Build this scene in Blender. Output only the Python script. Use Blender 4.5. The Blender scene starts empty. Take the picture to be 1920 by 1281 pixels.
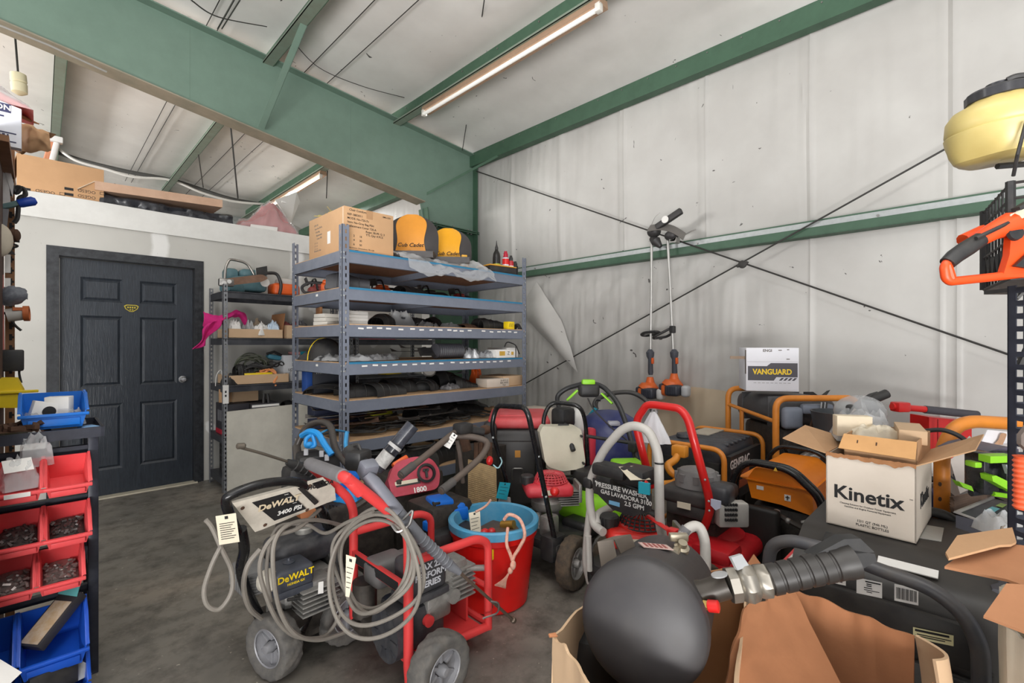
import bpy, bmesh, math, random
from math import sin, cos, pi, radians, sqrt, atan2
from mathutils import Vector as V, Matrix, noise as NZ
random.seed(7)
SC = bpy.context.scene
COL = SC.collection
# ---------------------------------------------------------------- survey: camera at (0,0,1.31) looking along (1,1,0)
S2 = sqrt(2); FL = 885.0; HZ = 647.0; CH = 1.31
def _r(px, py):
    t = (px-960)/FL
    return (1+t)/S2, (1-t)/S2, (HZ-py)/FL
def PD(px, py, d):
    a, b, c = _r(px, py); return V((a*d, b*d, CH+c*d))
def PX(px, py, x):
    a, b, c = _r(px, py); return PD(px, py, x/a)
def PY(px, py, y):
    a, b, c = _r(px, py); return PD(px, py, y/b)
def PZ(px, py, z):
    a, b, c = _r(px, py); return PD(px, py, (z-CH)/c)
# ---------------------------------------------------------------- materials
_M = {}
def lin(c):
    return tuple((v/255/12.92 if v/255 <= .04045 else ((v/255+.055)/1.055)**2.4) for v in c)
def mat(name, rgb, rough=.5, metal=0., dirt=.25, ds=14., bump=0., bs=60., dcol=None, alpha=1., trans=0., emit=0., coat=0.):
    if name in _M: return _M[name]
    m = bpy.data.materials.new(name); m.use_nodes = True
    nt = m.node_tree; N = nt.nodes; L = nt.links
    p = N['Principled BSDF']
    c = lin(rgb)
    p.inputs['Roughness'].default_value = rough
    p.inputs['Metallic'].default_value = metal
    p.inputs['Coat Weight'].default_value = coat
    tc = N.new('ShaderNodeTexCoord')
    if dirt > 0:
        n = N.new('ShaderNodeTexNoise'); n.inputs['Scale'].default_value = ds; n.inputs['Detail'].default_value = 6; n.inputs['Roughness'].default_value = .65
        L.new(tc.outputs['Object'], n.inputs['Vector'])
        r = N.new('ShaderNodeValToRGB'); r.color_ramp.elements[0].position = .38; r.color_ramp.elements[1].position = .72
        L.new(n.outputs['Fac'], r.inputs['Fac'])
        mx = N.new('ShaderNodeMix'); mx.data_type = 'RGBA'
        L.new(r.outputs['Color'], mx.inputs['Factor'])
        d = lin(dcol) if dcol else tuple(v*.55 for v in c)
        mx.inputs['A'].default_value = (*c, 1)
        mx.inputs['B'].default_value = (*[c[i]*(1-dirt)+d[i]*dirt for i in range(3)], 1)
        L.new(mx.outputs['Result'], p.inputs['Base Color'])
        mr = N.new('ShaderNodeMapRange'); mr.inputs['To Min'].default_value = max(.03, rough-.1); mr.inputs['To Max'].default_value = min(1, rough+.2)
        L.new(n.outputs['Fac'], mr.inputs['Value']); L.new(mr.outputs['Result'], p.inputs['Roughness'])
    else:
        p.inputs['Base Color'].default_value = (*c, 1)
    if bump > 0:
        n2 = N.new('ShaderNodeTexNoise'); n2.inputs['Scale'].default_value = bs; n2.inputs['Detail'].default_value = 4
        L.new(tc.outputs['Object'], n2.inputs['Vector'])
        b = N.new('ShaderNodeBump'); b.inputs['Strength'].default_value = bump; b.inputs['Distance'].default_value = .01
        L.new(n2.outputs['Fac'], b.inputs['Height']); L.new(b.outputs['Normal'], p.inputs['Normal'])
    if alpha < 1: p.inputs['Alpha'].default_value = alpha
    if trans > 0: p.inputs['Transmission Weight'].default_value = trans
    if emit > 0:
        p.inputs['Emission Color'].default_value = (*c, 1); p.inputs['Emission Strength'].default_value = emit
    _M[name] = m
    return m
# ---------------------------------------------------------------- mesh builder (world coordinates unless M is set)
def rot(ax, a): return Matrix.Rotation(a, 4, ax)
def at(loc, rz=0, rx=0, ry=0):
    return Matrix.Translation(V(loc)) @ rot('Z', rz) @ rot('Y', ry) @ rot('X', rx)
def frame(o, z, x=None):          # matrix with local z along given direction
    z = V(z).normalized()
    x = V(x) if x is not None else (V((0, 0, 1)) if abs(z.z) < .9 else V((1, 0, 0)))
    y = z.cross(x).normalized(); x = y.cross(z).normalized()
    M = Matrix((x, y, z)).transposed().to_4x4(); M.translation = V(o); return M
def fillet(pts, r, n=5, closed=False):
    pts = [V(p) for p in pts]; out = []; N = len(pts)
    for i, p in enumerate(pts):
        if not closed and i in (0, N-1): out.append(p); continue
        a = pts[i-1]; b = pts[(i+1) % N]
        u = a-p; w = b-p; lu = u.length; lw = w.length
        rr = min(r, lu*.48, lw*.48)
        A = p+u/lu*rr; B = p+w/lw*rr
        for k in range(n+1):
            t = k/n; out.append(A*(1-t)**2+p*2*t*(1-t)+B*t*t)
    return out
def spline(pts, n=8, closed=False):
    pts = [V(p) for p in pts]; N = len(pts); out = []
    for i in range(N if closed else N-1):
        g = lambda k: pts[k % N] if closed else pts[max(0, min(N-1, k))]
        p0, p1, p2, p3 = g(i-1), g(i), g(i+1), g(i+2)
        for k in range(n):
            t = k/n
            out.append(.5*((2*p1)+(p2-p0)*t+(2*p0-5*p1+4*p2-p3)*t*t+(3*p1-p0-3*p2+p3)*t**3))
    if not closed: out.append(pts[-1])
    return out
class MB:
    def __init__(s, M=None):
        s.b = bmesh.new(); s.M = M or Matrix(); s.mats = []; s.k = 0
    def use(s, m):
        if m not in s.mats: s.mats.append(m)
        s.k = s.mats.index(m); return s
    def raw(s, vs, fs, M=None):
        T = s.M @ M if M is not None else s.M
        bv = [s.b.verts.new(T @ V(v)) for v in vs]
        for f in fs:
            try:
                q = s.b.faces.new([bv[i] for i in f]); q.material_index = s.k
            except ValueError: pass
        return s
    def box(s, c, d, rz=0, bev=0, M=None, rx=0, ry=0, taper=1., seg=2):
        hx, hy, hz = d[0]/2, d[1]/2, d[2]/2
        vs = [(sx*hx*(taper if sz > 0 else 1), sy*hy*(taper if sz > 0 else 1), sz*hz) for sz in (-1, 1) for sy in (-1, 1) for sx in (-1, 1)]
        fs = [(0, 2, 3, 1), (4, 5, 7, 6), (0, 1, 5, 4), (2, 6, 7, 3), (0, 4, 6, 2), (1, 3, 7, 5)]
        T = at(c, rz, rx, ry)
        if M is not None: T = M @ T
        if bev > 0:
            t = bmesh.new(); bv = [t.verts.new(v) for v in vs]
            for f in fs: t.faces.new([bv[i] for i in f])
            bmesh.ops.bevel(t, geom=list(t.edges), offset=min(bev, min(d)*.49), segments=seg, profile=.5, affect='EDGES')
            t.verts.index_update()
            s.raw([v.co.copy() for v in t.verts], [[v.index for v in f.verts] for f in t.faces], T); t.free()
        else: s.raw(vs, fs, T)
        return s
    def bx(s, x0, y0, z0, x1, y1, z1, bev=0):
        return s.box(((x0+x1)/2, (y0+y1)/2, (z0+z1)/2), (abs(x1-x0), abs(y1-y0), abs(z1-z0)), bev=bev)
    def tube(s, pts, r, n=10, closed=False, fil=0, cap=True, flat=None):
        pts = [V(p) for p in pts]
        if fil: pts = fillet(pts, fil, 5, closed)
        q = [pts[0]]
        for p in pts[1:]:
            if (p-q[-1]).length > 1e-5: q.append(p)
        pts = q; N = len(pts)
        if N < 2: return s
        rs = r if isinstance(r, (list, tuple)) else [r]*N
        if len(rs) != N: rs = [rs[0]+(rs[-1]-rs[0])*i/(N-1) for i in range(N)]
        tang = []
        for i in range(N):
            a = pts[i-1] if (i > 0 or closed) else pts[i]; b = pts[(i+1) % N] if (i < N-1 or closed) else pts[i]
            d = (b-a); tang.append(d.normalized() if d.length > 1e-9 else V((0, 0, 1)))
        up = V((0, 0, 1)) if abs(tang[0].z) < .95 else V((1, 0, 0))
        nx = tang[0].cross(up).normalized(); vs = []
        for i in range(N):
            t = tang[i]; nx = (nx-t*nx.dot(t))
            nx = nx.normalized() if nx.length > 1e-6 else t.orthogonal().normalized()
            ny = t.cross(nx)
            for k in range(n):
                a = 2*pi*k/n; vs.append(pts[i]+nx*cos(a)*rs[i]+ny*sin(a)*rs[i]*(flat or 1))
        fs = []
        for i in range(N if closed else N-1):
            j = (i+1) % N
            for k in range(n): fs.append((i*n+k, i*n+(k+1) % n, j*n+(k+1) % n, j*n+k))
        if cap and not closed:
            fs.append(tuple(range(n-1, -1, -1))); fs.append(tuple((N-1)*n+k for k in range(n)))
        return s.raw(vs, fs)
    def lathe(s, prof, o=(0, 0, 0), ax=(0, 0, 1), n=24, M=None, sx=1, sy=1, arc=2*pi, rfun=None, cap=True):
        T = M if M is not None else frame(o, ax)
        vs = []; full = abs(arc-2*pi) < 1e-6; nn = n if full else n+1
        for j, (r, h) in enumerate(prof):
            for k in range(nn):
                a = arc*k/n; rr = r+(rfun(j, k) if rfun else 0)
                vs.append((rr*cos(a)*sx, rr*sin(a)*sy, h))
        fs = []
        for j in range(len(prof)-1):
            for k in range(n):
                k2 = (k+1) % nn
                fs.append((j*nn+k, j*nn+k2, (j+1)*nn+k2, (j+1)*nn+k))
        if full and cap and prof[0] != prof[-1]:
            if prof[0][0] > 1e-6: fs.append(tuple(range(nn-1, -1, -1)))
            if prof[-1][0] > 1e-6: fs.append(tuple((len(prof)-1)*nn+k for k in range(nn)))
        return s.raw(vs, fs, T)
    def cyl(s, a, b, r, n=16, r2=None):
        a = V(a); b = V(b); h = (b-a).length; r2 = r if r2 is None else r2
        return s.lathe([(r, 0), (r2, h)], a, b-a, n)
    def ell(s, c, rad, n=16, m=10, M=None, e=1.):
        vs = []; fs = []; sg = lambda v: math.copysign(abs(v)**e, v)
        for j in range(m+1):
            ph = -pi/2+pi*j/m
            for k in range(n):
                th = 2*pi*k/n
                vs.append((c[0]+rad[0]*sg(cos(ph))*sg(cos(th)), c[1]+rad[1]*sg(cos(ph))*sg(sin(th)), c[2]+rad[2]*sg(sin(ph))))
        for j in range(m):
            for k in range(n): fs.append((j*n+k, j*n+(k+1) % n, (j+1)*n+(k+1) % n, (j+1)*n+k))
        return s.raw(vs, fs, M)
    def prism(s, poly, d, M=None):
        N = len(poly); d = V(d); a = [V(p) for p in poly]
        vs = a+[p+d for p in a]
        fs = [tuple(range(N-1, -1, -1)), tuple(range(N, 2*N))]+[(i, (i+1) % N, N+(i+1) % N, N+i) for i in range(N)]
        return s.raw(vs, fs, M)
    def grid(s, fn, nu, nv, th=0., M=None, u0=0, u1=1, v0=0, v1=1):
        P = [[V(fn(u0+(u1-u0)*i/nu, v0+(v1-v0)*j/nv)) for j in range(nv+1)] for i in range(nu+1)]
        W = nv+1; vs = [p for r in P for p in r]
        fs = [(i*W+j, (i+1)*W+j, (i+1)*W+j+1, i*W+j+1) for i in range(nu) for j in range(nv)]
        if th:
            off = len(vs); nv_ = []
            for i in range(nu+1):
                for j in range(nv+1):
                    du = P[min(nu, i+1)][j]-P[max(0, i-1)][j]; dv = P[i][min(nv, j+1)]-P[i][max(0, j-1)]
                    nn = du.cross(dv); nn = nn.normalized() if nn.length > 1e-9 else V((0, 0, 1))
                    nv_.append(P[i][j]-nn*th)
            vs += nv_; fs += [tuple(off+q for q in reversed(f)) for f in fs]
            ring = [i*W for i in range(nu+1)]+[nu*W+j for j in range(1, W)]+[i*W+nv for i in range(nu-1, -1, -1)]+[j for j in range(nv-1, 0, -1)]
            for a in range(len(ring)):
                p, q = ring[a], ring[(a+1) % len(ring)]; fs.append((q, p, off+p, off+q))
        return s.raw(vs, fs, M)
    def quad(s, a, b, c, d, th=.004):     # a panel through four corners with thickness
        a, b, c, d = V(a), V(b), V(c), V(d)
        n = (b-a).cross(d-a).normalized()*th
        return s.raw([a, b, c, d, a-n, b-n, c-n, d-n], [(0, 1, 2, 3), (7, 6, 5, 4), (0, 4, 5, 1), (1, 5, 6, 2), (2, 6, 7, 3), (3, 7, 4, 0)])
    def text(s, txt, M, size, depth=.0006, ax='CENTER', bold=0., sx=1., shear=0.):
        cu = bpy.data.curves.new('t', 'FONT'); cu.body = txt; cu.size = size; cu.extrude = depth; cu.offset = bold*size
        cu.align_x = ax; cu.align_y = 'CENTER'; cu.resolution_u = 3; cu.shear = shear
        o = bpy.data.objects.new('t', cu); COL.objects.link(o)
        dg = bpy.context.evaluated_depsgraph_get(); me = bpy.data.meshes.new_from_object(o.evaluated_get(dg))
        s.raw([(v.co.x*sx, v.co.y, v.co.z) for v in me.vertices], [tuple(p.vertices) for p in me.polygons], M)
        bpy.data.objects.remove(o); bpy.data.curves.remove(cu); bpy.data.meshes.remove(me)
        return s
def face(c, xdir, n):            # matrix for text / decals: local x along xdir, z outwards
    z = V(n).normalized(); x = V(xdir); x = (x-z*x.dot(z)).normalized(); y = z.cross(x)
    M = Matrix((x, y, z)).transposed().to_4x4(); M.translation = V(c); return M
def cleanname(n): return n
def link_mesh(name, mb, m, inv=None, sharp=38):
    if m is not None and not mb.mats: mb.mats = [m]
    me = bpy.data.meshes.new(name)
    if inv is not None: mb.b.transform(inv)
    bmesh.ops.recalc_face_normals(mb.b, faces=mb.b.faces[:])
    for f in mb.b.faces: f.smooth = True
    mb.b.to_mesh(me); mb.b.free()
    for q in mb.mats: me.materials.append(q)
    me.set_sharp_from_angle(angle=radians(sharp))
    o = bpy.data.objects.new(name, me); COL.objects.link(o); return o
def props(o, label, cat, group=None, kind=None):
    if label: o['label'] = label
    if cat: o['category'] = cat
    if group: o['group'] = group
    if kind: o['kind'] = kind
def struct(name, mb, m, label=None, cat=None, org=None):
    o = link_mesh(name, mb, m); o['kind'] = 'structure'; props(o, label, cat); return o
def one(name, mb, m, label, cat, group=None, kind=None):     # a thing made of one mesh: origin at its base
    bb = [v.co for v in mb.b.verts]
    c = V(((min(p.x for p in bb)+max(p.x for p in bb))/2, (min(p.y for p in bb)+max(p.y for p in bb))/2, min(p.z for p in bb)))
    o = link_mesh(name, mb, m, Matrix.Translation(-c)); o.location = c; props(o, label, cat, group, kind); return o
class Thing:
    def __init__(s, name, label, cat, loc=(0, 0, 0), rz=0, group=None):
        s.o = bpy.data.objects.new(name, None); COL.objects.link(s.o); s.o.empty_display_size = .1
        s.o.location = V(loc); s.o.rotation_euler = (0, 0, rz); props(s.o, label, cat, group)
        s.W = Matrix.Translation(V(loc)) @ rot('Z', rz); s.inv = s.W.inverted()
    def part(s, name, mb, m=None, parent=None, label=None, world=True, kind=None):
        o = link_mesh(name, mb, m, s.inv if world else None); o.parent = parent or s.o
        if label: o['label'] = label
        if kind: o['kind'] = kind
        return o
def kids(o): return [c for c in bpy.data.objects if c.parent == o]
def dup(o, loc, rz, label, group=None):
    r = o.copy(); COL.objects.link(r); r.location = V(loc); r.rotation_euler = (0, 0, rz)
    if label: r['label'] = label
    if group: r['group'] = group
    for ch in kids(o):
        c = ch.copy(); COL.objects.link(c); c.parent = r
        for g in kids(ch):
            d = g.copy(); COL.objects.link(d); d.parent = c
    return r
# ---------------------------------------------------------------- palette
GREEN = mat('green_steel_paint', (112, 136, 122), .45, dirt=.25, ds=5)
DGREEN = mat('dark_green_steel_paint', (66, 96, 76), .5, dirt=.4, ds=6)
GALV = mat('galvanised_steel', (176, 180, 180), .4, .35, .3, 30)
BLACK = mat('black_plastic', (34, 34, 36), .45, dirt=.35, dcol=(78, 74, 68), ds=18)
BLACKG = mat('black_gloss_paint', (20, 20, 22), .22, dirt=.15, dcol=(60, 58, 55))
RUBBER = mat('black_rubber', (40, 39, 38), .75, dirt=.5, dcol=(88, 82, 74), ds=22)
DGREY = mat('dark_grey_plastic', (62, 62, 66), .5, dirt=.35)
GREY = mat('grey_plastic', (118, 118, 122), .5, dirt=.3)
STEEL = mat('bare_steel', (150, 148, 145), .32, .8, .35, 25)
ALU = mat('cast_aluminium', (158, 156, 152), .42, .55, .45, 40, .2, 90)
RUST = mat('rusty_steel', (96, 70, 54), .8, .2, .6, 20, dcol=(60, 42, 34))
WHITE = mat('white_paper', (232, 230, 226), .7, dirt=.06)
CREAM = mat('manila_card_tag', (222, 212, 190), .75, dirt=.1)
INK = mat('black_ink', (30, 29, 30), .7, dirt=0)
GINK = mat('faded_grey_ink', (110, 104, 98), .75, dirt=0)
CARD = mat('brown_cardboard', (190, 150, 112), .8, dirt=.22, ds=6, bump=.08, bs=160)
CARD2 = mat('pale_cardboard', (206, 174, 140), .8, dirt=.2, ds=5)
CARDIN = mat('dark_cardboard_inside', (168, 118, 78), .85, dirt=.25, ds=6)
CARDW = mat('off_white_carton_board', (214, 202, 188), .7, dirt=.18, ds=5, dcol=(176, 158, 138))
RED = mat('red_enamel', (206, 34, 32), .3, dirt=.25, ds=10, coat=.2)
SRED = mat('salmon_red_powder_coat', (214, 62, 62), .38, dirt=.2, ds=10)
BLUE = mat('bright_blue_plastic', (18, 112, 216), .4, dirt=.15)
CYAN = mat('sky_blue_plastic', (40, 148, 222), .38, dirt=.12)
TEALTAG = mat('teal_tag_card', (26, 150, 170), .6, dirt=.1)
ORANGE = mat('orange_plastic', (226, 96, 34), .4, dirt=.3)
OTUBE = mat('orange_frame_paint', (220, 136, 48), .38, dirt=.3, ds=9, dcol=(160, 90, 34))
YELLOW = mat('yellow_plastic', (240, 208, 30), .4, dirt=.15)
LIME = mat('lime_green_plastic', (140, 208, 40), .4, dirt=.15)
CLEAR = mat('clear_plastic_film', (225, 228, 230), .18, dirt=0, alpha=.32)
CLEAR2 = mat('milky_plastic_film', (210, 212, 214), .25, dirt=.1, alpha=.42)
HOSE = mat('grey_rubber_hose', (132, 126, 118), .55, dirt=.35, ds=20)
WIRE = mat('dark_wire', (58, 56, 54), .55, .3, dirt=.2)
WOOD = mat('particle_board', (196, 160, 122), .8, dirt=.3, ds=40, bump=.1)
# ================================================================ camera, world, light
cam = bpy.data.cameras.new('camera'); cam.sensor_width = 36; cam.lens = 36*FL/1920; cam.shift_y = (HZ-640.5)/1920
cam.clip_start = .02
co = bpy.data.objects.new('camera', cam); COL.objects.link(co); co.location = (0, 0, CH); co.rotation_euler = (pi/2, 0, -pi/4); SC.camera = co
w = bpy.data.worlds.new('daylight'); SC.world = w; w.use_nodes = True
w.node_tree.nodes['Background'].inputs['Color'].default_value = (.93, .96, 1, 1); w.node_tree.nodes['Background'].inputs['Strength'].default_value = .62
SC.view_settings.view_transform = 'Standard'; SC.view_settings.look = 'None'; SC.view_settings.gamma = 1; SC.view_settings.use_curve_mapping = False
SC.view_settings.exposure = -.06
def area(name, loc, tgt, sx, sy, pw, col=(1, 1, 1)):
    l = bpy.data.lights.new(name, 'AREA'); l.shape = 'RECTANGLE'; l.size = sx; l.size_y = sy; l.energy = pw; l.color = col
    o = bpy.data.objects.new(name, l); COL.objects.link(o); o.location = V(loc)
    o.rotation_euler = (V(tgt)-V(loc)).to_track_quat('-Z', 'Y').to_euler(); return o
area('open_bay_door_light', (-3.2, -3.4, 2.4), (2.2, 2.6, 1.2), 4, 3.4, 75, (1, .99, .98))
area('fluorescent_lamp_light', (3.2, 3.4, 4.0), (3.2, 3.4, 0), .12, 2.4, 6)
area('loft_lamp_light', (3.2, 8.7, 4.0), (3.0, 8.7, 0), .12, 2.4, 60)
area('bay_lamp_light', (.4, .2, 3.95), (.6, .6, 0), .3, 2.4, 30)
area('roof_fill_light', (-3.2, -2.6, .25), (-2.7, -2.0, 4.4), 4.0, 3.6, 1450, (1, .985, .965))  # added upward fill to brighten the roof, no real source behind it
area('loft_roof_fill_light', (-5.2, 8.2, 3.0), (2.5, 8.6, 4.6), 4, .9, 520, (1, .985, .955))  # added fill aimed at the loft roof, not a door opening
# ================================================================ setting
def node_mat(name, build):
    m = bpy.data.materials.new(name); m.use_nodes = True
    nt = m.node_tree; build(nt, nt.nodes, nt.links, nt.nodes['Principled BSDF']); return m
def ramp(N, stops, interp='LINEAR'):
    r = N.new('ShaderNodeValToRGB'); e = r.color_ramp.elements; r.color_ramp.interpolation = interp
    while len(e) < len(stops): e.new(.5)
    for i, (p, c) in enumerate(stops): e[i].position = p; e[i].color = (*lin(c), 1) if len(c) == 3 else c
    return r
def nz(N, L, sc, det=6, ro=.6, vec=None, dist=0):
    n = N.new('ShaderNodeTexNoise'); n.inputs['Scale'].default_value = sc; n.inputs['Detail'].default_value = det; n.inputs['Roughness'].default_value = ro; n.inputs['Distortion'].default_value = dist
    if vec is not None: L.new(vec, n.inputs['Vector'])
    return n
def mixc(N, L, fac, a, b, mode='MIX'):
    x = N.new('ShaderNodeMix'); x.data_type = 'RGBA'; x.blend_type = mode
    for k, v in (('Factor', fac), ('A', a), ('B', b)):
        if hasattr(v, 'links'): L.new(v, x.inputs[k])
        elif k == 'Factor': x.inputs[k].default_value = v
        else: x.inputs[k].default_value = (*lin(v), 1)
    return x.outputs['Result']
def floor_b(nt, N, L, p):
    tc = N.new('ShaderNodeTexCoord').outputs['Object']
    a = nz(N, L, .9, 5, .6, tc, .4); r = ramp(N, [(.3, (100, 98, 93)), (.52, (134, 128, 119)), (.72, (166, 153, 139))]); L.new(a.outputs['Fac'], r.inputs['Fac'])
    b = nz(N, L, 7, 8, .7, tc); r2 = ramp(N, [(.45, (0, 0, 0)), (.75, (255, 255, 255))]); L.new(b.outputs['Fac'], r2.inputs['Fac'])
    c = mixc(N, L, r2.outputs['Color'], r.outputs['Color'], (66, 62, 56))
    d = nz(N, L, 46, 3, .5, tc); r3 = ramp(N, [(.70, (0, 0, 0)), (.73, (255, 255, 255))]); L.new(d.outputs['Fac'], r3.inputs['Fac'])
    c = mixc(N, L, r3.outputs['Color'], c, (184, 176, 162))
    L.new(c, p.inputs['Base Color'])
    mr = N.new('ShaderNodeMapRange'); mr.inputs['To Min'].default_value = .22; mr.inputs['To Max'].default_value = .6; L.new(b.outputs['Fac'], mr.inputs['Value']); L.new(mr.outputs['Result'], p.inputs['Roughness'])
    bm = N.new('ShaderNodeBump'); bm.inputs['Strength'].default_value = .12; L.new(d.outputs['Fac'], bm.inputs['Height']); L.new(bm.outputs['Normal'], p.inputs['Normal'])
mb = MB(); mb.bx(-5, -4, -.1, 4.6, 11.6, 0)
struct('floor', mb, node_mat('stained_concrete', floor_b), 'dark stained concrete workshop floor with scuffs', 'floor')

WX = 4.5
def dry_b(nt, N, L, p):
    tc = N.new('ShaderNodeTexCoord').outputs['Object']
    v = N.new('ShaderNodeTexVoronoi'); v.inputs['Scale'].default_value = 2.3; 
    n0 = nz(N, L, 3, 3, .5, tc); ad = N.new('ShaderNodeVectorMath'); ad.operation = 'MULTIPLY_ADD'; ad.inputs[1].default_value = (.4, .4, .4)
    L.new(n0.outputs['Color'], ad.inputs[0]); L.new(tc, ad.inputs[2]); L.new(ad.outputs[0], v.inputs['Vector'])
    r = ramp(N, [(.13, (255, 255, 255)), (.17, (0, 0, 0))]); L.new(v.outputs['Distance'], r.inputs['Fac'])
    n1 = nz(N, L, .7, 4, .6, tc); r1 = ramp(N, [(.35, (184, 182, 176)), (.65, (200, 198, 192))]); L.new(n1.outputs['Fac'], r1.inputs['Fac'])
    c = mixc(N, L, r.outputs['Color'], r1.outputs['Color'], (232, 231, 228))
    # taped joints
    sx = N.new('ShaderNodeSeparateXYZ'); L.new(tc, sx.inputs[0])
    mm = N.new('ShaderNodeMath'); mm.operation = 'PINGPONG'; mm.inputs[1].default_value = .61
    a2 = N.new('ShaderNodeMath'); a2.operation = 'ADD'; a2.inputs[1].default_value = .45; L.new(sx.outputs['X'], a2.inputs[0]); L.new(a2.outputs[0], mm.inputs[0])
    n3 = nz(N, L, 5, 3, .5, tc); a3 = N.new('ShaderNodeMath'); a3.operation = 'MULTIPLY_ADD'; a3.inputs[1].default_value = .1; L.new(n3.outputs['Fac'], a3.inputs[0]); L.new(mm.outputs[0], a3.inputs[2])
    r3 = ramp(N, [(.1, (255, 255, 255)), (.13, (0, 0, 0))]); L.new(a3.outputs[0], r3.inputs['Fac'])
    c = mixc(N, L, r3.outputs['Color'], c, (230, 229, 226))
    n2 = nz(N, L, 60, 2, .5, tc); r2 = ramp(N, [(.74, (0, 0, 0)), (.78, (255, 255, 255))]); L.new(n2.outputs['Fac'], r2.inputs['Fac'])
    c = mixc(N, L, r2.outputs['Color'], c, (150, 146, 140)); L.new(c, p.inputs['Base Color']); p.inputs['Roughness'].default_value = .75
DRY = node_mat('patched_drywall', dry_b)
# partition with the doorway cut out; door slab x .10..1.04, z 0..2.03
DY = 5.33
mb = MB(); DX0, DX1, DH = .09, 1.06, 2.06
mb.bx(-5, DY, 0, DX0, DY+.13, 2.34); mb.bx(DX1, DY, 0, 3.62, DY+.13, 2.34); mb.bx(DX0, DY, DH, DX1, DY+.13, 2.34)
struct('wall_back', mb, DRY, 'grey patched drywall partition around the black door', 'wall')
WP = mat('white_board_trim', (226, 225, 221), .65, dirt=.25, ds=4, dcol=(170, 166, 158))
mb = MB(); mb.grid(lambda u, v: (-5+8.6*u, DY-.004+.002*NZ.noise(V((u*30, v*4, 0))), 2.325+.195*v+.012*NZ.noise(V((u*9, 0, 3)))*(v > .5)), 120, 4, th=-.02)
mb.bx(-5, DY+.017, 2.345, 3.6, DY+.13, 2.50)
struct('trim_1', mb, WP, 'white board band along the top of the partition wall', 'trim')
mb = MB(); mb.bx(-5, DY+.13, 2.42, 3.6, 7.6, 2.49)
struct('floor_loft', mb, WOOD, 'storage loft deck above the back room', 'loft')
BDOOR = None
def door_b(nt, N, L, p):
    tc = N.new('ShaderNodeTexCoord').outputs['Object']
    mp = N.new('ShaderNodeMapping'); mp.inputs['Scale'].default_value = (16, 1, 1.6); L.new(tc, mp.inputs[0])
    n = nz(N, L, 5, 5, .6, mp.outputs[0], 1.4); r = ramp(N, [(.35, (36, 41, 48)), (.65, (48, 54, 62))]); L.new(n.outputs['Fac'], r.inputs['Fac'])
    n2 = nz(N, L, 1.6, 5, .6, tc); r2 = ramp(N, [(.5, (0, 0, 0)), (.8, (255, 255, 255))]); L.new(n2.outputs['Fac'], r2.inputs['Fac'])
    c = mixc(N, L, r2.outputs['Color'], r.outputs['Color'], (54, 60, 68)); L.new(c, p.inputs['Base Color'])
    p.inputs['Roughness'].default_value = .3
    b = N.new('ShaderNodeBump'); b.inputs['Strength'].default_value = .25; b.inputs['Distance'].default_value = .006; L.new(n.outputs['Fac'], b.inputs['Height']); L.new(b.outputs['Normal'], p.inputs['Normal'])
DOORM = node_mat('black_embossed_door_paint', door_b)
dr = Thing('door_1', 'black six panel door with silver knob and yellow emblem in the partition', 'door', (.575, DY+.04, 0)); dr.o['kind'] = 'structure'
d0, d1, dz = .115, 1.035, 2.03
yf = DY+.035
def doorslab():
    mb = MB(); mb.bx(d0, yf+.012, .012, d1, yf+.045, dz)
    xs = [d0, d0+.125, (d0+d1)/2-.06, (d0+d1)/2+.06, d1-.125, d1]
    zs = [.012, .23, .80, .95, 1.56, 1.68, 1.885, dz]
    for a, b in ((0, 1), (2, 3), (4, 5)): mb.bx(xs[a], yf, .012, xs[b], yf+.013, dz)
    for a, b in ((0, 1), (2, 3), (4, 5), (6, 7)): mb.bx(xs[0], yf+.0002, zs[a], xs[5], yf+.013, zs[b])
    for xa, xb in ((xs[1], xs[2]), (xs[3], xs[4])):
        for za, zb in ((zs[1], zs[2]), (zs[3], zs[4]), (zs[5], zs[6])):
            g = .035; q = [(xa, za), (xb, za), (xb, zb), (xa, zb)]
            for i in range(4):
                (x1, z1), (x2, z2) = q[i], q[(i+1) % 4]
                cx, cz = (xa+xb)/2, (za+zb)/2; sg = lambda v: 1 if v > 0 else -1
                i1 = (x1+sg(cx-x1)*g, z1+sg(cz-z1)*g); i2 = (x2+sg(cx-x2)*g, z2+sg(cz-z2)*g)
                j1 = (x1+sg(cx-x1)*g*.5, z1+sg(cz-z1)*g*.5); j2 = (x2+sg(cx-x2)*g*.5, z2+sg(cz-z2)*g*.5)
                mb.raw([(x1, yf+.001, z1), (x2, yf+.001, z2), (j2[0], yf+.012, j2[1]), (j1[0], yf+.012, j1[1]), (i2[0], yf+.002, i2[1]), (i1[0], yf+.002, i1[1])], [(0, 1, 2, 3), (3, 2, 4, 5)])
            mb.bx(xa+g, yf+.002, za+g, xb-g, yf+.013, zb-g)
    return mb
dr.part('slab', doorslab(), DOORM)
mb = MB(); mb.lathe([(.0, .062), (.018, .061), (.027, .05), (.027, .04), (.012, .028), (.012, .006), (.032, .004), (.033, 0)], (.955, yf, .985), (0, -1, 0), 20)
dr.part('door_knob', mb, mat('brushed_chrome', (205, 205, 205), .22, .9, .1), label='round silver knob')
mb = MB(); mb.use(mat('emblem_gold', (196, 178, 60), .4, .3, .2))
bx, bz = .575, 1.635
sh = [(-.052, .02), (-.035, .032), (.035, .032), (.052, .02), (.042, -.006), (.012, -.03), (-.012, -.03), (-.042, -.006)]
mb.prism([(bx+x, yf-.001, bz+z) for x, z in sh], (0, -.003, 0)); mb.use(mat('emblem_black', (44, 46, 30), .5, dirt=0))
mb.prism([(bx+x*.84, yf-.004, bz+z*.8) for x, z in sh], (0, -.001, 0)); mb.use(_M['emblem_gold'])
for k in range(4): mb.box((bx-.024+k*.016, yf-.0055, bz+.008), (.010, .002, .014), rz=0)
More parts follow.
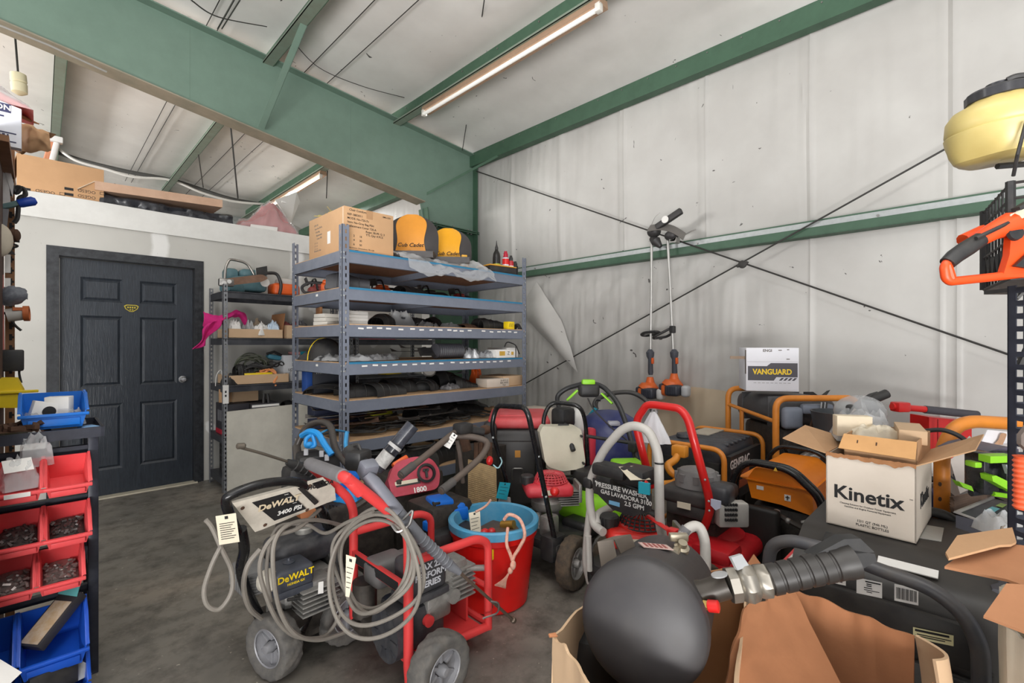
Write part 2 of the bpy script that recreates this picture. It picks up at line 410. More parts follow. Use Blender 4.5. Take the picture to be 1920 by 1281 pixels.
for k in range(2): mb.box((bx-.008+k*.016, yf-.0055, bz-.013), (.010, .002, .010))
dr.part('emblem', mb, None, label='small yellow and black shield badge')
mb = MB()
TR = mat('black_trim_paint', (30, 32, 36), .32, dirt=.3, dcol=(90, 94, 100), ds=20)
for i, (w0, t) in enumerate(((.075, .012), (.055, .02), (.03, .026))):
    x0, x1, z1 = DX0-.0-w0+.02, DX1+w0-.02, DH+w0-.02
    e = .0007*i
    mb.prism([(x0, DY, 0), (DX0+.02-e, DY, 0), (DX0+.02-e, DY, DH-.02-e), (x0, DY, z1)], (0, -t, 0)); mb.prism([(x1, DY, 0), (DX1-.02+e, DY, 0), (DX1-.02+e, DY, DH-.02-e), (x1, DY, z1)], (0, -t, 0))
    mb.prism([(x0, DY, z1), (DX0+.02-e, DY, DH-.02-e), (DX1-.02+e, DY, DH-.02-e), (x1, DY, z1)], (0, -t, 0))
mb.bx(DX0, DY, 0, DX0+.022, DY+.13, DH); mb.bx(DX1-.022, DY, 0, DX1, DY+.13, DH); mb.bx(DX0, DY, DH-.025, DX1, DY+.13, DH)
struct('trim_2', mb, TR, 'black moulded casing around the panel door', 'door frame')
mb = MB(); mb.bx(DX0, DY-.05, 0, DX1, DY+.13, .011)
struct('trim_3', mb, mat('threshold_wood', (196, 188, 168), .7, dirt=.4), 'pale worn threshold strip under the door', 'threshold')
# ---- insulation wall on the right
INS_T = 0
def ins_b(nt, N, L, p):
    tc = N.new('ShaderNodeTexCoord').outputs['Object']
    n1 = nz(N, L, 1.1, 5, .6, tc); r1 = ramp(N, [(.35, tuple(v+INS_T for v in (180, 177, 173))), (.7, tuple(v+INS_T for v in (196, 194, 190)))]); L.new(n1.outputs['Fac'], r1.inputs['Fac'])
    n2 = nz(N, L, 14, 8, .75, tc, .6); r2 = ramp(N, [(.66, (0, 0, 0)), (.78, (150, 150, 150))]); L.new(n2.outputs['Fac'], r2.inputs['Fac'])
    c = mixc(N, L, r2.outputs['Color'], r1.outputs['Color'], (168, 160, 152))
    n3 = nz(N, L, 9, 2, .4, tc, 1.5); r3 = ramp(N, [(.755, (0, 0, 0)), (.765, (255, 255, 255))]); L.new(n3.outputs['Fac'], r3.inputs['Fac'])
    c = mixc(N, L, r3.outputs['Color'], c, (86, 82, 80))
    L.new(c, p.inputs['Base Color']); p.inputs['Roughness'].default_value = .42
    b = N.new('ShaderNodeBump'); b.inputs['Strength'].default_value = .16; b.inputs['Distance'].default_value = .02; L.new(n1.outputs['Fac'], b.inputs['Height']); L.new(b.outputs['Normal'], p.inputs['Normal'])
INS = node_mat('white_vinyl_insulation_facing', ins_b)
SEAMS = [5.34, 4.47, 3.61, 2.75, 1.87, 1.01, .15, -.72, -1.6, -2.5, -3.4]
def upper(u, v):
    y = -4+15.6*u; z = 2.2+1.86*v
    d = min(abs(y-s) for s in SEAMS)
    k = min(SEAMS, key=lambda s: abs(y-s))
    a = NZ.noise(V((k*3.1, 0, 7)))
    g = .02*math.exp(-(d/.018)**2)+.012*math.exp(-((y-k-.045)/.012)**2)
    fan = NZ.noise(V((y*26, z*1.1, k)))*.010*max(0, (z-3.0))*(1 if a > -.1 else .35)
    w_ = .03*NZ.noise(V((y*1.2, z*.7, 0)))+.004*NZ.noise(V((y*18, z*1.5, 2)))
    return (WX-.02-.03*sin(pi*v)*.6-w_-g-fan, y, z)
mb = MB(); mb.grid(upper, 620, 26); mb.bx(WX+.06, -4, 0, WX+.1, 11.6, 4.3)
struct('wall_right', mb, INS, 'white insulation covered side wall with vertical seams', 'wall')
mb = MB()
def lower(u, v):
    y = -4+9.6*u; z = .0+2.2*v; dn = 1-v
    live = max(0, min(1, (y-.75)/.8))
    f = NZ.noise(V((y*2.6, z*.5, 4)))*.06*dn+NZ.noise(V((y*7, z*.8, 9)))*.026*dn**.5*live+NZ.noise(V((y*21, z*1.8, 9)))*.008*live*min(1, dn*3+.3)
    f += NZ.noise(V((y*5+z*4, z*4, 1)))*.02*live
    d = min(abs(y-s) for s in (1.0, .22, .13, -.7)); g = .014*math.exp(-(d/.012)**2)
    return (WX-.035-.05*dn*live-f*live-(1-live)*(f*.15)-g, y, z)
mb.grid(lower, 560, 60)
def liner_b(nt, N, L, p):
    ins_b(nt, N, L, p)
    src = p.inputs['Base Color'].links[0].from_socket
    tc = N.new('ShaderNodeTexCoord').outputs['Object']; s = N.new('ShaderNodeSeparateXYZ'); L.new(tc, s.inputs[0])
    n = nz(N, L, 1.6, 4, .5, tc)
    def math_(op, a, b):
        m = N.new('ShaderNodeMath'); m.operation = op
        for i, q in enumerate((a, b)):
            if hasattr(q, 'links'): L.new(q, m.inputs[i])
            else: m.inputs[i].default_value = q
        return m.outputs[0]
    zz = math_('ADD', s.outputs['Z'], math_('MULTIPLY', n.outputs['Fac'], .25))
    m1 = math_('LESS_THAN', zz, 1.02); m2 = math_('LESS_THAN', math_('ABSOLUTE', math_('SUBTRACT', s.outputs['Y'], 2.0), 0), .34)
    c = mixc(N, L, math_('MULTIPLY', m1, m2), src, (204, 186, 160)); L.new(c, p.inputs['Base Color'])
struct('wall_right_lower', mb, node_mat('loose_insulation_liner', liner_b), 'loose wrinkled white liner hanging on the lower side wall', 'wall')
# torn flap curling off the liner beside the rack
def flap(u, v):
    a = PX(1006, 528, WX-.13); b = PX(1052, 600, WX-.13); c = PX(1087, 697, WX-.16); d = PX(976, 582, WX-.1)
    p = (a*(1-u)+b*u)*(1-v)+(d*(1-u)+c*u)*v
    return p+V((-.12*sin(pi*u)*sin(pi*v*.9)-.10*max(0, u-.5)*v*v, 0, 0))+V((NZ.noise(p*4)*.02, 0, 0))
mb = MB(); mb.grid(flap, 24, 24, th=.004)
one('liner_flap', mb, INS, 'torn white liner flap folding off the wall beside the grey rack', 'insulation flap')
# ---- girt, eave strut, column, rafter, purlins
mb = MB(); mb.use(DGREEN); mb.bx(WX-.14, -4, 2.18, WX-.125, 11.5, 2.25); mb.bx(WX-.14, -4, 2.18, WX+.03, 11.5, 2.188)
mb.bx(WX-.14, -4, 2.292, WX+.03, 11.5, 2.305)
mb.use(GALV); mb.bx(WX-.142, -4, 2.25, WX-.126, 11.5, 2.292)
mb.use(STEEL)
for y in (.55, 1.9, 2.2, 3.95): mb.cyl((WX-.142, y, 2.262), (WX-.155, y, 2.262), .009, 6)
struct('wall_girt', mb, None, 'green and galvanised steel girt running along the insulated wall', 'girt')
def ZC(x): return 4.20+.081*(4.44-x)
mb = MB(); mb.bx(WX-.16, -4, 3.85, WX-.148, 11.5, 4.03); mb.bx(WX-.16, -4, 3.85, WX-.06, 11.5, 3.86); mb.bx(WX-.16, -4, 4.02, WX-.06, 11.5, 4.032)
mb.use(STEEL)
for k in range(24):
    mb.cyl((WX-.16, -1.5+k*.3, 4.0), (WX-.166, -1.5+k*.3, 4.0), .007, 6)
mb.mats.insert(0, DGREEN)
for f in mb.b.faces: f.material_index = 1 if f.material_index == 0 and len(f.verts) and f.calc_center_median().x < WX-.1605 else 0
struct('eave_strut', mb, None, 'dark green eave beam at the top of the insulated wall', 'beam')
FY = 5.2
mb = MB(); mb.use(GREEN)
XK, ZK = 3.50, 3.17
zr = lambda x: ZK+.143*(XK-x)           # rafter underside
rt = lambda x: 3.995+.079*(4.44-x)
poly = [(XK, ZK), (-5, zr(-5)), (-5, rt(-5)), (4.40, rt(4.40)), (4.40, 2.9), (3.56, 2.9)]
mb.prism([(x, FY-.004, z) for x, z in poly], (0, .008, 0))
def flange(x0, z0, x1, z1, t=.012, wd=.1):
    d = V((x1-x0, 0, z1-z0)).normalized(); n = V((-d.z, 0, d.x))*t
    a = V((x0, FY-wd, z0)); b = V((x1, FY-wd, z1))
    mb.prism([a, b, b+n, a+n], (0, 2*wd, 0))
mb.use(mat('dusty_flange', (150, 140, 122), .7, dirt=.5, ds=5, dcol=(96, 104, 90))); flange(XK+.02, ZK, -5, zr(-5)); mb.use(GREEN); flange(-5, rt(-5), 4.41, rt(4.41))
for x in (2.55, .98):                         # plate splices
    mb.bx(x-.002, FY-.006, zr(x)+.01, x+.002, FY+.006, rt(x)-.01)
struct('roof_rafter', mb, None, 'deep tapered green steel rafter spanning over the workshop', 'beam')
mb = MB(); mb.prism([(3.56, FY-.004, 2.905), (4.40, FY-.004, 2.905), (4.40, FY-.004, 0), (3.95, FY-.004, 0)], (0, .008, 0))
flange(3.56, 3.1, 3.95, 0, -.012); mb.bx(4.40, FY-.1, 0, 4.412, FY+.1, rt(4.4))
mb.bx(3.53, FY-.1, 2.885, 4.44, FY+.1, 2.897); mb.bx(3.53, FY-.1, 2.908, 4.44, FY+.1, 2.92)
mb.use(STEEL)
for x in (3.66, 3.72, 4.0, 4.26, 4.32): mb.cyl((x, FY-.06, 2.872), (x, FY-.06, 2.94), .016, 6)
mb.mats.insert(0, DGREEN)
for f in mb.b.faces: f.material_index = 1 if any(abs(f.calc_center_median().x-x) < .02 for x in (3.66, 3.72, 4.0, 4.26, 4.32)) and abs(f.calc_center_median().y-FY+.06) < .02 else 0
struct('steel_column', mb, None, 'dark green tapered steel column behind the grey rack', 'column')
for i, x in enumerate((3.2, 1.7, .2, -1.3)):
    mb = MB(); z1 = ZC(x)-.01; z0 = z1-.225
    mb.use(DGREEN); mb.bx(x, -4, z0, x+.006, 11.5, z1); mb.bx(x, -4, z1-.006, x+.07, 11.5, z1)
    mb.use(mat('dusty_green_steel', (128, 142, 128), .5, .1, .35, 8, dcol=(120, 110, 96))); mb.bx(x-.095, -4, z0, x, 11.5, z0+.006); mb.bx(x-.095, -4, z0, x-.089, 11.5, z0+.025)
    mb.use(STEEL)
    for k in range(14): mb.cyl((x, -1+.55*k, z1-.05), (x-.008, -1+.55*k, z1-.05), .008, 6)
    lb = ['green roof purlin carrying the long strip light', 'green roof purlin joined by the diagonal brace', 'green roof purlin above the door', 'green roof purlin at far left'][i]
    struct('roof_purlin', mb, None, lb, 'beam')
def ceil_b(nt, N, L, p):
    ins_b(nt, N, L, p)
mb = MB()
PUR = (4.4, 3.2, 1.7, .2, -1.3)
def ceil(u, v):
    x = 4.52-7.5*u; y = -4+15.6*v
    z = ZC(x)
    if x > 4.0: z -= .14*((x-4.0)/.5)**1.5
    for a, b in zip(PUR[:-1], PUR[1:]):
        if b <= x <= a: z -= .035*sin(pi*(x-b)/(a-b))
    z += .012*NZ.noise(V((x*1.3, y*.8, 0)))+.018*NZ.noise(V((x*9, y*5, 3)))*max(0, 1-abs(x-4.15)/.3)
    return (x, y, z)
mb.grid(ceil, 90, 120, th=-.02)
INS_T = 38  # wall facing lifted in colour to make up for weak light overhead
INSC = node_mat('brightened_roof_insulation_facing', ins_b)
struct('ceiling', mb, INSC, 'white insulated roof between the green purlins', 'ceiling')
mb = MB(); mb.bx(-5, 11.5, 0, 4.6, 11.6, 5.2)
struct('wall_far', mb, INS, 'white insulated end wall above the loft', 'wall')
mb = MB(); mb.use(GALV)
def corr(u, v):
    x = 1.35+1.9*u; z = 3.05+1.05*v
    return (x, 11.46+.018*(1 if sin(z*2*pi/.16) > 0 else -1), z)
mb.grid(corr, 2, 80, th=.002)
struct('wall_panel', mb, mat('grey_corrugated_steel', (120, 124, 126), .5, .4, .3), 'bare corrugated steel panel on the far end wall', 'wall panel')
# ================================================================ things under the roof
TUBE = mat('lit_fluorescent_tube', (255, 252, 244), .3, dirt=0, emit=6)
TUBED = mat('white_glass_tube', (240, 238, 232), .25, dirt=.05, emit=.25)
HOUS = mat('dusty_fixture_enamel', (172, 142, 118), .5, dirt=.35, dcol=(130, 100, 78), ds=6)
def strip_light(y0, y1, x, z, lit, label):
    t = Thing('strip_light', label, 'light', (x, (y0+y1)/2, z), 0, None)
    mb = MB(); mb.prism([(x-.03, y0, z+.10), (x+.06, y0, z+.10), (x+.075, y0, z+.035), (x-.045, y0, z+.035)], (0, y1-y0, 0))
    mb.use(HOUS); t.part('housing', mb, HOUS)
    mb = MB(); mb.cyl((x-.03, y0+.03, z), (x-.03, y1-.03, z), .019, 14); t.part('tube', mb, TUBE if lit else TUBED, label='white fluorescent tube')
    for y in (y0, y1-.05):
        mb = MB(); mb.box((x-.02, y+.025, z+.015), (.05, .05, .07), bev=.006); t.part('lamp_holder', mb, mat('white_enamel', (226, 222, 214), .4, dirt=.15))
    for y in (y0+.3, y1-.3): mb = MB(); mb.cyl((x+.02, y, z+.10), (x+.02, y, z+.125), .02, 8); t.part('mounting_stud', mb, STEEL)
strip_light(2.14, 4.6, 3.16, 3.975, False, 'unlit white strip light fixed under the green purlin near the insulated wall')
strip_light(7.4, 9.9, 3.16, 3.975, True, 'glowing strip light hanging above the storage loft')
mb = MB(); a = V((1.56, 5.08, 3.47)); b = V((1.68, 4.28, 4.22)); d = (b-a).normalized(); n = V((1, 0, 0))
mb.quad(a-n*.03, a+n*.03, b+n*.03, b-n*.03, .006); q = d.cross(n)
mb.quad(a+n*.03, a+n*.03+q*.05, b+n*.03+q*.05, b+n*.03, .006)
struct('roof_brace', mb, GREEN, 'slanted green angle brace from rafter to purlin', 'brace')
mb = MB(); a = PY(800, 366, 5.02); b = V((4.36, 4.62, 3.84)); mb.quad(a, a+V((0, 0, .035)), b+V((0, 0, .035)), b, .006)
struct('roof_brace', mb, DGREEN, 'green brace strut from column knee to eave beam', 'brace')
t1a, t1b = PX(893, 321, 4.34), PX(1935, 680, 4.34); t2a, t2b = PX(975, 725, 4.335), PX(1800, 264, 4.335)
t1b = t1a.lerp(t1b, 1.16); t2b = t2a.lerp(t2b, 1.75)
mb = MB(); mb.cyl(t1a, t1b, .007, 8); struct('brace_rod', mb, WIRE, 'dark steel brace rod running down from the column to lower right', 'brace rod')
mb = MB(); mb.cyl(t2a, t2b, .007, 8)
c = PX(1392, 496, 4.33); mb.lathe([(.02, -.014), (.034, -.008), (.034, .008), (.02, .014)], c, (1, 0, 0), 14)
for k in (-1, 1): mb.box(c+V((0, k*.03, 0)), (.02, .02, .05), rx=.6, bev=.004)
struct('brace_rod', mb, WIRE, 'dark steel brace rod rising from the rack to upper right with a clamp', 'brace rod')
def cable(pts, r, m, label, group=None, name='ceiling_cable', cat='cable'):
    mb = MB(); mb.tube(pts, r, 6); return one(name, mb, m, label, cat, group)
for x, dz, lb in ((2.3, .09, 'thin dark cable stretched under the roof left of the strip light'), (2.06, .07, 'thinner dark cable running beside another under the roof'), (1.22, .08, 'dark cable under the roof right of the door side purlin'), (1.13, .08, 'second dark cable beside its twin above the long loft box')):
    z = ZC(x)-dz; cable([(x, -1, z), (x, 4, z-.01), (x, 11.4, z)], .0045, WIRE, lb, 'roof cables')
cable(spline([PY(553, 82, 4.9), PY(600, 128, 4.7), PY(680, 162, 4.75), PY(758, 183, 4.9)]), .004, WIRE, 'loose sagging wire looped between two roof purlins')
cable(spline([PY(358, 0, 3.1), PY(410, 32, 3.6), PY(500, 50, 4.1)]), .004, WIRE, 'loose wire curving under the roof near the top edge')
cable([PY(438, 0, 3.6), PY(408, 54, 4.8)], .005, WIRE, 'paired dark wire dropping to the rafter top', 'rafter wires')
cable([PY(450, 0, 3.6), PY(416, 54, 4.85)], .005, WIRE, 'paired dark wire dropping to the rafter top', 'rafter wires')
cable([PZ(908, 0, 4.22), PY(890, 130, 4.3), PY(867, 282, 5.05)], .005, WIRE, 'dark wire slanting down to the rafter end at the column')
cable([PY(432, 232, 5.6), PY(446, 372, 5.9)], .008, WIRE, 'dark hanging wire beyond the rafter over the black bundle')
cable([PY(372, 290, 7.5), PY(381, 352, 7.5)], .007, WIRE, 'short dark wire hanging from the loft purlin')
cable([PY(614, 320, 7.4), PY(612, 372, 7.4)], .008, WIRE, 'grey hanger wire of the glowing loft light')
cable(spline([PY(105, 285, 10.5), PY(160, 303, 10.5), PY(240, 322, 10.5), PY(330, 340, 10.5), PY(430, 372, 10.5), PY(505, 385, 10.5)]), .035, mat('dark_grey_pipe', (92, 92, 90), .6, dirt=.3), 'dark pipe crossing the far wall below the roof', name='pipe', cat='pipe')
cable(spline([PY(100, 270, 10.2), PY(140, 300, 10.2), PY(200, 318, 10.2), PY(250, 332, 10.2), PY(320, 338, 10.2), PY(380, 362, 10.2), PY(440, 378, 10.2), PY(500, 383, 10.2)]), .022, mat('white_cable_sheath', (232, 230, 226), .5, dirt=.1), 'white cable draped along the dark pipe at the far wall', name='white_cable')
cable([PY(0, 48, 4.95), PY(90, 84, 4.95), PY(200, 135, 5.0)], .008, mat('grey_cable', (150, 148, 142), .5), 'grey cable clipped along the rafter underside at left')
# lamp holder hanging at the left
t = Thing('pendant_socket', 'cream pendant lamp socket hanging on a black cord at far left', 'lamp', PY(36, 172, 5.7))
mb = MB(); p0 = PY(27, 50, 5.7); p1 = PY(35, 152, 5.7); mb.tube([p0, p1], .008, 6); t.part('cord', mb, WIRE)
mb = MB(); p2 = PY(37, 178, 5.7); mb.lathe([(.02, 0), (.05, .02), (.052, .09), (.044, .1), (.052, .11), (.05, .17), (.02, .185)], p2, (p1-p2), 16); t.part('socket', mb, mat('cream_porcelain', (224, 214, 180), .4, dirt=.15))
# ================================================================ on the loft
def cbox(name, c, d, rz, label, m, cat='box', group=None, draw=None, bev=.003, open_=False):
    t = Thing(name, label, cat, (c[0], c[1], c[2]), rz, group)
    mb = MB(); mb.box((0, 0, d[2]/2), d, bev=bev); t.part('carton', mb, m, world=False)
    if draw: draw(t, d)
    return t
def draw_long(t, d):
    mb = MB()
    for cx, cz, sc, flip in ((.13, .085, 1, 1), (.13, .04, 1, 1), (-.12, .025, 1, 1)):
        mb.box((cx-.09, -d[1]/2-.0006, cz), (.055, .001, .022))
        mb.box((cx+.12, -d[1]/2-.0006, cz), (.03, .001, .003)); mb.box((cx+.12, -d[1]/2-.0006, cz+.02), (.03, .001, .003)); mb.box((cx+.105, -d[1]/2-.0006, cz+.01), (.003, .001, .022)); mb.box((cx+.135, -d[1]/2-.0006, cz+.01), (.003, .001, .022))
        mb.text('OGESD', face((cx+.02, -d[1]/2-.0003, cz+.005), (-1, 0, 0), (0, -1, 0)), .035, .0005)
    t.part('printing', mb, INK, world=False)
    mb = MB()
    mb.quad((-d[0]/2+.0, -d[1]/2+.006, d[2]), (-d[0]/2, d[1]/2, d[2]), (-d[0]/2-.05, d[1]/2, d[2]*.35), (-d[0]/2-.05, -d[1]/2+.006, d[2]*.35), .004)
    t.part('flap', mb, CARD2, world=False)
cbox('cardboard_box', (.13, 5.62, 2.52), (.52, .5, .30), 0, 'long tan cardboard box with upside down print on the loft above the door', mat('tan_loft_cardboard', (208, 164, 122), .8, dirt=.2, ds=5), draw=draw_long)
t = Thing('flat_carton', 'long flat pinkish carton lying on the black bundle on the loft edge', 'carton', (.8, 5.6, 2.66))
mb = MB(); A, B, C, D = PY(146, 371, 5.33), PY(181, 336, 5.42), PY(410, 384, 5.42), PY(398, 398, 5.33)
M = frame(PY(181, 352, 5.36), V((0, 0, 1)), (1, 0, 0))
A0 = V((.33, 5.36, 2.635)); X = V((.955, .0, .045)); Yd = V((0, .36, .01)); Z = V((0, 0, .075))
mb.raw([A0, A0+X, A0+X+Yd, A0+Yd, A0+Z, A0+X+Z, A0+X+Yd+Z, A0+Yd+Z], [(0, 3, 2, 1), (4, 5, 6, 7), (0, 1, 5, 4), (1, 2, 6, 5), (2, 3, 7, 6), (3, 0, 4, 7)])
t.part('carton', mb, mat('pinkish_carton', (214, 178, 152), .75, dirt=.3, ds=8, dcol=(166, 120, 92)))
mb = MB(); mb.quad(A0+Z, A0+Yd+Z, A0+Yd+V((-.10, 0, .0)), A0+V((-.11, -.02, -.02)), .006)
t.part('flap', mb, mat('pale_board_end', (226, 206, 180), .75, dirt=.3), label='pale end flap folded open')
def bundle(u, v):
    x = .36+1.02*u; a = pi*v
    r = 1+.22*NZ.noise(V((u*5, v*9, 1)))+.10*NZ.noise(V((u*14, v*24, 5)))
    return (x, 5.60-.24*cos(a)*r, 2.515+.125*min(1, sin(a)*1.7)*(.95+.1*NZ.noise(V((u*7, v*7, 2))))-.01)
mb = MB(); mb.grid(bundle, 90, 26)
mb.bx(.38, 5.4, 2.50, 1.36, 5.8, 2.51)
one('wrapped_bundle', mb, mat('black_polythene', (44, 45, 50), .25, dirt=.3, dcol=(98, 100, 108)), 'crinkled black plastic wrapped bundle under the flat carton on the loft', 'bundle')
mb = MB(); a, b = V((.46, 5.66, 2.76)), V((1.14, 5.66, 2.80)); mb.quad(a, b, b+V((0, .16, .005)), a+V((0, .16, .005)), .022)
one('white_strip', mb, mat('white_plank_paint', (232, 228, 220), .6, dirt=.15), 'narrow white board lying on top of the flat carton', 'board')
# red jacket-like insulation bag in clear plastic
t = Thing('plastic_sack', 'red filled clear plastic sack on the loft edge left of the boxed rack', 'sack', (1.78, 5.6, 2.5))
def sack(u, v, g=0.):
    x = 1.42+.66*u; a = pi*v
    env = (.10+.26*math.exp(-((u-.58)/.26)**2))*min(1, 9*u+.12)*min(1, 9*(1-u)+.12)+g
    r = env*(1+.16*NZ.noise(V((u*9, v*6, 3)))+.09*NZ.noise(V((u*22, v*14, 6))))
    return (x, 5.60-(.2+g)*cos(a)*(.85+.15*NZ.noise(V((u*8, v*8, 1)))), 2.505+r*sin(a)**.7)
mb = MB(); mb.grid(sack, 40, 22); t.part('red_filling', mb, mat('dusty_red_cloth', (190, 60, 58), .6, dirt=.45, dcol=(220, 150, 148), ds=30))
mb = MB(); mb.grid(lambda u, v: sack(u, v, .022), 40, 22); t.part('plastic_bag', mb, CLEAR, label='clear plastic outer bag')
mb = MB(); mb.quad(PY(470, 421, 5.34), PY(520, 427, 5.34), PY(519, 436, 5.33), PY(468, 430, 5.33), .01); mb.box(PY(532, 379, 5.5), (.04, .01, .02))
t.part('paper_label', mb, WHITE)
t = Thing('white_bracket_board', 'bent white board standing behind the red sack', 'board', (2.2, 6.2, 2.5))
mb = MB(); mb.quad(PY(515, 375, 6.1), PY(556, 360, 6.1), PY(562, 378, 6.15), PY(545, 420, 6.1), .01); mb.bx(2.0, 6.1, 2.5, 2.25, 6.12, 2.75); t.part('board', mb, WHITE)
# ================================================================ grey boltless rack
RG = mat('rack_grey_paint', (122, 128, 142), .42, .15, .3, 10, dcol=(92, 98, 112))
RGB = mat('blue_edge_paint', (44, 120, 158), .5, dirt=.35, ds=20)
PLY = mat('board_underside', (140, 96, 66), .85, dirt=.45, ds=30, dcol=(88, 58, 40))
def lpost(mb, x, y, z0, z1, dx, dy, w=.042, pitch=.05, hw=.011, hh=.027, th=.003):
    # L-shaped post, real keyhole slots on both legs
    def leg(a, b, nrm):
        a = V(a); b = V(b); d = b-a; L = d.length; u = d/L; n = V(nrm)*th
        def pl(s0, s1, za, zb):
            p, q = a+u*s0, a+u*s1
            mb.raw([p+V((0, 0, za)), q+V((0, 0, za)), q+V((0, 0, zb)), p+V((0, 0, zb)), p+n+V((0, 0, za)), q+n+V((0, 0, za)), q+n+V((0, 0, zb)), p+n+V((0, 0, zb))],
                   [(0, 1, 2, 3), (7, 6, 5, 4), (0, 4, 5, 1), (1, 5, 6, 2), (2, 6, 7, 3), (3, 7, 4, 0)])
        c = L*.55; pl(0, c-hw/2, z0, z1); pl(c+hw/2, L, z0, z1)
        k = z0
        while k < z1:
            pl(c-hw/2, c+hw/2, k, min(z1, k+pitch-hh)); k += pitch
    leg((x, y, 0), (x+dx*w, y, 0), (0, dy, 0)); leg((x, y, 0), (x, y+dy*w, 0), (dx, 0, 0))
RX0, RX1, RY0, RY1, RZT = 1.45, 3.27, 3.08, 3.98, 2.135
SH = [1.964, 1.708, 1.455, 1.19, .93, .648, .34]
rk = Thing('shelving_rack', 'large grey steel shelving rack with six stocked shelves in front of the column', 'shelf rack', ((RX0+RX1)/2, (RY0+RY1)/2, 0))
for x, y, dx, dy in ((RX0, RY0, 1, 1), (RX1, RY0, -1, 1), (RX0, RY1, 1, -1), (RX1, RY1, -1, -1)):
    mb = MB(); mb.use(RG); lpost(mb, x, y, 0, RZT, dx, dy, .05); mb.use(GALV)
    for z in SH:
        for dz in (.022, .06):
            mb.lathe([(.0, -.003), (.006, -.001), (.006, .002)], (x+dx*.012, y-dy*.001, z-dz), (0, -dy, 0), 8); mb.lathe([(.0, -.003), (.006, -.001), (.006, .002)], (x-dx*.001, y+dy*.012, z-dz), (-dx, 0, 0), 8)
    rk.part('post', mb)
tags3 = [655, 677, 693, 712, 729, 752, 774, 791, 810, 826, 843, 854, 866, 881, 907, 922, 936, 945, 956, 967]
tags4 = [684, 704, 721, 741, 759, 778, 794, 810, 828, 849, 866, 877, 890, 903, 916, 928, 940, 955]
for i, z in enumerate(SH):
    e = .05
    mb = MB(); mb.use(WOOD); mb.bx(RX0+.006, RY0+.006, z-.016, RX1-.006, RY1-.006, z)
    mb.use(PLY); mb.bx(RX0+.007, RY0+.007, z-.018, RX1-.007, RY1-.007, z-.0162)
    if i in (0, 1, 3): mb.use(RGB); mb.bx(RX0+.05, RY0+.003, z-.013, RX1-.05, RY0+.0065, z+.0015)
    rk.part('shelf_board', mb)
    for y, s in ((RY0, 1), (RY1, -1)):
        mb = MB(); yy = y+s*.0035
        mb.bx(RX0+.03, yy, z-.088, RX1-.03, yy+s*.003, z-.006); mb.bx(RX0+.03, yy, z-.088, RX1-.03, yy+s*.03, z-.085); mb.bx(RX0+.03, yy, z-.021, RX1-.03, yy+s*.03, z-.0185)
        b_ = rk.part('long_beam', mb, RG)
        if s == 1 and i in (2, 3):
            for px in (tags3 if i == 2 else tags4):
                x = PY(px, 600, RY0).x
                if RX0+.06 < x < RX1-.04: mb = MB(); mb.box((x, RY0+.0025, z-.026+.003*sin(px)), (.042, .001, .011), ry=.05*sin(px*3)); rk.part('stock_label', mb, WHITE, b_)
    for x, s in ((RX0, 1), (RX1, -1)):
        mb = MB(); xx = x+s*.0035
        mb.bx(xx, RY0+.03, z-.088, xx+s*.003, RY1-.03, z-.006); mb.bx(xx, RY0+.03, z-.088, xx+s*.03, RY1-.03, z-.085)
        b_ = rk.part('short_beam', mb, RG)
        if s == 1 and i in (1, 3): mb = MB(); mb.box((x+.0025, 3.5, z-.03), (.001, .035, .016)); rk.part('stock_label', mb, WHITE, b_)
    mb = MB(); mb.bx(2.35, RY0+.01, z-.07, 2.37, RY1-.01, z-.0185); rk.part('centre_tie', mb, RG)
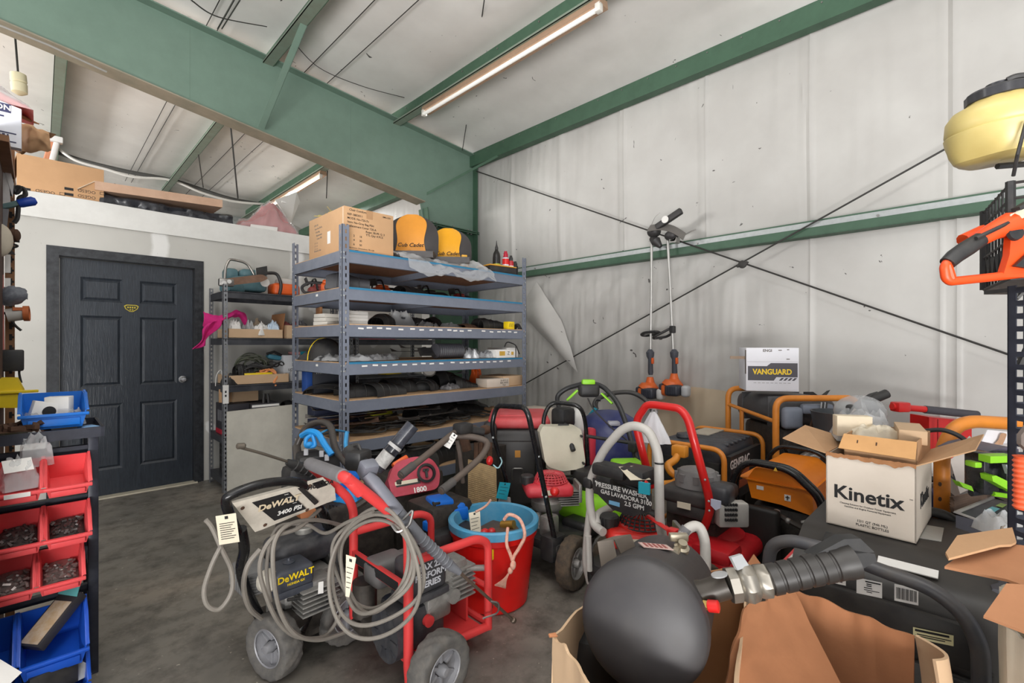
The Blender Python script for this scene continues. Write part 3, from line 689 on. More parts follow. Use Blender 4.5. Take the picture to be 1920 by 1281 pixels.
# ---- on the top shelf
def draw_big(t, d):
    mb = MB(); F_ = lambda x, z: face((x, -d[1]/2-.0004, z), (1, 0, 0), (0, -1, 0)); G_ = lambda y, z: face((-d[0]/2-.0004, y, z), (0, -1, 0), (-1, 0, 0))
    for i, (x, z, s) in enumerate(((-.155, .295, 'Chair Comforted'), (-.17, .262, 'REF: 0803011'), (-.17, .235, 'MODE: No-720-7n'), (-.17, .208, 'Item: No-Grey Bag PSH'), (-.175, .182, 'Replacement Cover 720-A'), (-.03, .158, 'Rope: 38-99: G: 3'), (-.03, .136, 'TTL Qty: 4 PCS'))):
        mb.text(s, F_(x, z), .021, .0004, ax='LEFT', bold=.01)
    mb.text('BMA-2301', F_(.14, .29), .016, .0004, bold=.01)
    for r in range(3):
        for c in range(3): mb.text(('N 2 18', 'B 4 30', 'H 6 50')[r].split()[c], F_(-.17+.05*c, .115-.03*r), .02, .0004, bold=.01)
    mb.text('Replacement: Dimensions: PB 4.08', F_(-.175, .03), .015, .0004, ax='LEFT'); mb.text('No: 1 x 1 MPC', F_(-.175, .012), .015, .0004, ax='LEFT')
    t.part('printing', mb, INK, world=False)
    mb = MB()
    for r, s in enumerate(('G.W. 38', 'Item No-720-7n', 'Grey Bag', 'Replacement', 'Cover PSH')): mb.text(s, G_(.2-.012*r, .255-.026*r), .02, .0004, ax='LEFT')
    for r in range(3): mb.text(' 2   4   6', G_(.2, .12-.022*r), .018, .0004, ax='LEFT')
    mb.text('Production Date', G_(.2, .06), .018, .0004, ax='LEFT')
    t.part('faint_printing', mb, GINK, world=False)
    mb = MB(); mb.box((-d[0]/2-.0006, -.06, .13), (.001, .05, .09)); t.part('shipping_label', mb, WHITE, world=False)
    mb = MB(); mb.box((-d[0]/2-.0008, -.255, .08), (.001, .03, .09)); t.part('side_sticker', mb, mat('brown_sticker', (150, 116, 90), .6), world=False)
    mb = MB(); mb.box((0, 0, d[2]+.0006), (.05, d[1]*.99, .001)); mb.box((0, -d[1]/2-.0006, d[2]-.03), (.05, .001, .06)); t.part('packing_tape', mb, mat('brown_tape', (176, 136, 98), .35, dirt=.1), world=False)
    mb = MB(); mb.box((-d[0]/2-.0004, -d[1]/2+.012, d[2]/2), (.001, .02, d[2]*.97)); t.part('edge_tape', mb, mat('pale_edge_tape', (220, 190, 158), .4, dirt=.1), world=False)
cbox('cardboard_box', (1.69, 3.45, 1.967), (.39, .60, .315), 0, 'large printed brown cardboard box on the rack top shelf', mat('kraft_box', (198, 158, 118), .8, dirt=.18, ds=5), draw=draw_big)
mb = MB(); random.seed(3)
for k in range(150):
    a = V((1.56+.4*random.random(), 3.55+.1*random.random(), 2.2845+.03*random.random())); b = a+V((.1*random.uniform(-1, 1), .06*random.uniform(-1, 1), .05*random.random()))
    mb.tube([a, (a+b)/2+V((0, 0, .01)), b], .0025, 4)
one('straw_bundle', mb, mat('yellow_straw', (206, 186, 96), .8, dirt=.3), 'bundle of yellow straw lying on the large printed box', 'straw', kind='stuff')
# mower seats: black shell with yellow centre panel, standing on the shelf
SEATB = mat('charcoal_vinyl', (58, 54, 54), .45, dirt=.25, bump=.15, bs=300)
def seat(base, rz, h, wd, ym, label, txt):
    t = Thing('mower_seat', label, 'seat', base, rz)
    def outline(v): return wd*(.50*(max(0, 1-max(0, (v-.52)/.48)**2.3))**.5*(.86+.14*min(1, v*3)))
    def shell(u, v, off=0, wsc=1.):
        z = h*v; w2 = outline(v)*wsc; x = (2*u-1)*w2
        y = .10*v*v-.05*(1-(2*u-1)**2)*(.5+.5*sin(pi*min(1, v*1.1)))-off
        return (x, y, z)
    mb = MB(); mb.grid(lambda u, v: shell(u, v*.995), 20, 26, th=.05); t.part('backrest', mb, SEATB, world=False)
    mb = MB()
    def pan(u, v):
        z = .03+v*.955; wz = .74-.26*sin(pi*min(1, v*1.05))**1.5
        uu = .5+(u-.5)*wz
        p = V(shell(uu, z, .006)); return p
    mb.grid(pan, 14, 26, th=-.006); t.part('yellow_panel', mb, ym, world=False)
    mb = MB(); p = V(shell(.5, .40, .022)); mb.text(txt, face(p, (1, 0, 0), (0, -1, .25)), .05, .0005, shear=.25, bold=.012); t.part('lettering', mb, INK, world=False)
    mb = MB()
    mb.grid(lambda u, v: ((2*u-1)*wd*.46, -.05-.30*v, .055+.03*sin(pi*u)*(1-v)-.012*v*v), 16, 12, th=.05); t.part('seat_cushion', mb, SEATB, world=False)
    return t
seat((2.28, 3.52, 1.967), radians(-40), .50, .47, mat('orange_yellow_vinyl', (226, 150, 52), .4, dirt=.15), 'orange and charcoal mower seat wrapped in plastic beside the printed box', 'Cub Cadet')
seat((2.66, 3.5, 1.967), radians(-40), .44, .44, mat('golden_yellow_vinyl', (236, 166, 26), .4, dirt=.1), 'smaller golden and charcoal mower seat with a label on the rack top', 'Cub Cadet')
t = Thing('plastic_wrap', 'crumpled clear plastic wrap draping over the rack top shelf edge', 'plastic wrap', (2.25, 3.15, 1.967))
def wrap(u, v):
    a = V((1.93, 3.30, 2.03)); b = V((2.72, 3.22, 2.02)); 
    p = a*(1-u)+b*u
    q = V((1.97+.9*u, 3.068, 1.90-.05*abs(sin(u*7))))
    m = p*(1-v)+q*v; m.z += .075*sin(pi*v)*(.6+.4*sin(u*9))+.022*NZ.noise(V((u*13, v*11, 0))); m.y -= .06*sin(pi*v)*0+.025*abs(NZ.noise(V((u*12, v*9, 4))))
    if v > .72: m.y = min(m.y, 3.066-.02*abs(NZ.noise(V((u*16, v*12, 9)))))
    return m
mb = MB(); mb.grid(wrap, 46, 30); t.part('film', mb, CLEAR2)
mb = MB(); c = V((2.66, 3.26, 1.967)); mb.box(c+V((0, 0, .055)), (.075, .05, .11), bev=.008, rz=-.5); mb.use(WHITE); mb.box(c+V((0, 0, .125)), (.05, .04, .03), bev=.006, rz=-.5)
mb.use(INK); mb.box(c+V((-.014, -.024, .06)), (.05, .002, .04), rz=-.5)
mb.mats.insert(0, mat('amber_label_pack', (236, 176, 60), .4, dirt=.1))
for f in mb.b.faces: f.material_index = 0 if f.calc_center_median().z < 2.077 and abs(f.calc_center_median().x-2.64) > .0 and f.material_index == 0 and len(f.verts) != 99 else f.material_index
one('amber_pack', mb, None, 'small amber and white pack propped against the smaller mower seat', 'pack')
t = Thing('parts_tray', 'flat black tray with a yellow rim on the rack top right end', 'tray', (3.0, 3.2, 1.967), -.1)
mb = MB(); mb.box((0, 0, .03), (.30, .2, .06), bev=.012); t.part('body', mb, BLACK, world=False); mb = MB(); mb.box((0, 0, .064), (.31, .21, .01), bev=.004); t.part('rim', mb, mat('ochre_rim', (222, 160, 56), .5), world=False)
def bottle(name, c, r, h, prof, bodym, capm, label, cat='bottle', lab=None):
    t = Thing(name, label, cat, c)
    mb = MB(); mb.lathe([(0, 0)]+[(r*a, h*b) for a, b in prof if b <= .72]+[(0, h*.72)], (0, 0, 0), (0, 0, 1), 20); t.part('body', mb, bodym, world=False)
    mb = MB(); q = [(r*a, h*b) for a, b in prof if b >= .72]; mb.lathe([(0, h*.715)]+q+[(0, h)], (0, 0, 0), (0, 0, 1), 16); t.part('cap', mb, capm, world=False)
    if lab: mb = MB(); mb.lathe([(r*1.012, h*lab[0]), (r*1.012, h*lab[1])], (0, 0, 0), (0, 0, 1), 20); t.part('label_band', mb, lab[2], world=False)
    return t
PS = [(.9, 0), (1, .02), (1, .5), (.85, .6), (.5, .68), (.35, .72), (.42, .72), (.4, .78), (.16, .88), (.06, 1)]
PC = [(.9, 0), (1, .02), (1, .68), (.8, .715), (.72, .72), (.72, .86), (.5, .92), (.45, .99)]
def onfront(px, z, y=3.16): p = PY(px, 500, y); return (p.x, p.y, z)
bottle('squeeze_bottle', onfront(931, 1.967), .037, .30, PS, mat('black_bottle', (28, 26, 24), .25, dirt=.1), BLACK, 'black pointed squeeze bottle on the rack top', lab=(.08, .28, mat('yellow_green_label', (170, 170, 60), .5, dirt=.3)))
bottle('spray_can', onfront(948, 1.967), .033, .22, PC, mat('white_can_label', (206, 214, 222), .35, dirt=.2), mat('maroon_red_cap', (170, 24, 48), .3, dirt=0), 'white and red spray can beside the black pointed bottle', lab=(.42, .66, RED))
bottle('spray_can', onfront(958, 1.967, 3.13), .026, .18, PC, mat('crimson_can', (170, 34, 44), .3, dirt=.1), BLACK, 'slim crimson can between spray can and rack post', lab=(.2, .45, WHITE))
bottle('spray_can', onfront(966, 1.967, 3.2), .028, .15, PC, BLACK, BLACK, 'short black can against the right rack post')
# ---- generic stock
def bag(c, d, rz, label, m, group, seedv, cat='bag', name='plastic_bag', inner=None):
    t = Thing(name, label, cat, c, rz, group)
    def f(u, v, sc=1., se=seedv):
        a = (2*u-1); b = (2*v-1); e = max(0, 1-a**4)*max(0, 1-b**4)
        return (a*d[0]/2*(1+.06*NZ.noise(V((v*4, se, 0)))), b*d[1]/2*(1+.06*NZ.noise(V((u*4, se, 3)))), .002+d[2]*sc*e**.6*(.75+.5*NZ.noise(V((u*5, v*5, se)))+.18*NZ.noise(V((u*13, v*13, se)))))
    mb = MB(); mb.grid(f, 16, 12); mb.bx(-d[0]*.46, -d[1]*.46, 0, d[0]*.46, d[1]*.46, .003); t.part('bag', mb, m, world=False)
    if inner: mb = MB(); mb.grid(lambda u, v: f(u, v, .8, seedv+9), 10, 8); t.part('contents', mb, inner, world=False)
    return t
def blade(c, L, w, rz, label, group, m=None, tilt=0, z=0):
    t = Thing('mower_blade', label, 'mower blade', c, rz, group); m = m or STEELD  # spare mower blade, flat with lifted ends
    mb = MB()
    def f(u, v):
        x = (u-.5)*L; k = abs(2*u-1); y = (v-.5)*w*(1-.1*k); lift = .025*max(0, (k-.72)/.28)*(1 if (v > .5) else .1)
        return (x, y, .004+lift+tilt*x)
    mb.grid(f, 24, 4, th=.004); mb.use(m); mb.cyl((0, 0, .0), (0, 0, .010), w*.3, 12); t.part('blade', mb, m, world=False); return t
STEELD = mat('dark_blade_steel', (64, 60, 58), .5, .4, .4, 20, dcol=(104, 96, 88))
def belt(c, R1, R2, rz, label, group, n=1, th=.008):
    t = Thing('drive_belt', label, 'belt', c, rz, group)
    for q in range(n):
        pts = [(R1*(1-.07*q)*cos(a)+.03*sin(3*a+q), R2*(1-.09*q)*sin(a)+.02*cos(2*a+q), th+.016*q+.012*abs(sin(2*a+q))) for a in [2*pi*k/36 for k in range(36)]]
        mb = MB(); mb.tube(pts, th, 6, closed=True); t.part('loop', mb, RUBBER, world=False)
    return t
def shroud(c, d, rz, label, group=None, m=BLACK, seedv=0, name='plastic_shroud', cat='mower part', ribs=3):
    t = Thing(name, label, cat, c, rz, group)
    def f(u, v):
        a = pi*u; r = 1+.12*sin(seedv+v*5)
        return (d[0]*(v-.5), -d[1]/2*cos(a)*r, max(.001, d[2]*sin(a)**.6*(.62+.38*sin(pi*(v*.8+.1+.05*seedv))) * r))
    mb = MB(); mb.grid(f, 16, 18, th=.004); t.part('shell', mb, m, world=False)
    mb = MB()
    for k in range(ribs):
        v = (k+1)/(ribs+1)
        mb.tube([V(f(i/12, v))+V((0, 0, .002)) for i in range(13)], .006, 6)
    t.part('ribs', mb, m, world=False); return t
def stockbox(c, d, rz, label, m, group=None, name='carton', marks=None, cat='box'):
    t = Thing(name, label, cat, c, rz, group); mb = MB(); mb.box((0, 0, d[2]/2), d, bev=.002); t.part('carton', mb, m, world=False)
    if marks:
        mb = MB()
        for (txt, x, z, s) in marks: mb.text(txt, face((x, -d[1]/2-.0004, z), (1, 0, 0), (0, -1, 0)), s, .0004)
        t.part('printing', mb, INK, world=False)
    return t
def chainsaw(c, rz, label, group, body, bar=True, rx=0, handle=True, L=.34, name='chainsaw', barm=None, s=1.):
    S_ = Matrix.Scale(s, 4)
    # body along local x (bar towards +x), handle at -x
    t = Thing(name, label, 'chainsaw', c, rz, group)
    mb = MB(S_); mb.box((0, 0, .085), (.22, .16, .11), bev=.028, seg=3); mb.box((-.02, 0, .15), (.15, .11, .06), bev=.022, seg=3); mb.box((.07, 0, .06), (.1, .17, .08), bev=.02)
    t.part('engine_housing', mb, body, world=False)
    mb = MB(S_); mb.tube(fillet([(-.10, -.0, .03), (-.30, 0, .02), (-.33, 0, .09), (-.24, 0, .145), (-.08, 0, .14)], .04, 4), .017, 8); t.part('rear_handle', mb, BLACK, world=False)
    mb = MB(S_); mb.tube(fillet([(.05, -.10, .04), (.06, -.11, .16), (.05, -.08, .235), (.04, .07, .235), (.02, .10, .1)], .05, 4), .012, 8); t.part('front_handle', mb, BLACKG, world=False)
    mb = MB(S_); mb.box((.125, 0, .20), (.015, .14, .09), bev=.006, ry=.35); t.part('hand_guard', mb, BLACK, world=False)
    mb = MB(S_); mb.lathe([(.0, .006), (.055, .006), (.06, 0)], (-.01, -.083, .085), (0, -1, 0), 18)
    for k in range(8): mb.box((-.01+.035*cos(k*pi/4), -.091, .085+.035*sin(k*pi/4)), (.03, .004, .006), ry=-k*pi/4)
    t.part('starter_cover', mb, DGREY, world=False)
    if bar:
        mb = MB(S_); mb.prism(fillet([(.10, .03, .035), (.10+L, .03, .03), (.13+L, .03, .06), (.10+L, .03, .095), (.10, .03, .10)], .03, 4), (0, .006, 0)); b_ = t.part('guide_bar', mb, barm or STEEL, world=False)
        mb = MB(S_); mb.tube(fillet([(.10, .033, .032), (.10+L, .033, .027), (.135+L, .033, .06), (.10+L, .033, .098), (.10, .033, .104)], .03, 4), .005, 5); t.part('chain', mb, STEELD, b_, world=False)
    return t
Z2, Z3, Z4, Z5, Z6 = SH[1]+.002, SH[2]+.002, SH[3]+.003, SH[4]+.002, SH[5]+.002
# second shelf
chainsaw((1.66, 3.72, Z2), -.5, 'orange chainsaw at the left end of the second rack shelf', 'chainsaws on the grey rack', ORANGE, L=.3, s=.68)
shroud((1.62, 3.33, Z2), (.30, .22, .12), -.5, 'folded grey and black mower bag panel on the second rack shelf corner', None, DGREY, 1)
chainsaw((2.08, 3.68, Z2), 3.3, 'orange topped chainsaw right of the corner post on the second shelf', 'chainsaws on the grey rack', ORANGE, bar=False, s=.66)
shroud((2.20, 3.40, Z2), (.26, .16, .09), .2, 'black plastic cover between chainsaws on the second rack shelf', None, BLACK, 3)
chainsaw((2.6, 3.72, Z2), 2.9, 'black handled chainsaw in the middle of the second shelf', 'chainsaws on the grey rack', mat('black_saw_body', (40, 38, 38), .4), bar=False, s=.66)
chainsaw((2.98, 3.75, Z2), 3.2, 'red and black chainsaw at the right of the second shelf', 'chainsaws on the grey rack', mat('dull_red_saw', (150, 44, 40), .4), bar=False, s=.66)
# third shelf
for k in range(4):
    stockbox((1.63, 3.28, Z3+.025*k), (.17, .12, .024), .1*k-.1, 'thin white box in the stack at the rack corner post, number %s from the bottom' % ('one', 'two', 'three', 'four')[k], mat('white_box_board', (214, 212, 208), .6, dirt=.15), 'stacked thin white boxes')
    if k < 3: stockbox((1.56, 3.55, Z3+.03*k), (.15, .15, .028), .3-.1*k, 'pale flat packet stacked on the left end of the third shelf, layer %s' % ('one', 'two', 'three')[k], mat('pale_packet', (200, 196, 188), .6, dirt=.2), 'pale packets on the third shelf')
t = stockbox((1.62, 3.86, Z3), (.02, .16, .16), -.2, 'upright brown card panel at the left end of the third shelf', CARDIN, name='card_panel')
random.seed(11)
items3 = [('shroud', 720, 3.4, .24, .14, .09), ('bag', 748, 3.45, .24, .16, .14), ('shroud', 765, 3.55, .30, .16, .11), ('bag', 800, 3.4, .2, .14, .06), ('shroud', 812, 3.7, .14, .14, .12), ('bag', 845, 3.35, .2, .14, .05)]
lbl3 = ['black mower part near the corner post on the third shelf', 'cloudy plastic bag propped up on the third shelf', 'long black moulded handle cover on the third shelf', 'small bag of grey hardware on the third shelf', 'curved black bracket at the back of the third shelf', 'flat bag of dark parts at the middle right of the third shelf']
for k, (kind, px, y, a, b, h) in enumerate(items3):
    x = PY(px, 600, y).x
    if kind == 'bag': bag((x, y, Z3), (a, b, h), .5*sin(k*3), lbl3[k], CLEAR2, 'parts on the third shelf', k, inner=DGREY)
    else: shroud((x, y, Z3), (a, b, h), .6*sin(k*2+1), lbl3[k], 'parts on the third shelf', BLACK, k)
shroud((3.0, 3.3, Z3), (.34, .14, .10), .1, 'black trough shaped chute on the right of the third shelf', None, BLACK, 2)
shroud((2.72, 3.3, Z3), (.2, .12, .04), .3, 'low dark plate left of the black chute on the third shelf', None, RUST, 4)
stockbox((3.10, 3.14, Z3), (.085, .06, .07), .0, 'yellow and black part box at the right end of the third shelf', YELLOW, marks=[('////', 0, .035, .05)])
shroud((3.2, 3.13, Z3), (.08, .06, .05), .3, 'small black knob part beside the yellow box', None, BLACK, 5, ribs=1)
# fourth shelf
t = Thing('cap_hat', 'black cap with a yellow stripe at the left end of the fourth shelf', 'hat', (1.57, 3.6, Z4))
mb = MB(); mb.ell((1.57, 3.6, Z4), (.12, .17, .17), 20, 12); bmesh.ops.bisect_plane(mb.b, geom=mb.b.verts[:]+mb.b.edges[:]+mb.b.faces[:], plane_co=(0, 0, Z4+.001), plane_no=(0, 0, -1), clear_outer=True); t.part('crown', mb, BLACK)
mb = MB(); mb.tube([(1.57-.123*cos(a)*1.0, 3.6+.06-.0*a, Z4+.172*sin(a)) for a in [pi*k/16 for k in range(17)]], .007, 6, flat=.4); t.part('stripe', mb, YELLOW)
bag((1.55, 3.4, Z4), (.2, .3, .05), .2, 'bag of grey hoses on the left end of the fourth shelf', CLEAR2, 'bags on the fourth shelf', 3, inner=DGREY)
bag((1.52, 3.75, Z4), (.12, .2, .07), .4, 'black strap bundle at the far left of the fourth shelf', BLACK, None, 6, cat='strap', name='strap_bundle')
for k, px in enumerate((668, 700, 727)):
    y = 3.2+.08*k; bag((PY(px, 600, y).x, y, Z4), (.2, .16, .05), .4*k, 'clear bag of small parts %s on the fourth shelf' % ('next to the corner post', 'second from the corner post', 'left of the black ribbed tube')[k], CLEAR2, 'bags on the fourth shelf', 20+k, inner=GREY)
for k in range(2): blade((2.32+.04*k, 3.5-.06*k, Z4+.06+.03*k), .5, .06, .05+.06*k, 'long flat dark bar leaning over the fourth shelf bags', 'bars on the fourth shelf')
t = Thing('ribbed_duct', 'ribbed dark grey duct lying on the fourth shelf', 'duct', (2.5, 3.3, Z4))
mb = MB(); mb.lathe([(.03, -.16)]+[(.052+.012*cos(k*pi/2.)**2, -.15+.012*k) for k in range(26)]+[(.03, .16)], (2.5, 3.28, Z4+.066), (1, .1, 0), 18); t.part('duct', mb, mat('charcoal_duct', (70, 70, 76), .5, dirt=.3)); mb = MB(); mb.quad((2.2, 3.26, Z4+.03), (2.4, 3.24, Z4+.03), (2.42, 3.3, Z4+.10), (2.2, 3.3, Z4+.09), .006); t.part('guide', mb, BLACK)
for k, (x, y, h) in enumerate(((2.74, 3.25, .10), (2.88, 3.2, .07), (2.82, 3.4, .1))): bag((x, y, Z4), (.17, .14, h), .8-.5*k, ('striped silver foil bag beside the ribbed duct', 'shiny clear bag in front of the foil bag', 'rumpled clear bag behind the foil bag')[k], mat('silver_foil_film', (190, 192, 196), .22, .4, .3, 30), 'foil bags on the fourth shelf', 40+k)
t = stockbox((3.02, 3.16, Z4), (.24, .13, .075), .0, 'white parts box with a yellow label on the right of the fourth shelf', WHITE, marks=[('Z', .03, .04, .045)])
mb = MB(); mb.box((-.05, -.0655, .04), (.07, .001, .04)); mb.box((.08, -.0655, .04), (.03, .001, .03)); t.part('yellow_label', mb, mat('mustard_label', (206, 166, 70), .6), world=False)
stockbox((3.17, 3.3, Z4), (.14, .3, .09), -.1, 'plain white open box behind the labelled parts box', WHITE)
t = Thing('bent_wire', 'black bent wire looped over the white box by the rack post', 'wire', (3.18, 3.2, Z4)); mb = MB(); mb.tube(fillet([(3.12, 3.22, Z4+.1), (3.13, 3.2, Z4+.15), (3.19, 3.14, Z4+.12), (3.22, 3.12, Z4+.03)], .03), .006, 6); t.part('wire', mb, BLACK)
mb = MB(); mb.cyl((3.19, 3.14, Z4), (3.19, 3.14, Z4+.12), .004, 6); t.part('stem', mb, BLACK)
# fifth shelf
t = stockbox((1.66, 3.66, Z5), (.34, .03, .19), -.02, 'black carton with white lettering standing on the fifth shelf', mat('black_carton', (36, 38, 46), .5, dirt=.1)); mb = MB(); mb.text('HOTSEL XENGE BOTA', face((0, -.0155, .165), (1, 0, 0), (0, -1, 0)), .03, .0004, bold=.02); t.part('lettering', mb, WHITE, world=False)
stockbox((1.56, 3.86, Z5), (.12, .1, .17), 0, 'bright blue carton behind the corner post on the fifth shelf', mat('royal_blue_carton', (28, 74, 150), .5))
for k, (px, y, a, b, h, r) in enumerate(((600, 3.55, .24, .36, .07, .5), (680, 3.28, .36, .22, .09, -.2), (716, 3.22, .3, .2, .10, .25), (745, 3.34, .26, .16, .12, .1), (775, 3.42, .34, .18, .10, -.4), (800, 3.3, .2, .16, .09, .6), (842, 3.5, .4, .2, .13, .1), (868, 3.3, .22, .16, .09, -.2))):
    lb = ['black curved mower deck chute at the left end of the fifth shelf', 'long black bumper moulding on the fifth shelf', 'black side cover next to the long bumper moulding', 'angular black bracket cover in the middle of the fifth shelf', 'large dark shroud behind the middle of the fifth shelf', 'small dark gear cover in the fifth shelf pile', 'broad black bag chute at the back right of the fifth shelf', 'black tube end near the white box on the fifth shelf'][k]
    x = PY(px, 700, y).x if px > 640 else 1.6
    shroud((x, y, Z5), (a, b, h), r, lb, 'mower plastics on the fifth shelf', BLACK, k)
blade((2.45, 3.62, Z5+.14), .75, .05, .05, 'long grey bar along the back of the fifth shelf', 'bars on the fifth shelf', GREY); blade((2.55, 3.5, Z5+.11), .6, .05, -.1, 'second grey bar across the fifth shelf pile', 'bars on the fifth shelf', GREY)
bag((2.12, 3.6, Z5+.13), (.18, .12, .08), .3, 'crumpled yellow plastic bag on the fifth shelf pile', YELLOW, None, 51)
bag((2.5, 3.25, Z5+.0), (.2, .1, .05), .3, 'silver wrapped hardware on the fifth shelf', mat('chrome_wrap', (180, 180, 184), .2, .6), None, 52)
t = Thing('grey_roller', 'pale grey roller with a hole on the fifth shelf pile', 'roller', (2.42, 3.45, Z5+.10)); mb = MB(); mb.lathe([(.02, .03), (.02, -.03), (.05, -.03), (.06, -.01), (.06, .01), (.05, .03), (.02, .03)], (2.42, 3.45, Z5+.155), (-.6, -1, .3), 16); t.part('hub', mb, mat('pale_grey_plastic', (170, 166, 160), .5))
t = stockbox((2.92, 3.17, Z5), (.26, .16, .075), -.05, 'pale long box with handwriting at the front of the fifth shelf', CARDW); mb = MB()
for k in range(3): mb.text(('32-0711-2', 'Belt AX92', '4 pc')[k], face((.07, -.0806, .055-.02*k), (1, 0, 0), (0, -1, 0)), .022, .0004)
t.part('handwriting', mb, INK, world=False)
stockbox((3.12, 3.26, Z5), (.3, .3, .09), .12, 'open brown box at the right end of the fifth shelf', CARD2)
bag((3.0, 3.5, Z5), (.1, .1, .2), .2, 'orange and white plastic cover behind the long pale box', ORANGE, None, 56)
# sixth shelf
stockbox((1.72, 3.75, Z6), (.42, .14, .20), 0, 'dark navy box at the back left of the sixth shelf', mat('navy_box', (32, 40, 66), .5, dirt=.2))
bag((2.08, 3.7, Z6+.06), (.2, .12, .1), 0, 'folded yellow green bag on the sixth shelf', mat('yellow_green_film', (206, 208, 50), .4), None, 61)
random.seed(5)
for k in range(22):
    x = 1.55+1.15*random.random(); y = 3.16+.5*random.random(); L = random.uniform(.35, .6)
    blade((x, y, Z6+.004+.0085*k), L, random.uniform(.045, .07), random.uniform(-.5, .5), 'used dark mower blade in the loose pile on the sixth shelf', 'mower blades on the sixth shelf', (STEELD, mat('worn_blade_steel', (104, 100, 96), .45, .5, .4, 25), RUST)[k % 3 if k % 4 else 0], tilt=random.uniform(-.06, .06))
for k in range(5): belt((1.75+.28*k, 3.25+.05*(k % 2), Z6+.01), .16, .09, .5*k, 'black drive belt coiled on the sixth shelf blade pile', 'drive belts on the sixth shelf', 2)
for k, (x, y, a, b, h, r) in enumerate(((2.55, 3.55, .6, .2, .14, .2), (2.85, 3.5, .5, .22, .10, -.25), (2.62, 3.7, .5, .2, .2, .1), (3.0, 3.62, .4, .2, .16, 0))):
    shroud((x, y, Z6), (a, b, h), r, ('black mower discharge chute on the right of the sixth shelf', 'flat black deck cover at the right of the sixth shelf', 'tall black cover at the back of the sixth shelf', 'dark blue black cover in the back right corner of the sixth shelf')[k], 'mower plastics on the sixth shelf', BLACK, k+3)
bag((3.08, 3.3, Z6), (.26, .24, .08), .3, 'crumpled brown paper sheet on the right of the sixth shelf', CARD, None, 66, cat='paper', name='brown_paper')
blade((2.2, 3.12, Z6+.1), .62, .05, .12, 'long wide dark blade along the front edge of the sixth shelf', 'long blades', STEELD)
# bottom shelf
for k in range(7):
    shroud((1.62+.25*k, 3.3+.1*sin(k*2), SH[6]+.002), (.3, .26, .14+.04*sin(k)), .7*sin(k*3), 'dark mower casing in the heap on the lowest rack shelf', 'dark casings on the lowest rack shelf', (BLACK, DGREY, RUBBER)[k % 3], k)
for k in range(4): belt((1.85+.3*k, 3.18, SH[6]+.16), .17, .11, .6*k, 'black belt lying over the casings on the lowest rack shelf', 'belts on the lowest rack shelf', 2)
# ================================================================ black perforated racks against the partition
BR = mat('charcoal_rack_steel', (58, 60, 66), .4, .3, .35, 14, dcol=(110, 110, 112))
BRP = mat('grey_perforated_angle', (142, 144, 148), .4, .4, .4, 20, dcol=(90, 90, 94))
def rear_rack(x0, x1, y0, y1, zt, shelves, label):
    t = Thing('perforated_rack', label, 'shelf rack', ((x0+x1)/2, (y0+y1)/2, 0))
    for x, y, dx, dy in ((x0, y0, 1, 1), (x1, y0, -1, 1), (x0, y1, 1, -1), (x1, y1, -1, -1)):
        mb = MB(); lpost(mb, x, y, 0, zt, dx, dy, .036, .04, .012, .02); t.part('post', mb, BRP)
    for z in shelves:
        mb = MB(); g = .004
        mb.bx(x0+g, y0+g, z-.008, x1-g, y1-g, z); mb.bx(x0+g, y0+g, z-.06, x1-g, y0+g+.012, z-.004); mb.bx(x0+g, y0+g+.012, z-.06, x1-g, y0+g+.03, z-.052)
        mb.bx(x0+g, y1-g-.012, z-.06, x1-g, y1-g, z-.004); mb.bx(x0+g, y0+g, z-.06, x0+g+.012, y1-g, z-.004); mb.bx(x1-g-.012, y0+g, z-.06, x1-g, y1-g, z-.004)
        mb.tube([(x0+g, y0+g+.002, z-.006), (x1-g, y0+g+.002, z-.006)], .008, 6)
        t.part('shelf', mb, BR)
    return t
SA, SB, SCC, SD, SE = 1.79, 1.37, .947, .49, .12
r1 = rear_rack(1.143, 2.36, 4.75, 5.24, 1.85, (SA, SB, SCC, SD, SE), 'black shelf rack with perforated posts next to the door')
mb = MB(); mb.bx(1.14, 4.742, .79, 1.185, 4.748, .955); mb.use(INK)
for z in (.885, .85): mb.bx(1.155, 4.741, z, 1.168, 4.7425, z+.02)
mb.mats.insert(0, WHITE)
for f in mb.b.faces: f.material_index = 1 if f.calc_area() < .0008 and f.calc_center_median().y < 4.7428 and abs(f.calc_center_median().x-1.1615) < .008 else 0
r1.part('splice_plate', mb, None, label='white slotted splice plate on the front left post')
rear_rack(2.385, 3.42, 4.75, 5.24, 1.72, (1.37, .947, .49, .12), 'second black shelf rack hidden behind the large grey rack')
# top shelf saws
TEAL = mat('dusty_teal_enamel', (92, 128, 136), .45, dirt=.45, dcol=(60, 76, 80), ds=12)
t = Thing('chainsaw', 'dusty teal chainsaw with chrome hoop handle and rusty bar on top of the black rack', 'chainsaw', (1.45, 5.0, SA+.002))
mb = MB(); c = V((1.42, 5.05, SA+.002)); mb.box(c+V((0, 0, .10)), (.30, .24, .14), bev=.04, seg=3); mb.box(c+V((-.14, -.05, .06)), (.16, .18, .1), bev=.03, rz=.3); mb.box(c+V((.05, .02, .2)), (.24, .16, .1), bev=.04, seg=3); mb.box(c+V((-.13, .06, .19)), (.12, .14, .12), bev=.035)
t.part('engine_housing', mb, TEAL)
mb = MB(); q = lambda px, py: PY(px, py, 4.93); mb.tube(fillet([q(421, 528), q(423, 500), q(430, 487), q(437, 487), q(464, 493), q(476, 515)], .06, 5), .012, 10); t.part('hoop_handle', mb, mat('dull_chrome', (176, 172, 166), .25, .85, .3))
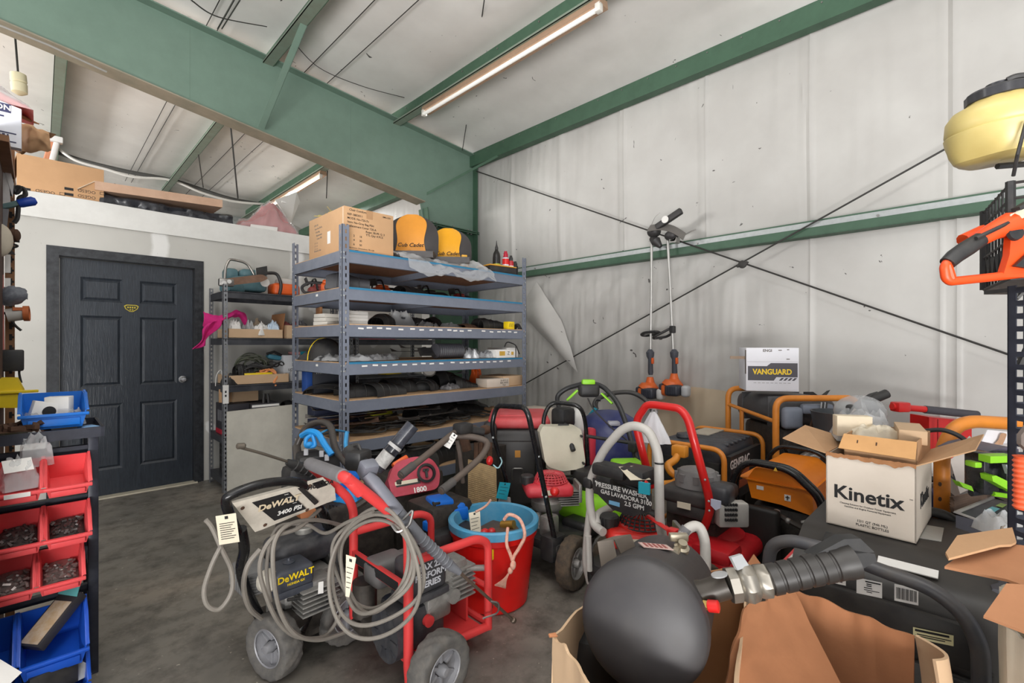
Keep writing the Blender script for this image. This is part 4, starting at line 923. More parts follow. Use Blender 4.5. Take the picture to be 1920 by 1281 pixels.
mb = MB(); A, B = PY(420, 531, 4.78), PY(492, 522, 4.80); w_ = V((0, 0, .065)); mb.prism(fillet([A-w_*.4, B-w_*.5, B+V((.06, .01, .01)), B+w_*.6, A+w_*.6], .03, 4), (0, .008, 0)); t.part('guide_bar', mb, mat('rusty_guide_bar', (140, 110, 92), .55, .35, .5, 16, dcol=(98, 70, 54)))
mb = MB(); mb.box(PY(424, 530, 4.80), (.12, .05, .07), bev=.012); mb.use(STEEL)
mb.cyl(PY(420, 531, 4.77), PY(420, 531, 4.81), .022, 12); mb.cyl(PY(430, 528, 4.77), PY(430, 528, 4.81), .018, 12); t.part('bar_clamp', mb, STEEL)
t = Thing('chainsaw', 'orange chainsaw with black guard on top of the black rack beside the teal saw', 'chainsaw', (1.76, 4.98, SA+.002))
mb = MB(); c = V((1.74, 5.0, SA+.002)); mb.box(c+V((0, 0, .065)), (.26, .2, .13), bev=.035, seg=3); t.part('engine_housing', mb, ORANGE)
mb = MB(); mb.box(c+V((.02, 0, .15)), (.18, .15, .07), bev=.03); mb.cyl(PY(497, 530, 4.86), PY(497, 530, 4.9), .04, 14); t.part('cylinder_cover', mb, mat('dusty_white_cover', (196, 190, 184), .5, dirt=.4))
mb = MB(); q = lambda px, py: PY(px, py, 4.9); mb.tube(fillet([q(500, 512), q(520, 512), q(528, 535), q(524, 552)], .06, 5), .016, 8); t.part('front_handle', mb, BLACK)
mb = MB(); mb.quad(q(479, 503), q(500, 499), q(501, 516), q(480, 520), .012); mb.use(WHITE); mb.quad(q(482, 506)-V((0, .006, 0)), q(498, 503)-V((0, .006, 0)), q(498, 506)-V((0, .006, 0)), q(482, 509)-V((0, .006, 0)), .002); mb.mats.insert(0, BLACK)
for f in mb.b.faces: f.material_index = 1 if f.calc_area() < .0022 and f.calc_center_median().y < 4.897 else 0
t.part('hand_guard', mb, None)
chainsaw((2.08, 4.98, SA+.002), 2.9, 'grey and red chainsaw at the right of the black rack top shelf', None, mat('maroon_saw', (150, 60, 54), .45, dirt=.4), bar=False, s=.9)
# second shelf
MAG = mat('magenta_fabric', (196, 30, 116), .8, dirt=.25, bump=.2, bs=200)
t = Thing('fabric_piece', 'magenta fabric draped over the left end of the black rack', 'cloth', (1.2, 4.9, SB))
def mag(u, v):
    top = spline([PY(381, 585, 4.86), PY(404, 592, 4.8), PY(424, 590, 4.8), PY(446, 583, 4.86), PY(460, 590, 4.9)], 6); i = u*(len(top)-1); a = int(min(i, len(top)-2)); p = top[a].lerp(top[a+1], i-a)
    w_ = .055+.03*sin(u*6+1)
    return p+V((0, -.04*sin(v*pi), -(v)*w_*1.5+.015*NZ.noise(V((u*8, v*5, 1)))))
mb = MB(); mb.grid(mag, 30, 8, th=.006)
def mag2(u, v):
    a = V(PY(403, 603, 4.73)).lerp(PY(373, 652, 4.70), u); w_ = .05*(1-.35*u)+.02*sin(u*7)
    return a+V(((v-.5)*w_*2, -.02*sin(v*pi*2+u*3), .03*(v-.5)))
mb.grid(mag2, 16, 8, th=.006); t.part('cloth', mb, MAG)
def tray(c, d, rz, label, m, group=None, flap=0, name='cardboard_tray', cat='box', low=None):
    t = Thing(name, label, cat, c, rz, group); w_, l, h = d; k = .004
    mb = MB(); mb.bx(-w_/2, -l/2, 0, w_/2, l/2, k)
    for (x0, y0, x1, y1) in ((-w_/2, -l/2, w_/2, -l/2+k), (-w_/2, l/2-k, w_/2, l/2), (-w_/2, -l/2, -w_/2+k, l/2), (w_/2-k, -l/2, w_/2, l/2)): mb.bx(x0, y0, 0, x1, y1, h)
    t.part('carton', mb, m, world=False)
    if flap:
        mb = MB(); mb.quad((w_/2, -l/2, h), (w_/2, l/2, h), (w_/2+.02, l/2, h+flap), (w_/2+.02, -l/2, h+flap), .004); t.part('flap', mb, CARDIN, world=False)
    return t
tray((1.43, 4.98, SB+.002), (.47, .36, .085), 0, 'low cardboard tray of white packets on the second shelf of the black rack', CARD2, flap=.16)
random.seed(4)
for k, (x, y, w_, h) in enumerate(((1.27, 4.87, .1, .12), (1.38, 4.88, .08, .11), (1.48, 4.86, .13, .09), (1.5, 5.0, .14, .13), (1.6, 4.87, .08, .12), (1.36, 5.06, .14, .13))):
    bag((x, y, SB+.03), (w_, .12, h+.03), .3*k, ('white packet in the tray next to the front left post', 'clear packet second from the left in the tray', 'shiny white packet in the middle of the tray', 'grey paper packet at the back of the tray', 'blue white packet at the right end of the tray', 'clear bag at the back left of the tray')[k], (WHITE, CLEAR2, WHITE, mat('kraft_paper_grey', (150, 132, 112), .8), mat('pale_blue_film', (190, 208, 226), .3), CLEAR2)[k], 'packets in the cardboard tray', 70+k)
tray((1.82, 4.97, SB+.002), (.28, .34, .13), .08, 'open cardboard box with rags next to the packet tray on the black rack', CARD2)
bag((1.78, 4.97, SB+.06), (.2, .2, .12), 0, 'dull red rag in the open cardboard box on the black rack', mat('dull_red_rag', (160, 90, 90), .8), None, 81, cat='cloth', name='rag')
bag((1.9, 5.03, SB+.06), (.16, .16, .15), .5, 'grey rag in the open cardboard box on the black rack', GREY, None, 82, cat='cloth', name='rag')
stockbox((2.68, 4.95, SB+.002), (.44, .3, .15), 0, 'long red box on the rear rack seen between the grey rack shelves', RED)
t = stockbox((3.14, 4.95, SB+.002), (.44, .3, .14), 0, 'tan carton with black stripes beside the long red box on the rear rack', CARD2); mb = MB()
for k in range(5): mb.box((.08+.025*k, -.151, .10), (.01, .002, .06), ry=.5)
t.part('stripes', mb, INK, world=False)
# third shelf
tray((1.45, 4.95, SCC+.002), (.52, .36, .085), 0, 'low cardboard tray full of cords on the third shelf of the black rack', CARD2)
CORD = mat('olive_cord', (96, 100, 84), .6, dirt=.3)
t = Thing('cord_coil', 'tangled coil of olive extension cord above the tray on the black rack', 'cord', (1.48, 4.92, SCC+.06))
random.seed(9)
mb = MB()
for k in range(9):
    ctr = PY(462+4*k % 17, 682+3*(k % 3), 4.9); r_ = .075+.012*(k % 4); tl = .5+.12*k
    mb.tube([ctr+V((r_*1.25*cos(a), .04*sin(a*2+k), r_*sin(a)*(.75 if k % 2 else 1))) for a in [2*pi*i/26 for i in range(26)]], .0055, 6, closed=True)
t.part('coil', mb, CORD)
mb = MB()
for k in range(5):
    ctr = V((1.40+.04*k, 4.86, SCC+.14)); mb.tube([ctr+V((.13*cos(a), .07*sin(a), .02*sin(3*a+k)+.01*k)) for a in [2*pi*i/24 for i in range(24)]], .006, 6, closed=True)
t.part('lower_coil', mb, BLACK, label='black lower loops')
t = Thing('extension_lead', 'orange cord bunched over the right end of the cord tray', 'cord', (1.66, 4.86, SCC+.05)); mb = MB()
mb.tube(spline([PY(487, 697, 4.82), PY(500, 692, 4.8), PY(512, 697, 4.8), PY(519, 706, 4.78), PY(514, 716, 4.77), PY(517, 724, 4.76)], 6), .012, 7); mb.tube(spline([PY(480, 700, 4.84), PY(496, 699, 4.8), PY(508, 692, 4.82), PY(518, 700, 4.79)], 6), .011, 7); t.part('cord', mb, mat('orange_cord_sheath', (230, 150, 96), .6))
t = Thing('spirit_level', 'bright yellow level lying across the cord tray on the black rack', 'level', (1.55, 4.8, SCC+.1)); mb = MB(); A, B = PY(458, 704, 4.79), PY(510, 704, 4.79)
M = frame((A+B)/2, V((0, 0, 1)), (B-A)); mb.box((0, 0, 0), ((B-A).length, .03, .048), bev=.003, M=M); t.part('body', mb, YELLOW); mb = MB(); mb.box((0, 0, 0), (.14, .034, .016), M=M); t.part('label_strip', mb, mat('orange_label', (220, 170, 40), .5))
shroud((1.33, 4.85, SCC+.08), (.14, .1, .1), .2, 'black power tool body at the left of the cord tray', None, BLACK, 1)
t = Thing('teal_power_tool', 'teal and black power tool on the white box on the black rack', 'power tool', (1.83, 4.95, SCC+.25)); mb = MB(); mb.box(PY(513, 670, 4.92), (.13, .09, .05), bev=.02, ry=.2); t.part('body', mb, mat('teal_tool_plastic', (60, 120, 140), .5)); mb = MB(); mb.tube([PY(500, 664, 4.9), PY(514, 660, 4.9), PY(528, 667, 4.9)], .014, 7); t.part('grip', mb, BLACK)
stockbox((1.79, 4.97, SCC+.002), (.24, .2, .26), .15, 'white carton standing right of the cord tray on the black rack', mat('greyish_white_carton', (210, 212, 216), .6, dirt=.15), marks=[('ups', -.04, .12, .05)])
t = stockbox((1.86, 4.97, SCC+.264), (.14, .09, .03), .15, 'pink and teal packet on the white carton', mat('pink_packet', (206, 150, 146), .6)); mb = MB(); mb.box((.04, 0, .016), (.062, .092, .031)); t.part('teal_end', mb, TEALTAG, world=False)
stockbox((2.02, 4.97, SCC+.002), (.22, .25, .07), 0, 'low white carton right of the tall one on the black rack', WHITE)
bag((1.22, 4.82, SCC+.002), (.14, .12, .10), .3, 'black plastic bag hanging over the left end of the third black rack shelf', BLACK, None, 91)
t = Thing('thin_wire', 'thin white wire loop on the third shelf of the black rack', 'wire', (1.26, 4.8, SCC)); mb = MB(); mb.tube(spline([PY(404, 724, 4.77), PY(406, 704, 4.77), PY(414, 694, 4.78), PY(417, 706, 4.79)], 6), .003, 5); t.part('wire', mb, WHITE)
# lower shelves
t = Thing('appliance_carton', 'black and red printed carton on the lower left of the black rack', 'box', (1.27, 4.96, SD+.002)); mb = MB(); mb.box((0, 0, .14), (.2, .3, .28), bev=.003); t.part('carton', mb, mat('black_red_carton', (48, 46, 52), .5, dirt=.2), world=False)
mb = MB(); mb.bx(-.1005, -.15, .001, .1005, .15, .045); t.part('red_band', mb, mat('crimson_print', (178, 24, 48), .5), world=False); mb = MB()
for k in range(4): mb.box((-.101, -.08+.05*k, .17), (.002, .03, .10))
t.part('picture_panel', mb, GREY, world=False)
t = Thing('appliance_carton', 'flat black carton with white edge stripe lying above the leaning white board', 'box', (1.5, 4.95, SD+.002)); mb = MB(); mb.box((0, 0, .135), (.24, .36, .27), bev=.003); t.part('carton', mb, mat('dark_grey_carton', (64, 62, 66), .5, dirt=.2), world=False); mb = MB(); mb.box((0, -.1805, .25), (.238, .001, .02)); t.part('white_stripe', mb, WHITE, world=False)
stockbox((1.38, 5.05, SD+.285), (.22, .2, .12), 0, 'tan carton stacked behind the printed cartons on the black rack', CARD2)
t = stockbox((1.19, 4.87, SD+.30), (.09, .05, .12), .3, 'small tan box with a white tick tipped beside the black carton', CARD, marks=[('v', 0, .05, .07)])
shroud((1.82, 4.9, SD+.002), (.24, .2, .27), 0, 'heap of black cords above the leaning white board', None, BLACK, 2)
mbx = Thing('cord_hook_bag', 'black strap hanging from the third black rack shelf', 'strap', (1.78, 4.8, .7)); mb = MB(); mb.tube([PY(495, 738, 4.8), PY(494, 757, 4.8)], .014, 6); mb.tube([PY(502, 738, 4.8), PY(504, 757, 4.8)], .014, 6); mbx.part('strap', mb, BLACK)
stockbox((2.0, 4.95, SD+.002), (.2, .3, .24), 0, 'tan and white carton right of the black cords on the black rack', CARDW)
bag((1.93, 4.9, SD+.24), (.2, .14, .07), .2, 'dark red tool lying on the tan and white carton', mat('dark_red_tool', (130, 40, 40), .5), None, 95, cat='power tool', name='power_tool')
t = Thing('milk_crate', 'black plastic crate on the bottom shelf of the black rack', 'crate', (1.36, 4.97, SE+.002)); mb = MB(); w_ = .15
for z in (0, .07, .14, .21, .255):
    for s in (-1, 1): mb.box((s*w_, 0, z+.01), (.012, .31, .02)); mb.box((0, s*w_, z+.01), (.31, .012, .02))
for k in range(7):
    for s in (-1, 1): mb.box((s*w_, -.15+.05*k, .13), (.009, .014, .26)); mb.box((-.15+.05*k, s*w_, .13), (.014, .009, .26))
mb.bx(-.15, -.15, 0, .15, .15, .006); t.part('basket', mb, BLACK, world=False)
mb = MB(); A = V((1.165, 4.70, .003)); mb.raw([A, A+V((.95, .0, 0)), A+V((.95, .06, .735)), A+V((.005, .04, .715)), A+V((0, .018, 0)), A+V((.95, .018, 0)), A+V((.95, .078, .735)), A+V((.005, .058, .715))], [(0, 1, 2, 3), (7, 6, 5, 4), (0, 4, 5, 1), (1, 5, 6, 2), (2, 6, 7, 3), (3, 7, 4, 0)])
one('leaning_board', mb, mat('scuffed_white_board', (214, 210, 198), .6, dirt=.35, ds=5, dcol=(160, 156, 146)), 'scuffed white board leaning in front of the black rack beside the door', 'board')
stockbox((1.9, 4.95, SE+.002), (.4, .3, .25), 0, 'tan carton on the bottom shelf behind the leaning board', CARD)
# ================================================================ left side: bin stand and hook display
FRB = mat('dark_blue_black_frame', (40, 42, 52), .35, .2, .25, dcol=(84, 88, 104))
PINKR = mat('faded_red_bin_plastic', (222, 66, 70), .38, dirt=.4, ds=4, dcol=(236, 120, 122))
BBIN = mat('blue_bin_plastic', (24, 82, 190), .35, dirt=.15)
BY = 2.52
bs_ = Thing('bin_stand', 'black steel stand holding red and blue parts bins at the left edge', 'bin rack', (-.2, BY+.12, 0))
for x, nm in ((.150, 'post'), (-.62, 'post')):
    for y in (BY, BY+.28):
        mb = MB(); mb.box((x, y, .475), (.032, .032, .95), bev=.003); bs_.part(nm, mb, FRB)
mb = MB(); mb.bx(-.66, BY-.025, .95, .175, BY+.31, .958); mb.bx(-.66, BY-.03, .945, .18, BY-.02, .985); mb.bx(.172, BY-.03, .945, .182, BY+.315, .985); mb.bx(-.66, BY+.305, .945, .18, BY+.315, .985); bs_.part('top_tray', mb, FRB)
for z in (.90, .705, .525, .345, .08):
    mb = MB(); mb.bx(-.62, BY+.02, z-.02, .15, BY+.034, z+.012); mb.bx(-.62, BY+.006, z-.004, .15, BY+.02, z+.012); bs_.part('hanging_rail', mb, FRB)
for z in (.12, .62):
    mb = MB(); mb.tube([(.15, BY+.01, z), (.15, BY+.27, z+.25)], .008, 6); bs_.part('side_brace', mb, BLACK)
def bin_(c, w, d, h, m, label, group, rz=0, lab=False, name='parts_bin', tilt=.28):
    # open-front hopper bin; local -y is the open front, back hung at y=0
    t = Thing(name, label, 'bin', c, rz, group); k = .0035
    T = rot('X', tilt)
    mb = MB(T); lip = h*.42
    mb.bx(-w*.43, -d*.97, 0, w*.43, -.004, k)
    for s in (-1, 1):
        mb.prism([(s*w*.43, 0, 0), (s*w*.5, 0, h), (s*w*.5, -d*.50, h), (s*w*.5, -d, lip*1.25), (s*w*.43, -d*.97, 0)], (-s*k, 0, 0))
        mb.prism([(s*w*.5, 0, h), (s*w*.5, -d*.5, h), (s*w*.5, -d, lip*1.25), (s*(w*.5+.008), -d*1.0, lip*1.25), (s*(w*.5+.008), -d*.5, h+.001), (s*(w*.5+.008), 0, h+.001)], (0, 0, .004))
    mb.prism([(-w*.43, 0, 0), (w*.43, 0, 0), (w*.5, 0, h), (-w*.5, 0, h)], (0, -k, 0))
    mb.prism([(-w*.43, -d*.97, 0), (w*.43, -d*.97, 0), (w*.5, -d, lip), (-w*.5, -d, lip)], (0, k, 0))
    mb.box((0, -d*1.0-.004, lip), (w+.016, .014, .012), bev=.003)
    mb.box((0, -d*.97-.004, lip*.45), (w*.8, .012, lip*.55), bev=.003)
    t.part('tub', mb, m, world=False)
    if lab: mb = MB(T); mb.box((0, -d-.012, lip+.001), (w*.55, .002, .016)); t.part('paper_label', mb, WHITE, world=False)
    return t
def heap(c, w, d, h, n, label, m, seedv, sz=.012, rz=0, name='hardware_pile', cat='hardware', tilt=.28):
    random.seed(seedv); mb = MB(Matrix.Translation(V(c)) @ rot('Z', rz) @ rot('X', tilt))
    mb.grid(lambda u, v: ((u-.5)*w, -d*v, .004+h*.7*sin(pi*min(1, max(0, u)))**.4*(1-.3*v)), 8, 8, th=.003)
    for k in range(n):
        x, y = random.uniform(-.46, .46)*w, -random.uniform(.08, .95)*d; z = h*.7+random.uniform(0, .3)*h
        mb.box((x, y, z), (sz*random.uniform(.6, 1.8), sz*.6, sz*.5), rz=random.uniform(0, 3), rx=random.uniform(-.6, .6), ry=random.uniform(-.6, .6))
    return one(name, mb, m, label, cat, kind='stuff')
cols = (.073, -.055, -.18, -.305)
rows = (.80, .615, .455)
posn = ('first from the right post', 'second from the right post', 'third from the right post', 'fourth from the right post')
rown = ('top', 'middle', 'lowest')
BOLT = mat('zinc_hardware', (150, 140, 136), .35, .6, .4, 40)
for r, z in enumerate(rows):
    for c_ in range(3):
        x = cols[c_]-(.018 if r == 2 else 0)
        bin_((x, BY-.002, z), .116, .155, .092, PINKR, 'faded red parts bin in the %s red row, %s' % (rown[r], posn[c_]), 'red parts bins', lab=(r == 0 and c_ == 1))
        if (r, c_) not in ((0, 0), (0, 1)):
            heap((x, BY-.012, z+.006), .092, .12, .028, 60 if c_ < 2 else 20, ('heap of small metal parts in the %s red row bin, %s' % (rown[r], posn[c_])), (BOLT if r == 2 else mat('dark_washers', (90, 84, 82), .4, .5, .4, 40)), r*10+c_)
bag((cols[1], BY-.075, rows[0]-.0), (.10, .13, .11), .2, 'clear bag with a white label in the top red bin, second from the right post', CLEAR, None, 31)
mb = MB(); mb.box((cols[1]-.0, BY-.11, rows[0]+.085), (.075, .05, .002), rx=.9, rz=.25); one('paper_card', mb, WHITE, 'white printed card lying on the clear bag in a red bin', 'card')
bag((cols[1]+.045, BY-.03, rows[0]+.06), (.09, .05, .14), .2, 'clear film bag standing up behind the white card at the left', CLEAR, None, 33)
for c_, x in enumerate((.035, -.15, -.335)):
    bin_((x, BY, .195), .172, .19, .145, BBIN, 'large blue parts bin on the stand, %s' % posn[c_], 'large blue bins', name='parts_bin')
    bin_((x+.005, BY, -.005+.05), .172, .19, .125, BBIN, 'large blue bin on the bottom of the stand, %s' % posn[c_], 'bottom blue bins', tilt=.15)
t = Thing('packaged_blade', 'dark slim package with a teal hanging tab lying in the blue bin', 'package', (.03, BY-.12, .26), .0)
M = Matrix.Translation((.035, BY-.1, .30)) @ rot('Z', radians(38)) @ rot('Y', radians(-38))
mb = MB(M); mb.box((0, 0, 0), (.19, .085, .035), bev=.003); t.part('carton', mb, mat('black_grey_pack', (54, 52, 56), .4, dirt=.2)); mb = MB(M); mb.box((-.015, 0, .018), (.145, .07, .002)); t.part('picture', mb, mat('tan_pack_print', (176, 150, 118), .5, dirt=.6, ds=30, dcol=(206, 200, 196)))
mb = MB(M); mb.prism(fillet([(.075, -.043, .019), (.16, -.02, .05), (.16, .03, .05), (.08, .043, .019)], .02, 4), (0, 0, .003)); t.part('hanging_tab', mb, mat('pale_teal_card', (96, 168, 170), .4))
stockbox((.02, BY-.13, .075), (.13, .12, .085), .3, 'black glossy box in the bottom blue bin', BLACK)
bag((.085, BY-.12, .075), (.08, .1, .07), .3, 'clear film in the bottom blue bin beside the black box', CLEAR2, None, 35)
mb = MB(); mb.quad(PY(-30, 1230, 2.25), PY(0, 1238, 2.25), PY(40, 1262, 2.22), PY(0, 1300, 2.18), .003); one('white_card', mb, WHITE, 'white card corner sticking out at the bottom left', 'card')
# on the stand top
t = bin_((.04, BY+.27, .985), .185, .24, .125, mat('sky_blue_bin', (26, 116, 214), .35, dirt=.12), 'bright blue bin with white packets on top of the bin stand', None, tilt=0., name='storage_bin')
stockbox((.055, BY+.12, .992), (.075, .05, .11), -.35, 'small white box with round emblem standing in the bright blue bin', WHITE)
t = Thing('emblem_box', 'white folded card with a dark round seal in the bright blue bin', 'box', (.015, BY+.10, .992), .3); mb = MB(); mb.box((0, 0, .05), (.09, .03, .085), ry=.25, bev=.002); t.part('carton', mb, WHITE, world=False)
mb = MB(); mb.lathe([(.012, 0), (.021, 0), (.021, .001), (.012, .001)], (.006, -.0162, .055), (0, -1, 0), 20); mb.box((.006, -.0165, .055), (.034, .001, .006)); t.part('round_seal', mb, INK, world=False)
bag((-.015, BY+.10, .99), (.07, .12, .06), .3, 'clear packet at the left in the bright blue bin', CLEAR2, None, 37); bag((.1, BY+.10, .99), (.06, .1, .06), .1, 'clear packet at the right in the bright blue bin', CLEAR2, None, 38)
stockbox((.14, BY+.06, .96), (.05, .07, .02), .3, 'small blue and white packet at the corner of the stand top', mat('blue_white_pack', (130, 176, 220), .4))
heap((-.07, BY+.2, .96), .2, .2, .05, 30, 'jumble of small brass and cord bits on the stand top', RUST, 77, .03, tilt=0)
for k, z in enumerate((.985, 1.075)):
    pass
t = Thing('yellow_bin', 'yellow bin at the left edge hung above the bin stand', 'bin', (-.13, 2.95, 1.08)); mb = MB(); mb.prism([PY(-60, 711, 2.95), PY(32, 711, 2.95), PY(45, 735, 2.95), PY(36, 735, 2.95), PY(34, 765, 2.95), PY(-60, 765, 2.95)], (0, .16, 0)); mb.box(PY(10, 736, 2.945), (.2, .012, .012), bev=.003); t.part('tub', mb, YELLOW)
# hook display on the left edge
GB = mat('brown_upright_paint', (146, 104, 70), .6, dirt=.4, dcol=(90, 60, 42))
t = Thing('hook_display', 'brown slotted display upright at the left edge hung with merchandise', 'display', (-.12, 3.3, 0))
xu = -.026*3.3
mb = MB(); mb.use(GB); mb.bx(xu-.032, 3.28, 0, xu, 3.31, 2.25); mb.use(INK)
for k in range(40): mb.bx(xu-.018, 3.2785, .06+.053*k, xu-.008, 3.2795, .09+.053*k); mb.bx(xu-.013, 3.2784, .07+.053*k, xu-.002, 3.2794, .08+.053*k)
t.part('upright', mb); mb = MB(); mb.bx(xu-.05, 2.2, .0, xu-.035, 3.28, 2.2); t.part('back_panel', mb, mat('dark_pegboard', (84, 60, 50), .7, dirt=.4)); mb = MB(); mb.bx(xu-.4, 2.7, 2.105, xu+.0, 3.5, 2.13); t.part('top_shelf', mb, GB)
HY = 3.2
def P_(px, py, y=HY): return PY(px, py, y)
def hang(name, label, cat, m, fn):
    mb = MB(); fn(mb); return one(name, mb, m, label, cat)
t = Thing('blue_grip_hook', 'grey steel hook arm with a blue rubber grip sticking out at the left', 'hook', P_(20, 390)); mb = MB(); mb.tube([P_(-20, 388), P_(6, 387), P_(36, 381)], .014, 8); t.part('arm', mb, mat('teal_grey_steel', (110, 140, 142), .4, .3)); mb = MB(); mb.tube([P_(34, 382), P_(40, 381), P_(62, 377), P_(68, 376)], [.018, .02, .021, .012], 10); t.part('grip', mb, mat('deep_blue_rubber', (22, 70, 176), .4))
t = Thing('cable_bundle', 'tangle of black cord hanging above the blue gripped hook', 'cord', P_(28, 420)); mb = MB(); mb.tube(spline([P_(24, 348), P_(30, 362), P_(42, 352), P_(48, 365), P_(36, 372), P_(34, 395), P_(32, 410), P_(26, 418)], 6), .009, 7); mb.tube(spline([P_(22, 360), P_(34, 350), P_(46, 358), P_(44, 372)], 5), .008, 6); t.part('cord', mb, BLACK)
hang('grey_bracket', 'grey folded metal bracket hanging left under the blue gripped hook', 'bracket', GREY, lambda b: b.quad(P_(0, 392), P_(17, 394), P_(12, 436), P_(0, 430), .02))
hang('paper_sheet', 'pale crumpled sheet at the left edge below the white carton', 'paper', mat('pale_sheet', (206, 204, 204), .6, dirt=.3), lambda b: (b.quad(P_(0, 292), P_(14, 300), P_(26, 345), P_(24, 372), .012), b.quad(P_(0, 320), P_(16, 330), P_(20, 380), P_(0, 388), .01)))
hang('long_nose_pliers', 'black wire handled pliers pointing right on a hook', 'pliers', BLACK, lambda b: (b.tube(spline([P_(10, 454), P_(24, 452), P_(37, 453)], 5), .006, 6), b.tube(spline([P_(10, 461), P_(22, 458), P_(33, 461), P_(26, 464), P_(12, 463)], 5), .005, 6)))
hang('black_scoop', 'black pointed plastic blade hanging below the pliers', 'tool', BLACK, lambda b: b.quad(P_(12, 466), P_(20, 466), P_(29, 478), P_(14, 477), .012))
hang('beige_pouch', 'beige rounded pouch at the left edge', 'pouch', mat('beige_cloth', (206, 196, 178), .7), lambda b: b.ell(P_(-2, 450, 3.1), (.045, .03, .075), 14, 10))
hang('brown_spool', 'small brown spool hanging on a hook by the upright', 'spool', RUST, lambda b: b.lathe([(.02, 0), (.028, .005), (.028, .03), (.02, .036)], P_(16, 440), (1, -.3, 0), 14))
for k, (y0, y1, lb) in enumerate(((478, 512, 'blue and white hanging packet under the black scoop'), (522, 545, 'second blue and white hanging packet just above the grey pouch'))):
    t = Thing('hanging_packet', lb, 'packet', P_(14, y1), 0, 'hanging packets'); mb = MB(); mb.quad(P_(9, y0), P_(20, y0), P_(20, y1), P_(9, y1), .012); t.part('packet', mb, WHITE); mb = MB(); yy = (y0+y1)/2; mb.quad(P_(9, yy-1, HY-.003), P_(20, yy-2, HY-.003), P_(20, yy+5, HY-.003), P_(9, yy+6, HY-.003), .004); t.part('blue_band', mb, mat('navy_print', (30, 60, 130), .5))
hang('red_packet', 'pinkish red packet strip at the left edge', 'packet', mat('faded_red_card', (186, 110, 100), .6, dirt=.4, ds=40), lambda b: b.quad(P_(-4, 515), P_(7, 516), P_(9, 672), P_(-4, 676), .015))
hang('grey_pouch', 'shiny dark grey pointed plastic pouch sticking out over the wall', 'pouch', mat('slate_film', (104, 108, 118), .3, dirt=.4, ds=40, dcol=(170, 174, 180)), lambda b: b.grid(lambda u, v: P_(4, 547).lerp(P_(30, 541), u).lerp(P_(5, 572).lerp(P_(52, 556), u), v)+V((0, -.03*sin(pi*u)*sin(pi*v), .01*NZ.noise(V((u*5, v*5, 0))))), 12, 8, th=.02))
t = Thing('tape_roll', 'white tube with an orange rim sticking out below the grey pouch', 'tube', P_(36, 600)); mb = MB(); mb.cyl(P_(12, 592), P_(44, 588), .03, 16); t.part('tube', mb, mat('satin_grey_tube', (190, 186, 180), .4)); mb = MB(); mb.lathe([(.024, 0), (.036, 0), (.036, .02), (.024, .02), (.024, 0)], P_(44, 588), (1, -.1, .05), 18); mb.quad(P_(24, 577), P_(44, 577), P_(46, 583), P_(24, 583), .03); t.part('orange_rim', mb, mat('rust_orange_plastic', (196, 106, 56), .5))
hang('black_strap', 'black strap curling down from the tube at the left', 'strap', BLACK, lambda b: b.tube(spline([P_(8, 585), P_(20, 600), P_(30, 612), P_(40, 620)], 5), .006, 6))
t = Thing('black_case', 'black latched case on a hook above the yellow bin', 'case', P_(24, 690)); mb = MB(); mb.box(P_(22, 676), (.08, .05, .10), bev=.008); t.part('case', mb, BLACK); mb = MB(); mb.tube(spline([P_(33, 668), P_(38, 685), P_(36, 700), P_(40, 718)], 5), .005, 6); t.part('cable', mb, BLACK)
hang('white_wedge', 'pale grey wedge shaped sleeve at the left edge above the yellow bin', 'sleeve', mat('pale_grey_sleeve', (176, 168, 164), .5, dirt=.3), lambda b: b.quad(P_(0, 650), P_(6, 664), P_(29, 697), P_(0, 692), .02))
# boxes on the display top
T0 = 2.132
t = Thing('white_carton', 'white carton with black label print high on the left display', 'box', (-.24, 2.98, T0)); A, B, C_, D = P_(-60, 300, 2.85), P_(36, 276, 2.85), P_(38, 222, 2.85), P_(-60, 186, 2.85)
mb = MB(); A.z = T0; mb.prism([V((A.x, 2.85, T0)), V((-.055, 2.85, T0)), V((-.055, 2.85, T0+.165)), V((A.x, 2.85, T0+.2))], (0, .04, 0)); t.part('carton', mb, mat('bluish_white_carton', (216, 218, 226), .6, dirt=.1))
mb = MB(); xx = -.17; mb.box((xx, 2.849, T0+.155), (.17, .002, .035)); 
for k in range(3): mb.box((xx+.0-.01*k, 2.849, T0+.12-.018*k), (.13-.03*k, .002, .006))
mb.box((xx, 2.849, T0+.02), (.2, .002, .004)); mb.box((xx, 2.849, T0+.055), (.2, .002, .004))
for k in range(14): mb.box((xx-.08+.012*k, 2.849, T0+.037), (.005 if k % 3 else .008, .002, .024))
t.part('printing', mb, mat('navy_ink', (44, 46, 84), .6, dirt=0)); mb = MB(); mb.text('NORTON', face((xx+.02, 2.8475, T0+.155), (1, 0, 0), (0, -1, 0)), .03, .0004, bold=.02); t.part('lettering', mb, WHITE)
def paperbag(u, v):
    p = P_(34, 226, 3.12).lerp(P_(92, 248, 3.12), u); q = P_(36, 288, 3.12).lerp(P_(96, 282, 3.12), u); r = p.lerp(q, v)
    return r+V((0, -.05*sin(pi*u)*sin(pi*v)+.012*NZ.noise(V((u*5, v*5, 5))), .012*NZ.noise(V((u*4, v*3, 9)))))
mb = MB(); mb.grid(paperbag, 20, 14, th=-.04); t = Thing('paper_sack', 'crumpled brown paper sack beside the white carton high at left', 'sack', (P_(66, 290, 3.15).x, 3.15, T0)); t.part('sack', mb, CARD); mb = MB(); mb.quad(P_(-20, 188, 3.0), P_(2, 196, 3.0), P_(74, 232, 3.05), P_(40, 222, 3.1), .005); t.part('flap', mb, CARDIN)
cbox('brown_carton', (-.10, 3.34, 2.14), (.14, .2, .10), .3, 'small brown carton below the paper sack at left', CARDIN) if False else None
